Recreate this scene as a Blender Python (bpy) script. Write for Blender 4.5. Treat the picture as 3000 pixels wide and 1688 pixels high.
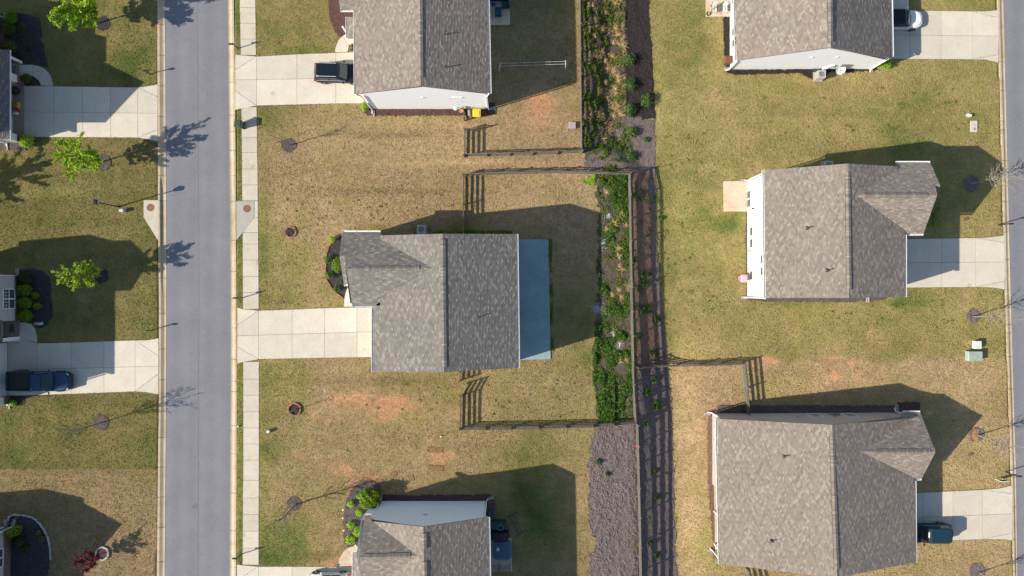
import bpy, math, random
import numpy as np
from mathutils import Vector, Matrix
random.seed(11)
rng = np.random.default_rng(11)
R = math.radians
S = bpy.context.scene
for o in list(bpy.data.objects): bpy.data.objects.remove(o)
COL = S.collection

# ------------------------------------------------------------------ camera, sky, sun, exposure
CAM_H = 69.0          # drone height above the lawns, metres
PPM = 29.0            # plan scale: photo pixels per metre at ground level
cam = bpy.data.cameras.new('camera'); camo = bpy.data.objects.new('camera', cam); COL.objects.link(camo)
camo.location = (0, 0, CAM_H); camo.rotation_euler = (0, 0, 0)
cam.sensor_width = 36; cam.lens = 36 * CAM_H / (3000 / PPM); cam.clip_end = 2000
S.camera = camo
SUN_EL = 31.7; SHADOW_DIR = 17.0          # shadows fall towards 17 deg above +X
w = bpy.data.worlds.new('World'); S.world = w; w.use_nodes = True
nt = w.node_tree; nt.nodes.clear()
sky = nt.nodes.new('ShaderNodeTexSky'); sky.sky_type = 'NISHITA'; sky.sun_disc = False
sky.sun_elevation = R(SUN_EL); sky.sun_rotation = R(90 - (180 + SHADOW_DIR)); sky.altitude = 300
sky.air_density = 1.0; sky.dust_density = 1.0; sky.ozone_density = 1.0
bg = nt.nodes.new('ShaderNodeBackground'); bg.inputs[1].default_value = 0.088
wo = nt.nodes.new('ShaderNodeOutputWorld')
nt.links.new(sky.outputs[0], bg.inputs[0]); nt.links.new(bg.outputs[0], wo.inputs[0])
sl = bpy.data.lights.new('sun', 'SUN'); sl.energy = 4.0; sl.angle = R(0.55); sl.color = (1.0, 0.895, 0.745)
so = bpy.data.objects.new('sun', sl); COL.objects.link(so); so.location = (-30, -10, 60)
a, e = R(SHADOW_DIR), R(SUN_EL)
so.rotation_euler = Vector((math.cos(a) * math.cos(e), math.sin(a) * math.cos(e), -math.sin(e))).to_track_quat('-Z', 'Y').to_euler()
S.view_settings.view_transform = 'Standard'; S.view_settings.look = 'None'
S.view_settings.exposure = 0.86; S.view_settings.gamma = 1
try: S.view_settings.use_curve_mapping = False
except Exception: pass

# ------------------------------------------------------------------ plan helpers
def P(x, y, z=0.0):
    """photo pixel of a point standing z metres up -> place in the world"""
    k = (1 - z / CAM_H) / PPM
    return Vector(((x - 1500) * k, (844 - y) * k, z))
def G(x, y, z=0.0):
    """plan pixel (already at ground scale) -> place in the world"""
    return Vector(((x - 1500) / PPM, (844 - y) / PPM, z))
def smooth(a, b, x):
    t = np.clip((np.asarray(x, float) - a) / (b - a), 0, 1)
    return t * t * (3 - 2 * t)
EZ = -0.7             # level of the eastern lots
def line(*pts):
    ys = [p[0] for p in pts]; xs = [p[1] for p in pts]
    def f(y): return np.interp(y, ys, xs)
    return f
road_wl = line((0, 481), (200, 483), (600, 485), (900, 486), (1170, 485), (1300, 484), (1688, 481))
road_wr = line((0, 666.5), (200, 669), (422, 671), (600, 673), (802, 674.6), (1050, 675.6), (1350, 674), (1688, 672.6))
curb_wl = line((0, 461), (422, 462.6), (600, 463.7), (900, 466), (1170, 466), (1300, 464), (1688, 460))
curb_wr = line((0, 684.5), (200, 688), (422, 690), (802, 692.7), (1050, 693.7), (1350, 693.6), (1688, 692))
walk_l = line((0, 702), (160, 705.5), (400, 708), (700, 711), (900, 711.6), (1100, 712.6), (1350, 713), (1650, 710.6))
walk_r = line((0, 748.5), (160, 750.5), (300, 752), (500, 755), (800, 757.7), (1050, 759), (1350, 759), (1688, 758))
curb_el = line((0, 2922), (440, 2935), (850, 2944.5), (1384, 2963), (1688, 2970))
road_el = line((0, 2941), (440, 2952), (850, 2962), (1384, 2977.7), (1688, 2982))
def gh(X, Y):
    """height of the lawns and beds"""
    X = np.asarray(X, float); Y = np.asarray(Y, float)
    s = smooth(10.5, 16.5, Y)
    x0 = 12.0 * (1 - s) + 7.6 * s
    z = smooth(x0, x0 + 2.8, X) * EZ
    yp = 844 - Y * PPM
    xp = X * PPM + 1500
    # drainage dip running beside the back fences
    dip = (-0.36 - 0.22 * smooth(900, 1150, yp)) * smooth(470, 560, yp)
    xc = np.interp(yp, [500, 1100, 1700], [1955, 1975, 1992])
    z = z + dip * np.exp(-((xp - xc) / np.where(xp < xc, 52.0, 62.0)) ** 2)
    inw = (xp > curb_wl(yp) + 1) & (xp < curb_wr(yp) - 1)
    z = np.where(inw, -0.35, z)
    k = 1 - EZ / CAM_H
    xe = 1500 + (curb_el(844 - Y * PPM / k) - 1500) * k
    z = np.where((xp > xe + 1) & (xp < xe + 222), EZ - 0.35, z)
    return z
def ghs(X, Y): return float(gh(X, Y))
def PG(x, y, dz=0.0):
    """photo pixel of a point dz above the ground there"""
    z = 0.0
    for _ in range(4):
        v = P(x, y, z + dz); z = ghs(v.x, v.y)
    return P(x, y, z + dz)

def vnoise(X, Y, scale, seed=0):
    """smooth value noise 0..1"""
    r = np.random.default_rng(seed).random((256, 256))
    x = np.asarray(X) * scale + 91.7; y = np.asarray(Y) * scale + 47.3
    xi = np.floor(x).astype(int); yi = np.floor(y).astype(int)
    fx = x - xi; fy = y - yi; fx = fx * fx * (3 - 2 * fx); fy = fy * fy * (3 - 2 * fy)
    g = lambda a, b: r[a % 256, b % 256]
    return (g(xi, yi) * (1 - fx) + g(xi + 1, yi) * fx) * (1 - fy) + (g(xi, yi + 1) * (1 - fx) + g(xi + 1, yi + 1) * fx) * fy
def fnoise(X, Y, scale, seed=0, oct=3):
    t = 0; a = 1; n = 0
    for i in range(oct):
        t = t + a * vnoise(X, Y, scale * 2 ** i, seed + i); n += a; a *= 0.5
    return t / n

# ------------------------------------------------------------------ materials
def lin(c):
    return tuple(((v / 255) / 12.92 if v / 255 < 0.04045 else ((v / 255 + 0.055) / 1.055) ** 2.4) for v in c)
class NT:
    def __init__(s, name):
        s.m = bpy.data.materials.new(name); s.m.use_nodes = True
        s.t = s.m.node_tree; s.b = s.t.nodes['Principled BSDF']
    def n(s, k, **kw):
        d = s.t.nodes.new(k)
        for a, v in kw.items(): setattr(d, a, v)
        return d
    def l(s, a, b): s.t.links.new(a, b)
    def pos(s): return s.n('ShaderNodeNewGeometry').outputs['Position']
    def noise(s, scale, detail=3, rough=0.6, vec=None, dist=0.0):
        d = s.n('ShaderNodeTexNoise'); d.inputs['Scale'].default_value = scale; d.inputs['Detail'].default_value = detail
        d.inputs['Roughness'].default_value = rough; d.inputs['Distortion'].default_value = dist
        s.l(vec if vec is not None else s.pos(), d.inputs['Vector']); return d.outputs['Fac']
    def math(s, op, a, b=None, c=None):
        d = s.n('ShaderNodeMath', operation=op)
        for i, v in enumerate((a, b, c)):
            if v is None: continue
            if isinstance(v, (int, float)): d.inputs[i].default_value = v
            else: s.l(v, d.inputs[i])
        return d.outputs[0]
    def rng(s, v, a, b, c=0.0, d=1.0):
        n = s.n('ShaderNodeMapRange'); s.l(v, n.inputs['Value'])
        for k, q in zip(('From Min', 'From Max', 'To Min', 'To Max'), (a, b, c, d)): n.inputs[k].default_value = q
        return n.outputs[0]
    def mix(s, f, a, b, mode='MIX'):
        n = s.n('ShaderNodeMix', data_type='RGBA', blend_type=mode)
        for i, v in ((0, f), (6, a), (7, b)):
            if isinstance(v, (int, float)): n.inputs[i].default_value = v
            elif isinstance(v, tuple): n.inputs[i].default_value = (*v[:3], 1)
            else: s.l(v, n.inputs[i])
        return n.outputs[2]
    def bump(s, h, strength=0.5, dist=0.02):
        n = s.n('ShaderNodeBump'); n.inputs['Strength'].default_value = strength; n.inputs['Distance'].default_value = dist
        s.l(h, n.inputs['Height']); s.l(n.outputs[0], s.b.inputs['Normal']); return n
    def color(s, c):
        if isinstance(c, tuple): s.b.inputs['Base Color'].default_value = (*c[:3], 1)
        else: s.l(c, s.b.inputs['Base Color'])
    def attr(s, name):
        n = s.n('ShaderNodeAttribute'); n.attribute_name = name; return n.outputs['Color']

def mat(name, col, rough=0.75, var=0.18, scale=3.0, col2=None, bump=0.0, bscale=40, bdist=0.01, metal=0.0, objvar=0.0, coat=0.0, attr=None, spec=0.4):
    k = NT(name)
    base = k.attr(attr) if attr else tuple(col)
    n = k.noise(scale, 5, 0.65)
    f = k.rng(n, 0.3, 0.7, 1 - var, 1 + var)
    if col2 is not None and not attr:
        base = k.mix(k.rng(k.noise(scale * 0.37, 4), 0.38, 0.62), tuple(col), tuple(col2))
    c = k.mix(1.0, base, f, 'MULTIPLY')
    if objvar:
        oi = k.n('ShaderNodeObjectInfo')
        c = k.mix(1.0, c, k.rng(oi.outputs['Random'], 0, 1, 1 - objvar, 1 + objvar), 'MULTIPLY')
    k.color(c)
    k.b.inputs['Roughness'].default_value = rough; k.b.inputs['Metallic'].default_value = metal
    k.b.inputs['Specular IOR Level'].default_value = spec
    if coat: k.b.inputs['Coat Weight'].default_value = coat; k.b.inputs['Coat Roughness'].default_value = 0.05
    if bump: k.bump(k.noise(bscale, 4), bump, bdist)
    return k.m

def grass_material():
    k = NT('lawn_grass')
    a = k.n('ShaderNodeAttribute'); a.attribute_name = 'paint'
    sp = k.n('ShaderNodeSeparateColor'); k.l(a.outputs['Color'], sp.inputs[0])
    g, d, b = sp.outputs[0], sp.outputs[1], sp.outputs[2]
    n1 = k.noise(0.5, 5, 0.65); n2 = k.noise(1.9, 6, 0.75, dist=0.8); n3 = k.noise(5.5, 6, 0.8, dist=1.5); n4 = k.noise(14, 4, 0.8, dist=1.0)
    t = k.math('ADD', g, k.math('MULTIPLY', k.math('SUBTRACT', n1, 0.5), 1.1))
    t = k.math('ADD', t, k.math('MULTIPLY', k.math('SUBTRACT', n2, 0.5), 1.15))
    t = k.math('ADD', t, k.math('MULTIPLY', k.math('SUBTRACT', n3, 0.5), 0.9))
    fg = k.rng(t, 0.05, 0.95)
    straw = k.mix(k.rng(n2, 0.35, 0.65), (0.300, 0.205, 0.108), (0.415, 0.302, 0.178))
    olive = k.mix(k.rng(n3, 0.3, 0.7), (0.205, 0.175, 0.060), (0.308, 0.258, 0.098))
    green = k.mix(k.rng(n3, 0.3, 0.7), (0.062, 0.100, 0.022), (0.130, 0.165, 0.040))
    c = k.mix(k.rng(fg, 0.0, 0.5), straw, olive)
    c = k.mix(k.rng(fg, 0.5, 1.0), c, green)
    dd = k.math('ADD', d, k.math('MULTIPLY', k.math('SUBTRACT', n2, 0.5), 1.0))
    dd = k.math('ADD', dd, k.math('MULTIPLY', k.math('SUBTRACT', n3, 0.5), 1.7))
    dd = k.math('ADD', dd, k.math('MULTIPLY', k.math('SUBTRACT', n4, 0.5), 0.8))
    dirt = k.mix(k.rng(n3, 0.3, 0.7), (0.36, 0.175, 0.085), (0.60, 0.345, 0.19))
    c = k.mix(k.rng(dd, 0.34, 0.70), c, dirt)
    c = k.mix(1.0, c, k.rng(n3, 0.34, 0.66, 0.74, 1.30), 'MULTIPLY')
    c = k.mix(1.0, c, k.rng(n2, 0.32, 0.68, 0.86, 1.18), 'MULTIPLY')
    c = k.mix(1.0, c, k.rng(n4, 0.34, 0.66, 0.72, 1.28), 'MULTIPLY')
    c = k.mix(1.0, c, k.math('MULTIPLY', b, 2.0), 'MULTIPLY')
    k.color(c); k.b.inputs['Roughness'].default_value = 0.95; k.b.inputs['Specular IOR Level'].default_value = 0.15
    h = k.math('ADD', k.math('MULTIPLY', n3, 1.0), k.math('MULTIPLY', n4, 0.6))
    k.bump(h, 0.7, 0.12)
    return k.m
def asphalt_material():
    k = NT('asphalt')
    n1 = k.noise(0.35, 4); n2 = k.noise(6, 4, 0.8); n3 = k.noise(22, 3, 0.8)
    c = k.mix(k.rng(n1, 0.3, 0.7), (0.176, 0.181, 0.205), (0.208, 0.211, 0.234))
    c = k.mix(1.0, c, k.rng(n2, 0.3, 0.7, 0.90, 1.10), 'MULTIPLY')
    c = k.mix(1.0, c, k.rng(n3, 0.3, 0.7, 0.80, 1.20), 'MULTIPLY')
    # wheel paths, oil drips and patched spots worn into the surface
    sx = k.n('ShaderNodeSeparateXYZ'); k.l(k.pos(), sx.inputs[0])
    wv = k.math('SINE', k.math('MULTIPLY', k.math('ADD', sx.outputs[0], k.math('MULTIPLY', k.noise(0.08, 2), 0.8)), 3.6))
    c = k.mix(1.0, c, k.rng(wv, -1, 1, 0.965, 1.035), 'MULTIPLY')
    vo = k.n('ShaderNodeTexVoronoi'); vo.inputs['Scale'].default_value = 0.22; k.l(k.pos(), vo.inputs['Vector'])
    c = k.mix(k.rng(k.math('ADD', vo.outputs['Distance'], k.math('MULTIPLY', n2, 0.10)), 0.075, 0.10, 0.5, 0.0), c, (0.07, 0.07, 0.075))
    c = k.mix(k.rng(k.noise(1.3, 5, 0.75, dist=1.2), 0.60, 0.70, 0.0, 0.25), c, (0.15, 0.15, 0.165))
    k.color(c); k.b.inputs['Roughness'].default_value = 0.9; k.b.inputs['Specular IOR Level'].default_value = 0.2
    k.bump(n3, 0.4, 0.008)
    return k.m
def concrete_material(name, c1, c2, stain, amt):
    k = NT(name)
    n1 = k.noise(0.7, 5, 0.6); n2 = k.noise(4.5, 6, 0.7); n3 = k.noise(35, 3, 0.7)
    c = k.mix(k.rng(n1, 0.32, 0.68), c1, c2)
    c = k.mix(k.math('MULTIPLY', k.rng(k.noise(0.9, 4, 0.7, dist=0.8), 0.50, 0.72), amt), c, stain)
    c = k.mix(1.0, c, k.rng(n2, 0.3, 0.7, 0.92, 1.06), 'MULTIPLY')
    c = k.mix(1.0, c, k.rng(n3, 0.3, 0.7, 0.93, 1.06), 'MULTIPLY')
    vo = k.n('ShaderNodeTexVoronoi'); vo.inputs['Scale'].default_value = 0.30; k.l(k.pos(), vo.inputs['Vector'])
    c = k.mix(k.rng(k.math('ADD', vo.outputs['Distance'], k.math('MULTIPLY', n2, 0.12)), 0.10, 0.17, 0.40, 0.0), c, (0.22, 0.19, 0.14))
    oi = k.n('ShaderNodeObjectInfo')
    c = k.mix(1.0, c, k.rng(oi.outputs['Random'], 0, 1, 0.92, 1.06), 'MULTIPLY')
    k.color(c); k.b.inputs['Roughness'].default_value = 0.85; k.b.inputs['Specular IOR Level'].default_value = 0.25
    k.bump(n3, 0.25, 0.004)
    return k.m
def mulch_material(name, c1, c2, c3=None, bs=1.0):
    k = NT(name)
    n2 = k.noise(2.6, 5, 0.7); n3 = k.noise(20, 5, 0.8, dist=1.0)
    c = k.mix(k.rng(n2, 0.34, 0.66), c1, c2)
    if c3: c = k.mix(k.rng(n3, 0.56, 0.70), c, c3)
    c = k.mix(1.0, c, k.rng(n3, 0.28, 0.72, 0.55, 1.45), 'MULTIPLY')
    k.color(c); k.b.inputs['Roughness'].default_value = 0.95; k.b.inputs['Specular IOR Level'].default_value = 0.15
    k.bump(n3, 0.8 * bs, 0.05)
    return k.m
def tint_material(name, rough=0.9, var=0.10, scale=14, spec=0.2, trans=0.0, bump=0.0):
    k = NT(name)
    c = k.mix(1.0, k.attr('tint'), k.rng(k.noise(scale, 4, 0.7), 0.3, 0.7, 1 - var, 1 + var), 'MULTIPLY')
    k.color(c); k.b.inputs['Roughness'].default_value = rough; k.b.inputs['Specular IOR Level'].default_value = spec
    if trans:
        tr = k.n('ShaderNodeBsdfTranslucent'); k.l(c, tr.inputs[0])
        mx = k.n('ShaderNodeMixShader'); mx.inputs[0].default_value = trans
        out = [q for q in k.t.nodes if q.type == 'OUTPUT_MATERIAL'][0]
        k.l(k.b.outputs[0], mx.inputs[1]); k.l(tr.outputs[0], mx.inputs[2]); k.l(mx.outputs[0], out.inputs[0])
    return k.m
M = {}
M['grass'] = grass_material()
M['asphalt'] = asphalt_material()
M['seam'] = mat('asphalt_seam', (0.15, 0.152, 0.17), 0.9, 0.2, 5)
M['concrete'] = concrete_material('driveway_concrete', (0.54, 0.500, 0.420), (0.60, 0.558, 0.475), (0.53, 0.42, 0.28), 0.40)
M['walk'] = concrete_material('sidewalk_concrete', (0.50, 0.455, 0.37), (0.56, 0.52, 0.44), (0.46, 0.36, 0.22), 0.5)
M['curbc'] = concrete_material('gutter_concrete', (0.46, 0.36, 0.23), (0.52, 0.45, 0.34), (0.36, 0.25, 0.13), 0.6)
M['slabgray'] = concrete_material('drain_concrete', (0.34, 0.33, 0.29), (0.38, 0.37, 0.33), (0.33, 0.29, 0.22), 0.4)
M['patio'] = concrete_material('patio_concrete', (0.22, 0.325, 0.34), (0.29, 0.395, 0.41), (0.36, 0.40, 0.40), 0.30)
M['patiotan'] = concrete_material('patio_tan_concrete', (0.52, 0.42, 0.30), (0.62, 0.52, 0.41), (0.42, 0.31, 0.19), 0.6)
M['porchfloor'] = concrete_material('porch_floor', (0.30, 0.25, 0.20), (0.34, 0.29, 0.24), (0.25, 0.19, 0.14), 0.3)
M['soil'] = mulch_material('joint_soil', (0.10, 0.085, 0.065), (0.15, 0.125, 0.09))
M['mulchdark'] = mulch_material('dark_mulch', (0.026, 0.021, 0.021), (0.042, 0.034, 0.034), (0.085, 0.065, 0.06))
M['mulchblack'] = mulch_material('black_mulch', (0.035, 0.034, 0.036), (0.060, 0.057, 0.058), (0.11, 0.10, 0.10))
M['mulchbrown'] = mulch_material('brown_mulch', (0.085, 0.048, 0.042), (0.115, 0.066, 0.058), (0.17, 0.11, 0.10))
M['mulchgray'] = mulch_material('grey_mulch', (0.125, 0.100, 0.098), (0.190, 0.155, 0.148), (0.31, 0.26, 0.235), 1.2)
M['mulchred'] = mulch_material('clay_mulch', (0.16, 0.100, 0.072), (0.215, 0.145, 0.108), (0.32, 0.23, 0.175), 1.2)
M['mulchring'] = mulch_material('tree_ring_mulch', (0.085, 0.068, 0.064), (0.13, 0.105, 0.10), (0.21, 0.175, 0.165))
M['straw'] = mulch_material('straw', (0.28, 0.165, 0.075), (0.36, 0.225, 0.11), (0.48, 0.33, 0.18))
M['bedsoil'] = mulch_material('planting_soil', (0.075, 0.065, 0.045), (0.13, 0.105, 0.08), (0.24, 0.19, 0.14), 1.2)
M['shingle'] = tint_material('roof_shingle', 0.93, 0.10, 30, 0.2)
M['deck'] = mat('roof_deck', (0.06, 0.055, 0.05), 0.9)
M['siding'] = tint_material('lap_siding', 0.6, 0.03, 6, 0.35)
M['white'] = mat('white_trim', (0.78, 0.78, 0.78), 0.45, 0.04)
M['fascia'] = mat('rake_trim', (0.22, 0.185, 0.16), 0.6, 0.08)
M['brickm'] = mat('brick_veneer', (0.17, 0.10, 0.085), 0.85, 0.35, 14, bump=0.3)
M['edgebrick'] = mat('edging_brick', (0.33, 0.145, 0.095), 0.85, 0.3, 9, objvar=0.3, bump=0.3)
M['edgestone'] = mat('edging_stone', (0.40, 0.39, 0.38), 0.85, 0.25, 9, objvar=0.25, bump=0.3)
M['glass'] = mat('window_glass', (0.06, 0.085, 0.085), 0.08, 0.1, spec=0.6)
M['blind'] = mat('window_blind', (0.42, 0.44, 0.42), 0.6, 0.1)
M['wood'] = mat('fence_wood', (0.125, 0.115, 0.098), 0.85, 0.3, 7, col2=(0.17, 0.158, 0.138), objvar=0.22, bump=0.3)
M['black'] = mat('black_metal', (0.022, 0.024, 0.026), 0.45, 0.1)
M['darkplastic'] = mat('dark_plastic', (0.03, 0.03, 0.032), 0.6, 0.1)
M['lead'] = mat('flashing', (0.05, 0.052, 0.056), 0.6, 0.1)
M['rust'] = mat('rusty_iron', (0.20, 0.085, 0.055), 0.8, 0.25, 12, col2=(0.26, 0.13, 0.09))
M['iron'] = mat('cast_iron', (0.17, 0.16, 0.16), 0.7, 0.2, 12)
M['cover'] = mat('brown_cover', (0.17, 0.085, 0.06), 0.8, 0.2, 12)
M['leaf'] = tint_material('leaves', 0.6, 0.22, 9, 0.3, 0.35)
M['blade'] = tint_material('grass_blades', 0.8, 0.2, 9, 0.2, 0.25)
M['bark'] = mat('bark', (0.20, 0.165, 0.13), 0.9, 0.25, 9)
M['barkpale'] = mat('pale_bark', (0.27, 0.235, 0.19), 0.85, 0.2, 9)
M['twig'] = mat('twig_bark', (0.26, 0.20, 0.15), 0.9, 0.2, 9)
M['rubber'] = mat('tyre_rubber', (0.02, 0.02, 0.02), 0.85, 0.1)
M['chrome'] = mat('alloy', (0.45, 0.45, 0.46), 0.3, 0.05, metal=0.8)
M['carglass'] = mat('car_glass', (0.016, 0.034, 0.038), 0.08, 0.05, spec=0.5)
M['red'] = mat('red_lens', (0.55, 0.02, 0.03), 0.3, 0.1)
M['lens'] = mat('clear_lens', (0.6, 0.62, 0.65), 0.2, 0.05)

# ------------------------------------------------------------------ mesh helpers
def worldloc(o):
    v = Vector((0, 0, 0))
    while o is not None: v = v + o.location; o = o.parent
    return v
def link(o, parent=None):
    COL.objects.link(o)
    if parent is not None: o.parent = parent
    return o
def tag(o, label=None, cat=None, group=None, kind=None):
    if label: o['label'] = label
    if cat: o['category'] = cat
    if group: o['group'] = group
    if kind: o['kind'] = kind
    return o
def empty(name, loc=(0, 0, 0), label=None, cat=None, group=None, kind=None):
    o = bpy.data.objects.new(name, None); o.location = loc; o.empty_display_size = 0.3; COL.objects.link(o)
    return tag(o, label, cat, group, kind)
def copy_tree(o, parent=None):
    c = o.copy(); COL.objects.link(c); c.parent = parent
    for ch in o.children: copy_tree(ch, c)
    return c
def mesh_np(name, V, F, material, parent=None, tint=None, smoothf=False, local=False):
    """V (n,3), F (m,k) constant k"""
    V = np.asarray(V, float).copy(); F = np.asarray(F, int)
    if parent is not None and not local: V -= np.array(worldloc(parent))
    me = bpy.data.meshes.new(name)
    me.vertices.add(len(V)); me.vertices.foreach_set('co', V.ravel().astype(np.float32))
    k = F.shape[1]
    me.loops.add(F.size); me.loops.foreach_set('vertex_index', F.ravel().astype(np.int32))
    me.polygons.add(len(F)); me.polygons.foreach_set('loop_start', (np.arange(len(F)) * k).astype(np.int32))
    me.update(calc_edges=True)
    if tint is not None:
        at = me.attributes.new('tint', 'FLOAT_COLOR', 'FACE')
        c = np.ones((len(F), 4), np.float32); c[:, :3] = tint; at.data.foreach_set('color', c.ravel())
    me.polygons.foreach_set('use_smooth', np.full(len(F), smoothf))
    me.materials.append(M[material] if isinstance(material, str) else material)
    return link(bpy.data.objects.new(name, me), parent)
class MB:
    def __init__(s): s.v = []; s.f = []; s.c = []; s.cc = None
    def add(s, vs, fs):
        n = len(s.v); s.v += [tuple(v) for v in vs]; s.f += [tuple(i + n for i in f) for f in fs]; s.c += [s.cc] * len(fs); return s
    def quad(s, *p): return s.add(p, [tuple(range(len(p)))])
    def boxm(s, m, sx, sy, sz):
        c = [(x * sx / 2, y * sy / 2, z * sz / 2) for z in (-1, 1) for y in (-1, 1) for x in (-1, 1)]
        return s.add([m @ Vector(q) for q in c], [(0, 2, 3, 1), (4, 5, 7, 6), (0, 1, 5, 4), (2, 6, 7, 3), (0, 4, 6, 2), (1, 3, 7, 5)])
    def box(s, c, size, rz=0.0, rx=0.0, ry=0.0):
        m = Matrix.Translation(Vector(c)) @ Matrix.Rotation(rz, 4, 'Z') @ Matrix.Rotation(ry, 4, 'Y') @ Matrix.Rotation(rx, 4, 'X')
        return s.boxm(m, *size)
    def bar(s, a, b, w, h, up=(0, 0, 1)):
        a = Vector(a); b = Vector(b); d = b - a; L = d.length
        if L < 1e-6: return s
        x = d / L; u = Vector(up)
        if abs(x.dot(u)) > 0.98: u = Vector((1, 0, 0))
        y = u.cross(x).normalized(); z = x.cross(y)
        m = Matrix((x, y, z)).transposed().to_4x4(); m.translation = (a + b) / 2
        return s.boxm(m, L, w, h)
    def taper(s, c, b, t, h, rz=0.0, off=(0, 0)):
        """box tapering from base (bx,by) to top (tx,ty)"""
        m = Matrix.Translation(Vector(c)) @ Matrix.Rotation(rz, 4, 'Z')
        vs = [(x * b[0] / 2, y * b[1] / 2, 0) for y in (-1, 1) for x in (-1, 1)] + [(x * t[0] / 2 + off[0], y * t[1] / 2 + off[1], h) for y in (-1, 1) for x in (-1, 1)]
        return s.add([m @ Vector(q) for q in vs], [(0, 2, 3, 1), (4, 5, 7, 6), (0, 1, 5, 4), (2, 6, 7, 3), (0, 4, 6, 2), (1, 3, 7, 5)])
    def prism(s, poly, z0, z1):
        n = len(poly)
        ar = sum(poly[i][0] * poly[(i + 1) % n][1] - poly[(i + 1) % n][0] * poly[i][1] for i in range(n))
        if ar < 0: poly = poly[::-1]
        vs = [(p[0], p[1], z0) for p in poly] + [(p[0], p[1], z1) for p in poly]
        return s.add(vs, [tuple(range(n, 2 * n)), tuple(range(n - 1, -1, -1))] + [(i, (i + 1) % n, n + (i + 1) % n, n + i) for i in range(n)])
    def cyl(s, c, r, z0, z1, n=20, r2=None):
        r2 = r if r2 is None else r2
        vs = [(c[0] + r * math.cos(2 * math.pi * i / n), c[1] + r * math.sin(2 * math.pi * i / n), z0) for i in range(n)]
        vs += [(c[0] + r2 * math.cos(2 * math.pi * i / n), c[1] + r2 * math.sin(2 * math.pi * i / n), z1) for i in range(n)]
        return s.add(vs, [tuple(range(n, 2 * n)), tuple(range(n - 1, -1, -1))] + [(i, (i + 1) % n, n + (i + 1) % n, n + i) for i in range(n)])
    def ring(s, c, r0, r1, z0, z1, n=28):
        vs = []
        for r, z in ((r0, z0), (r0, z1), (r1, z1), (r1, z0)):
            vs += [(c[0] + r * math.cos(2 * math.pi * i / n), c[1] + r * math.sin(2 * math.pi * i / n), z) for i in range(n)]
        fs = [(k * n + i, k * n + (i + 1) % n, ((k + 1) % 4) * n + (i + 1) % n, ((k + 1) % 4) * n + i) for k in range(4) for i in range(n)]
        return s.add(vs, fs)
    def tube(s, pts, rad, n=6, cap=True):
        pts = [Vector(p) for p in pts]
        if isinstance(rad, (int, float)): rad = [rad] * len(pts)
        vs = []; fs = []
        for i, p in enumerate(pts):
            d = (pts[min(i + 1, len(pts) - 1)] - pts[max(i - 1, 0)])
            d = d.normalized() if d.length > 1e-9 else Vector((0, 0, 1))
            u = Vector((0, 0, 1)) if abs(d.z) < 0.9 else Vector((1, 0, 0))
            x = d.cross(u).normalized(); y = d.cross(x)
            for j in range(n):
                t = 2 * math.pi * j / n; vs.append(p + (x * math.cos(t) + y * math.sin(t)) * rad[i])
        for i in range(len(pts) - 1):
            for j in range(n):
                fs.append((i * n + j, i * n + (j + 1) % n, (i + 1) * n + (j + 1) % n, (i + 1) * n + j))
        if cap: fs += [tuple(range(n))[::-1], tuple(range((len(pts) - 1) * n, len(pts) * n))]
        return s.add(vs, fs)
    def sph(s, c, r, nu=12, nv=8, sq=(1, 1, 1)):
        vs = []; fs = []
        for i in range(nv + 1):
            t = math.pi * i / nv
            for j in range(nu):
                p = 2 * math.pi * j / nu
                vs.append((c[0] + r * sq[0] * math.sin(t) * math.cos(p), c[1] + r * sq[1] * math.sin(t) * math.sin(p), c[2] + r * sq[2] * math.cos(t)))
        for i in range(nv):
            for j in range(nu): fs.append((i * nu + j, (i + 1) * nu + j, (i + 1) * nu + (j + 1) % nu, i * nu + (j + 1) % nu))
        return s.add(vs, fs)
    def build(s, name, material, parent=None, local=False, smoothf=False):
        off = Vector((0, 0, 0)) if (parent is None or local) else worldloc(parent)
        me = bpy.data.meshes.new(name)
        me.from_pydata([(v[0] - off.x, v[1] - off.y, v[2] - off.z) for v in s.v], [], s.f)
        me.materials.append(M[material] if isinstance(material, str) else material)
        if any(c is not None for c in s.c):
            at = me.attributes.new('tint', 'FLOAT_COLOR', 'FACE')
            at.data.foreach_set('color', [q for c in s.c for q in (*(c or (0.3, 0.3, 0.3)), 1.0)])
        if smoothf: me.polygons.foreach_set('use_smooth', [True] * len(me.polygons))
        me.update()
        return link(bpy.data.objects.new(name, me), parent)

def clip_poly(poly, clip):
    """Sutherland-Hodgman, clip convex counter-clockwise"""
    out = poly
    n = len(clip)
    for i in range(n):
        ax, ay = clip[i]; bx, by = clip[(i + 1) % n]
        ex, ey = bx - ax, by - ay
        inp = out; out = []
        if not inp: return out
        px, py = inp[-1]; ps = ex * (py - ay) - ey * (px - ax)
        for qx, qy in inp:
            qs = ex * (qy - ay) - ey * (qx - ax)
            if qs >= 0:
                if ps < 0: t = ps / (ps - qs); out.append((px + (qx - px) * t, py + (qy - py) * t))
                out.append((qx, qy))
            elif ps >= 0:
                t = ps / (ps - qs); out.append((px + (qx - px) * t, py + (qy - py) * t))
            px, py, ps = qx, qy, qs
    return out
def convex_parts(poly):
    n = len(poly); nrm = Vector((0, 0, 0))
    for i in range(n): nrm += poly[i].cross(poly[(i + 1) % n])
    if all((poly[(i + 1) % n] - poly[i]).cross(poly[(i + 2) % n] - poly[(i + 1) % n]).dot(nrm) >= -1e-6 for i in range(n)): return [poly]
    from mathutils.geometry import tessellate_polygon
    out = []
    for t in tessellate_polygon([poly]):
        q = [poly[i] for i in t]
        if (q[1] - q[0]).cross(q[2] - q[0]).dot(nrm) < 0: q = q[::-1]
        out.append(q)
    return out
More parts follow.
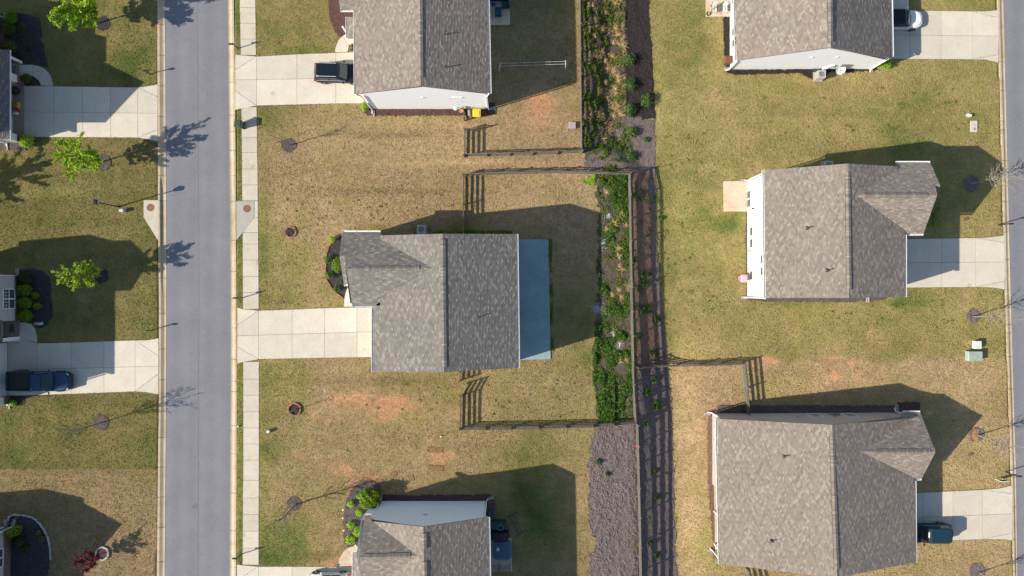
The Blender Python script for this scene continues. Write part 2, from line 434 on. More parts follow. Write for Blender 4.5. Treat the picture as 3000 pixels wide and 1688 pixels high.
def lay(name, polys, parent, material, rowh, width, thick, colorfn, seed=0, vertical_wall=False):
    """covers the flat polygons (3-D points, sharing one plane) with courses of lapped pieces"""
    polys = [q for p in polys for q in convex_parts(p)]
    p0 = polys[0]
    nrm = Vector((0, 0, 0))
    for i in range(len(p0)): nrm += p0[i].cross(p0[(i + 1) % len(p0)])
    nrm.normalize()
    if vertical_wall:
        up = Vector((0, 0, 1)); u = up.cross(nrm).normalized(); v = up
        nrm = u.cross(v)
    else:
        if nrm.z < 0: nrm = -nrm
        v = (Vector((0, 0, 1)) - nrm * nrm.z).normalized(); u = v.cross(nrm).normalized()
    o = p0[0]
    rnd = random.Random(seed)
    V = []; F3 = []; C = []
    mb = MB()
    for poly in polys:
        q = [((p - o).dot(u), (p - o).dot(v)) for p in poly]
        ar = sum(q[i][0] * q[(i + 1) % len(q)][1] - q[(i + 1) % len(q)][0] * q[i][1] for i in range(len(q)))
        if ar < 0: q = q[::-1]
        us = [a[0] for a in q]; vs = [a[1] for a in q]
        r0 = math.floor(min(vs) / rowh); r1 = math.ceil(max(vs) / rowh)
        for r in range(r0, r1):
            off = (r % 2) * 0.5 * width + (((r * 7919) % 13) / 13.0 - .5) * 0.12 * width
            band = clip_poly(q, [(-1e3, r * rowh), (1e3, r * rowh), (1e3, (r + 1) * rowh), (-1e3, (r + 1) * rowh)])
            if len(band) < 3: continue
            bu0 = min(a[0] for a in band); bu1 = max(a[0] for a in band)
            c0 = math.floor((bu0 - off) / width); c1 = math.ceil((bu1 - off) / width)
            for c in range(c0, c1):
                g = 0.006 if width < 2 else 0.0
                cell = [(c * width + off + g, r * rowh), ((c + 1) * width + off - g, r * rowh), ((c + 1) * width + off - g, (r + 1) * rowh), (c * width + off + g, (r + 1) * rowh)]
                k = clip_poly(cell, q)
                if len(k) < 3: continue
                col = colorfn(r, c, rnd)
                top = []
                lift = thick * (1 + 0.35 * col[3]) if len(col) > 3 else thick
                for (a, b) in k:
                    h = 0.004 + lift * (1 - (b - r * rowh) / rowh)
                    top.append(o + u * a + v * b + nrm * h)
                mb.cc = col[:3]
                mb.add(top, [tuple(range(len(top)))])
                low = [p for p in k if abs(p[1] - r * rowh) < 1e-6]
                if len(low) == 2:
                    a, b = sorted(low)
                    w1 = o + u * a[0] + v * a[1]; w2 = o + u * b[0] + v * b[1]
                    mb.add([w1, w2, w2 + nrm * (0.004 + lift), w1 + nrm * (0.004 + lift)], [(0, 1, 2, 3)])
    ob = mb.build(name, material, parent)
    ob['kind'] = 'stuff'
    return ob

def leaf_arrays(Pn, Nn, size, aspect=0.55, jitter=0.5):
    n = len(Pn)
    Nn = Nn + rng.normal(0, jitter, (n, 3)); Nn /= np.linalg.norm(Nn, axis=1)[:, None] + 1e-9
    t = np.cross(Nn, rng.normal(0, 1, (n, 3))); t /= np.linalg.norm(t, axis=1)[:, None] + 1e-9
    b = np.cross(Nn, t)
    s = (size * rng.uniform(0.6, 1.3, n))[:, None]
    V = np.stack([Pn - t * s, Pn + b * s * aspect, Pn + t * s, Pn - b * s * aspect], 1).reshape(-1, 3)
    return V, np.arange(n * 4).reshape(n, 4)
def tints(n, cols, var=0.25, w=None):
    cols = np.array(cols); i = rng.choice(len(cols), n, p=w)
    return cols[i] * rng.uniform(1 - var, 1 + var, (n, 1))
# ------------------------------------------------------------------ ground
def axis(lo, hi, step, far):
    return np.concatenate([np.array([-far, -far / 2, -far / 4, lo - 30, lo - 8]), np.arange(lo, hi + step / 2, step), np.array([hi + 8, hi + 30, far / 4, far / 2, far])])
PAVED = []
PAINT = {}
def build_ground():
    xs = axis(-56, 56, 0.2, 600); ys = axis(-33, 33, 0.2, 600)
    X, Y = np.meshgrid(xs, ys, indexing='ij')
    Z = gh(X, Y)
    fine = (np.abs(X) < 56) & (np.abs(Y) < 33)
    Z = Z + np.where(fine, (fnoise(X, Y, 2.2, 3, 3) - 0.5) * 0.035 + rng.uniform(-0.008, 0.008, X.shape), 0)
    Z = Z + np.where((X > 14) & (X < 52), (fnoise(X, Y, 0.25, 9, 2) - 1.0) * 0.06, 0) * smooth(14, 18, X)
    xp = 1500 + X * PPM; yp = 844 - Y * PPM
    xe = 1500 + (X * PPM) / (1 - EZ / CAM_H); ye = 844 - (Y * PPM) / (1 - EZ / CAM_H)
    # greenness / bare clay / brightness of the lawns
    g = np.full(X.shape, 0.25); d = np.full(X.shape, 0.0); b = np.full(X.shape, 0.5)
    west = xp < 470
    g = np.where(west, 0.56 - 0.14 * smooth(1180, 1240, yp), g)
    g = np.where(west & (yp > 1377), 0.20, g); g = np.where(west & (yp > 1170) & (yp < 1377), 0.62, g); b = np.where(west & (yp > 1377), 0.41, b)
    b = np.where(west & (yp < 1377), 0.40, b)
    g = np.where(west & (yp > 430) & (yp < 640), 0.42 + 0.15 * fnoise(X, Y, 0.3, 21), g)
    g = np.where((xp > 680) & (xp < 716), 0.72, g)
    g = np.where((xp > 716) & (xp < 900), 0.36, g)
    g = np.where((xp > 755) & (xp < 1000) & (yp < 165), 0.46, g)
    g = np.where((xp > 716) & (xp < 790), 0.46, g)
    g = np.where((xp > 1430) & (xp < 1730) & (yp > 900), 0.34, g)
    g = np.where((xp > 1230) & (xp < 1700) & (yp < 500), 0.22, g)
    east = xp > 1905
    g = np.where(east, 0.50, g); b = np.where(east, 0.585, b)
    g = np.where(east & (yp > 1040), 0.50 - 0.30 * smooth(1030, 1075, yp), g)
    d = np.where(east & (yp > 1060), 0.02, d)
    d = np.where((xp > 860) & (xp < 1360) & (yp > 1090) & (yp < 1480), 0.02, d)
    d = np.where((xp > 760) & (xp < 1360) & (yp > 310) & (yp < 650), -0.04, d)
    mid = (xp > 755) & (xp < 1730)
    g = np.where(mid, g - 0.13 * smooth(330, 420, yp) * (1 - smooth(640, 720, yp)), g)
    b = np.where(mid, b * 0.98, b)
    g = g + (fnoise(X, Y, 0.16, 31, 3) - 0.5) * 0.42
    d = d + (fnoise(X, Y, 0.22, 51, 3) - 0.5) * 0.42 + (fnoise(X, Y, 1.1, 57, 3) - 0.5) * 0.18
    b = b * (1 + (fnoise(X, Y, 0.10, 71, 2) - 0.5) * 0.30 + (fnoise(X * .35, Y * 2.2, 0.22, 77, 3) - 0.5) * 0.22 + (fnoise(X, Y, .9, 79, 3) - .5) * .22)
    def blob(arr, x, y, rx, ry, s, rot=0):
        dx = xp - x; dy = yp - y
        c, sn = math.cos(R(rot)), math.sin(R(rot))
        u = (dx * c + dy * sn) / rx; v = (-dx * sn + dy * c) / ry
        arr += s * np.exp(-(u * u + v * v) * 1.2)
    for q in [(380, 190, 90, 80, .30), (380, 210, 80, 70, .12), (150, 160, 120, 80, .1), (60, 600, 80, 60, .12), (430, 640, 40, 90, .15), (330, 520, 90, 60, .1),
              (780, 700, 22, 400, .14), (790, 1310, 55, 70, .35), (830, 1580, 110, 80, .42), (780, 1640, 80, 40, .35), (800, 1150, 60, 60, .2),
              (900, 150, 70, 25, .3), (1100, 140, 60, 20, .2), (800, 90, 60, 60, .15), (1560, 1480, 70, 130, .55), (1620, 1560, 60, 90, .35),
              (1520, 1440, 40, 60, .3), (1480, 905, 60, 30, .3), (1345, 690, 60, 30, .5), (1240, 675, 30, 22, .35), (1100, 668, 40, 12, .5),
              (1620, 560, 70, 40, .22), (1400, 820, 120, 160, .06), (1700, 930, 60, 80, .2), (1720, 1050, 50, 60, .25), (2140, 660, 60, 40, .3),
              (2040, 100, 60, 120, .15), (2060, 620, 60, 160, .12), (2000, 740, 60, 200, .12), (2150, 400, 120, 80, .08), (2750, 430, 120, 60, .2),
              (2900, 380, 40, 60, .3), (2760, 560, 80, 60, .22), (2600, 300, 200, 40, .06), (2870, 20, 90, 60, .22), (2680, 860, 100, 60, .14),
              (2330, 890, 80, 14, .3), (430, 1330, 40, 90, .25), (30, 1330, 50, 60, .2), (430, 1180, 30, 30, .2), (300, 980, 60, 40, .08),
              (1590, 1290, 60, 50, .18), (1530, 1340, 40, 40, .18), (1480, 1360, 50, 30, .12), (2750, 640, 30, 60, .4), (2640, 890, 30, 15, .4)]:
        blob(g, *q)
    for q in [(1110, 1195, 250, 62, .33), (1090, 1380, 280, 75, .27), (1100, 1425, 90, 22, .15), (1590, 330, 110, 80, .26), (1100, 430, 260, 60, .10), (2450, 1080, 400, 42, .27), (2020, 1150, 110, 90, .14), (2000, 1200, 90, 160, .10), (1600, 300, 60, 50, .42), (1560, 290, 30, 30, .3), (1580, 380, 80, 30, .2), (1500, 400, 60, 40, .1), (1110, 365, 16, 8, .5), (1090, 285 + 68, 30, 9, .3),
              (870, 418, 20, 12, .2), (1000, 400, 25, 15, .2), (1130, 410, 22, 8, .45), (1118, 478, 7, 12, .35), (1200, 1068, 14, 14, .5), (800, 1058, 60, 9, .5),
              (1000, 1170, 85, 20, .34), (1050, 1160, 40, 12, .16), (1115, 1175, 12, 12, .6), (1150, 1175, 25, 16, .5), (1185, 1175, 14, 10, .5), (1140, 1200, 30, 16, .45),
              (920, 1222, 20, 22, .45), (960, 1235, 16, 12, .4), (1210, 1190, 20, 12, .4), (1130, 1230, 40, 12, .4), (950, 1268, 20, 10, .4), (1070, 1265, 20, 8, .35),
              (870, 1330, 40, 14, .42), (955, 1360, 40, 14, .35, 40), (1010, 1370, 40, 16, .35, 45), (1300, 1330, 60, 20, .45), (1270, 1290, 40, 12, .3), (1290, 1350, 30, 18, .4),
              (1085, 1400, 40, 14, .6), (1110, 1440, 60, 14, .4), (1030, 1430, 14, 40, .38), (1160, 1440, 30, 8, .4), (985, 1640, 40, 12, .6, -35), (960, 1650, 40, 12, .3),
              (930, 1645, 24, 10, .55), (780, 1470, 20, 14, .3), (2245, 1052, 22, 8, .7), (2275, 1058, 30, 8, .6), (2450, 1052, 22, 9, .7), (2505, 1065, 9, 8, .6),
              (2458, 1105, 16, 14, .9), (2525, 1112, 9, 7, .6), (2400, 1120, 8, 7, .5), (2455, 1022, 10, 8, .5), (2560, 975, 16, 14, .4), (2563, 955, 6, 6, .5),
              (2688, 877, 8, 6, .6), (2180, 848, 14, 16, .6), (2870, 1245, 22, 14, .45), (2075, 1370, 10, 130, .35), (2090, 1200, 22, 12, .6), (2650, 1185, 26, 14, .55),
              (2230, 1068, 70, 10, .35), (2600, 1120, 120, 20, .12), (1360, 640, 0.1, 0.1, 0), (790, 540, 22, 22, .2), (790, 690, 22, 30, .2), (770, 740, 20, 14, .25), (820, 860, 22, 20, .28),
              (800, 770, 16, 14, .22), (850, 560, 30, 20, .12), (1300, 620, 30, 12, .12), (1340, 515, 30, 14, .12), (1470, 580, 30, 16, .25), (1530, 575, 24, 14, .3), (1440, 470, 120, 10, .18)]:
        blob(d, *q)
    for q in [(1380, 475, 200, 10, .18), (1750, 480, 40, 14, .12), (1160, 395, 220, 14, -.14), (1130, 560, 260, 10, -.12), (1100, 1115, 260, 16, -.10), (2450, 330, 420, 3, -.10),
              (2300, 345, 300, 8, .05), (2300, 1130, 200, 40, .05), (2040, 1020, 100, 40, .06), (1940, 250, 20, 260, .08), (170, 560, 130, 22, .12), (100, 1440, 120, 14, .04), (200, 1400, 260, 6, .10)]:
        blob(b, *q)
    PAINT.update(xs=xs, ys=ys, g=g, d=d, b=b)
    I = np.arange(X.size).reshape(X.shape)
    F = np.stack([I[:-1, :-1], I[1:, :-1], I[1:, 1:], I[:-1, 1:]], -1).reshape(-1, 4)
    V = np.stack([X, Y, Z], -1).reshape(-1, 3)
    o = mesh_np('ground', V, F, 'grass', smoothf=True)
    at = o.data.attributes.new('paint', 'FLOAT_COLOR', 'POINT')
    c = np.stack([g, d, b, np.ones_like(g)], -1).reshape(-1, 4).astype(np.float32)
    at.data.foreach_set('color', c.ravel())
    tag(o, kind='structure')
build_ground()

def strip(name, fl, fr, z, y0, y1, n, material, pz=0.0):
    V = []; F = []
    for i in range(n + 1):
        y = y0 + (y1 - y0) * i / n
        for f in (fl, fr):
            p = P(float(f(y)), y, pz); V.append((p.x, p.y, z))
    for i in range(n): F.append((2 * i, 2 * i + 2, 2 * i + 3, 2 * i + 1))
    mb = MB(); mb.add(V, F); o = mb.build(name, material)
    return o
# roads: west street and east street
o = strip('road', lambda y: road_wl(y) - 2, lambda y: road_wr(y) + 2, -0.10, -9000, 11000, 400, 'asphalt'); o['kind'] = 'structure'
o2 = strip('paving_seam', lambda y: np.interp(y, [0, 800, 1688], [576.5, 580.5, 578]), lambda y: np.interp(y, [0, 800, 1688], [577.9, 581.9, 579.4]), -0.094, -600, 2300, 60, 'seam')
o2.parent = o
o = strip('road', lambda y: road_el(y) - 2, lambda y: road_el(y) + 196, EZ - 0.10, -9000, 11000, 400, 'asphalt', EZ); o['kind'] = 'structure'

def curb(f_out, f_in, side, pz, joints, raised=None):
    """rolled curb and gutter in cast lengths; side=+1 when the road lies to the right"""
    root = empty('kerb', (0, 0, 0), kind='structure')
    prof = [(0.0, 0.035), (0.30, 0.030), (0.52, -0.035), (0.70, -0.085), (0.86, -0.092), (1.0, -0.080)]
    rprof = [(0.0, 0.075), (0.24, 0.07), (0.27, -0.10), (0.70, -0.115), (0.86, -0.105), (1.0, -0.085)]
    for a, b in zip(joints[:-1], joints[1:]):
        gap = 0.55
        n = max(2, int((b - a) / 40)); V = []; F = []
        m = len(prof)
        for i in range(n + 1):
            y = a + gap + (b - a - 2 * gap) * i / n
            xo, xi = float(f_out(y)), float(f_in(y))
            r = 0.0
            if raised: r = float(smooth(raised[0], raised[0] + 45, y) * (1 - smooth(raised[1] - 45, raised[1], y)))
            for (t, h), (t2, h2) in zip(prof, rprof):
                tt = t + (t2 - t) * r; hh = h + (h2 - h) * r
                p = P(xo + (xi - xo) * tt, y, pz); V.append((p.x, p.y, pz + hh))
            p = P(xi, y, pz); V.append((p.x, p.y, pz - 0.3)); p = P(xo, y, pz); V.append((p.x, p.y, pz - 0.3))
        m += 2
        for i in range(n):
            for j in range(m): F.append((i * m + j, i * m + (j + 1) % m, (i + 1) * m + (j + 1) % m, (i + 1) * m + j))
        F.append(tuple(range(m))); F.append(tuple(range(n * m, n * m + m))[::-1])
        if side < 0: F = [f[::-1] for f in F]
        mb = MB(); mb.add(V, F); mb.build('curb_section', 'curbc', root)
    return root
def joints(lst, lo=-900, hi=2600, step=88):
    lst = list(lst); a = lst[0]
    while a > lo: a -= step; lst.insert(0, a)
    b = lst[-1]
    while b < hi: b += step; lst.append(b)
    return lst
curb(curb_wl, road_wl, 1, 0, joints([72, 162, 251, 341, 430, 515, 588, 710, 815, 920, 1023, 1113, 1190, 1282, 1369, 1457, 1546, 1646], -300, 2100), (520, 830))
curb(curb_wr, road_wr, -1, 0, joints([29, 128, 241, 337, 386, 441, 515, 591, 704, 795, 875, 961, 1053, 1117, 1148, 1247, 1330, 1445, 1555, 1662], -300, 2100), (560, 740))
curb(curb_el, road_el, 1, EZ, joints([80, 180, 265, 355, 380, 470, 590, 680, 760, 850, 951, 976, 1045, 1140, 1240, 1310, 1400, 1485, 1580, 1675], -300, 2100))

def shrink(poly, g):
    """inset a plan polygon by g metres (edge by edge)"""
    n = len(poly)
    ar = sum(poly[i][0] * poly[(i + 1) % n][1] - poly[(i + 1) % n][0] * poly[i][1] for i in range(n))
    if ar < 0: poly = poly[::-1]
    out = []
    for i in range(n):
        a = Vector(poly[i - 1][:2]); b = Vector(poly[i][:2]); c = Vector(poly[(i + 1) % n][:2])
        d1 = (b - a).normalized(); d2 = (c - b).normalized()
        n1 = Vector((-d1.y, d1.x)); n2 = Vector((-d2.y, d2.x))
        m = (n1 + n2); m = m.normalized() if m.length > 1e-6 else n1
        out.append(b + m * (g / max(0.35, m.dot(n1))))
    return [(p.x, p.y) for p in out]
def slabs(name, label, polys, material='concrete', z=0.032, base=0.0, gap=0.013, joint=True):
    root = empty(name, (0, 0, base), kind='structure')
    jm = MB()
    for poly in polys:
        pts = [tuple(P(x, y, base)[:2]) for x, y in poly]
        PAVED.append(pts)
        if joint: jm.prism(shrink(pts, -0.01), base - 0.2, base + z - 0.016)
        mb = MB(); mb.prism(shrink(pts, gap), base - 0.1, base + z); mb.build('concrete_slab', material, root)
    if joint:
        o = jm.build('joint_filler', 'soil', root)
    return root
def drive(base, top, bot, mid, cuts, flare_side=None, diag=None):
    """top/bot/mid: polylines (x->y); cuts: joint x positions; returns slab polygons"""
    ty = lambda x: float(np.interp(x, [p[0] for p in top], [p[1] for p in top]))
    by = lambda x: float(np.interp(x, [p[0] for p in bot], [p[1] for p in bot]))
    my = lambda x: float(np.interp(x, [p[0] for p in mid], [p[1] for p in mid]))
    out = []
    for i, (a, b) in enumerate(zip(cuts[:-1], cuts[1:])):
        xt = sorted({a, b, *[p[0] for p in top if a < p[0] < b]}); xb = sorted({a, b, *[p[0] for p in bot if a < p[0] < b]})
        tp = [(x, ty(x)) for x in xt]; bp = [(x, by(x)) for x in xb]
        if diag and ((flare_side == 'L' and i == 0) or (flare_side == 'R' and i == len(cuts) - 2)):
            d1, d2 = diag      # y at the curb for the upper and the lower diagonal
            if flare_side == 'L':
                out.append(tp + [(a, d1)]); out.append([(a, d1), tp[-1], (b, my(b)), (a, my(a))])
                out.append(bp + [(a, d2)]); out.append([(a, d2), (a, my(a)), (b, my(b)), bp[-1]])
            else:
                out.append(tp + [(b, d1)]); out.append([(b, d1), tp[0], (a, my(a)), (b, my(b))])
                out.append(bp + [(b, d2)]); out.append([(b, d2), (b, my(b)), (a, my(a)), bp[0]])
        else:
            out.append(tp + [(b, my(b)), (a, my(a))]); out.append([(a, my(a)), (b, my(b))] + bp[::-1])
    return out
DR = {}
slabs('driveway', '', drive(0, [(689, 160), (706, 162), (752, 166), (868, 159.6), (981, 155), (1100, 151)], [(689, 323), (712, 317), (752, 310), (873, 306.7), (989, 304), (1100, 303.5)],
      [(689, 234.5), (1100, 228)], [689, 752, 870, 984, 1095], 'L', (205, 266)))
slabs('driveway', '', drive(0, [(695, 901), (712.6, 905.8), (758, 910), (855, 907), (948, 903), (1032, 900.5), (1160, 897)], [(695, 1066), (712, 1061), (758, 1052.6), (857, 1050.5), (954, 1048.5), (1046, 1047.3), (1160, 1046)],
      [(695, 984), (1160, 970)], [695, 758, 856, 951, 1046, 1155], 'L', (953, 1016)))
slabs('driveway', '', drive(0, [(694, 1653), (711, 1656), (758.5, 1660), (1110, 1660)], [(694, 1830), (758, 1812), (1110, 1808)], [(694, 1738), (1110, 1734)], [694, 758, 856, 957, 1060], 'L', (1700, 1790)))
slabs('driveway', '', drive(0, [(71, 252), (159, 253), (323, 255.5), (405, 256), (425, 254), (462, 247.6)], [(71, 402), (323, 403), (405, 404), (431, 408), (462, 415)], [(71, 328), (462, 332.5)],
      [71, 159, 243, 324.6, 404, 462], 'R', (284, 380)))
slabs('driveway', '', drive(0, [(23, 985), (60, 990), (111, 1005.8), (209, 1003.4), (338, 999), (396, 997.3), (431, 997), (465, 991)], [(23, 1160), (209, 1154.3), (304, 1150.5), (396, 1147), (431, 1149.7), (465, 1156)],
      [(23, 1084), (465, 1073)], [23, 111, 209, 305, 396, 465], 'R', (1043, 1094)))
slabs('driveway', '', drive(EZ, [(2560, 32), (2662, 31), (2885, 34), (2922, 30)], [(2560, 173), (2616, 173), (2885, 175), (2926, 184.4)], [(2560, 102), (2926, 106.5)], [2560, 2665, 2757, 2848, 2925], 'R', (52, 160)), base=EZ)
slabs('driveway', '', drive(EZ, [(2620, 701), (2657, 700), (2883, 697), (2939, 690)], [(2620, 843.5), (2869, 841), (2913, 843.7), (2944, 849)], [(2620, 770), (2944, 768)], [2620, 2759, 2858, 2943], 'R', (711, 824)), base=EZ)
slabs('driveway', '', drive(EZ, [(2640, 1445), (2677, 1444), (2878, 1435), (2926, 1431), (2961, 1423)], [(2640, 1588), (2781, 1583.6), (2881, 1579.5), (2941, 1580), (2968, 1583.6)], [(2640, 1518), (2967, 1505)],
      [2640, 2704, 2791.6, 2878, 2966], 'R', (1447, 1562)), base=EZ)
# sidewalk east of the west street
wj = [-400, -352, -305, -258, -211, -164, -117, -70, -24, 22.4, 69, 115, 162]
polys = []
def wslab(a, b):
    polys.append([(float(walk_l(a)), a), (float(walk_r(a)), a), (float(walk_r(b)), b), (float(walk_l(b)), b)])
for a, b in zip(wj[:-1], wj[1:]): wslab(a, b)
for s in ([314, 358, 402.5, 447.6, 495.6, 542, 588.3], [715, 762, 810, 857, 906], [1060, 1111, 1158, 1206.5, 1254, 1301, 1348, 1407, 1459, 1507.5, 1556.4, 1606, 1655], [1812, 1860, 1908, 1956, 2004]):
    for a, b in zip(s[:-1], s[1:]): wslab(a, b)
polys.append([(745.5, 589), (755.6, 589), (756, 637.8), (745.5, 637.8)])
polys.append([(745.5, 638), (756, 638), (757, 681.6), (712, 681.6), (712, 678)])
polys.append([(711, 682), (757, 682), (757, 715), (711, 715)])
slabs('pavement', '', polys, 'walk', z=0.030)
# storm drains
for nm, poly, mh in (('storm_drain', [(422, 587), (466, 587), (466, 704), (461, 700), (422, 636)], (442, 608.7)), ('storm_drain', [(691, 590), (745, 589), (745, 638), (694, 704), (691, 700)], (724, 611.6))):
    pts = [tuple(P(x, y)[:2]) for x, y in poly]
    PAVED.append(pts)
    c = P(*mh)
    left = mh[0] < 600
    root = empty('storm_drain', (c.x, c.y, 0), ('pale storm drain slab with rusty lid beside the left kerb of the wide street' if left else 'grey concrete storm drain slab with a round rusty lid, cut into the sidewalk'), 'storm drain')
    mb = MB(); mb.prism(pts, -0.2, 0.078 if left else 0.046); mb.build('drain_slab', 'walk' if left else 'slabgray', root)
    zt = 0.078 if left else 0.046
    mb = MB(); mb.ring((c.x, c.y), 0.30, 0.385, zt - 0.02, zt + 0.014); mb.build('lid_ring', 'rust', root)
    mb = MB(); mb.cyl((c.x, c.y), 0.295, zt - 0.02, zt + 0.008, 28)
    mb.ring((c.x, c.y), 0.12, 0.17, zt, zt + 0.016, 20)
    for k in range(8):
        a = k * math.pi / 4; mb.bar((c.x + .19 * math.cos(a), c.y + .19 * math.sin(a), zt + .012), (c.x + .27 * math.cos(a), c.y + .27 * math.sin(a), zt + .012), 0.02, 0.012)
    mb.build('lid', 'rust', root)
    if left:
        mb = MB(); a = P(466.6, 590); b = P(467.3, 700); mb.bar((a.x, a.y, -0.03), (b.x, b.y, -0.03), 0.02, 0.10); mb.build('drain_opening', 'black', root)
c = P(570, 1485); root = empty('manhole_cover', (c.x, c.y, -0.1), 'round grey iron manhole cover in the wide asphalt street', 'manhole cover')
mb = MB(); mb.ring((c.x, c.y), 0.26, 0.32, -0.12, -0.086); mb.build('rim', 'iron', root)
mb = MB(); mb.cyl((c.x, c.y), 0.255, -0.12, -0.092, 28)
for k in range(-3, 4): mb.box((c.x + k * .065, c.y, -0.09), (0.025, 2 * math.sqrt(max(.01, .22 ** 2 - (k * .065) ** 2)), 0.01))
mb.build('plate', 'iron', root)

# ------------------------------------------------------------------ beds and mulch
def inside(poly, X, Y):
    c = np.zeros(X.shape, bool); n = len(poly)
    for i in range(n):
        x1, y1 = poly[i]; x2, y2 = poly[(i + 1) % n]
        if y1 == y2: continue
        t = ((y1 > Y) != (y2 > Y)) & (X < (x2 - x1) * (Y - y1) / (y2 - y1) + x1)
        c ^= t
    return c
def patch(name, polys_px, material, cell=0.12, off=0.03, relief=0.02, rag=0.10, kind='structure', crisp=False, parent=None, label=None, cat=None, seed=1):
    pts = [tuple(PG(x, y)[:2]) for x, y in polys_px]
    PAVED.append(pts)
    xs = np.array([p[0] for p in pts]); ys = np.array([p[1] for p in pts])
    gx = np.arange(xs.min() - 0.3, xs.max() + 0.3, cell); gy = np.arange(ys.min() - 0.3, ys.max() + 0.3, cell)
    X, Y = np.meshgrid(gx, gy, indexing='ij')
    r = np.random.default_rng(seed)
    X = X + r.uniform(-0.38, 0.38, X.shape) * cell; Y = Y + r.uniform(-0.38, 0.38, X.shape) * cell
    qx = X + (fnoise(X, Y, 2.5, seed + 5, 3) - 0.5) * 2.2 * rag; qy = Y + (fnoise(X, Y, 2.5, seed + 9, 3) - 0.5) * 2.2 * rag
    ok = inside(pts, qx, qy)
    Z = gh(X, Y) + off + r.uniform(-1, 1, X.shape) * relief + (fnoise(X, Y, 1.3, seed, 2) - 0.5) * relief * 3 + (fnoise(X, Y, 3.2, seed + 3, 2) - 0.5) * relief * 2.5
    Z = np.maximum(Z, gh(X, Y) + 0.022)
    I = np.arange(X.size).reshape(X.shape)
    F = np.stack([I[:-1, :-1], I[1:, :-1], I[1:, 1:], I[:-1, 1:]], -1).reshape(-1, 4)
    keep = ok.reshape(-1)[F].all(1)
    F = F[keep]
    used, inv = np.unique(F.ravel(), return_inverse=True)
    V = np.stack([X, Y, Z], -1).reshape(-1, 3)[used]; F = inv.reshape(-1, 4)
    o = mesh_np(name, V, F, material, parent)
    return tag(o, label, cat, kind=kind)
# long planted strip between the back gardens
patch('mulch_bed', [(1828, -60), (1902, -60), (1904, 60), (1911, 150), (1917, 250), (1922, 350), (1880, 352), (1828, 342)], 'mulchdark', 0.10, 0.045, 0.030, 0.10, seed=2)
patch('planting_soil', [(1706, -60), (1834, -60), (1834, 346), (1740, 480), (1708, 470)], 'bedsoil', 0.12, 0.03, 0.025, 0.25, seed=3)
patch('planting_soil', [(1760, 400), (1834, 338), (1920, 345), (1921, 500), (1700, 500)], 'mulchgray', 0.11, 0.036, 0.03, 0.25, seed=4)
patch('planting_soil', [(1738, 505), (1755, 700), (1745, 760), (1752, 860), (1738, 1000), (1736, 1130), (1745, 1180), (1742, 1240), (1860, 1232), (1852, 1000), (1846, 700), (1842, 515)], 'bedsoil', 0.12, 0.03, 0.025, 0.4, seed=5)
patch('planting_soil', [(1846, 500), (1921, 500), (1924, 700), (1940, 900), (1956, 1075), (1862, 1078), (1856, 900)], 'mulchred', 0.12, 0.036, 0.018, 0.22, seed=6)
patch('mulch_bed', [(1898, 480), (1922, 480), (1926, 700), (1940, 900), (1952, 1070), (1935, 1070), (1918, 900), (1902, 700)], 'mulchgray', 0.12, 0.060, 0.016, 0.20, seed=7)
patch('mulch_bed', [(1862, 1078), (1958, 1074), (1968, 1200), (1976, 1400), (1980, 1560), (1986, 1740), (1878, 1740), (1874, 1500), (1868, 1240)], 'mulchgray', 0.12, 0.045, 0.020, 0.22, seed=8)
patch('mulch_bed', [(1742, 1252), (1862, 1240), (1868, 1430), (1876, 1740), (1722, 1740), (1722, 1630), (1742, 1595), (1724, 1540), (1722, 1364), (1728, 1290)], 'mulchgray', 0.10, 0.065, 0.045, 0.30, seed=9)
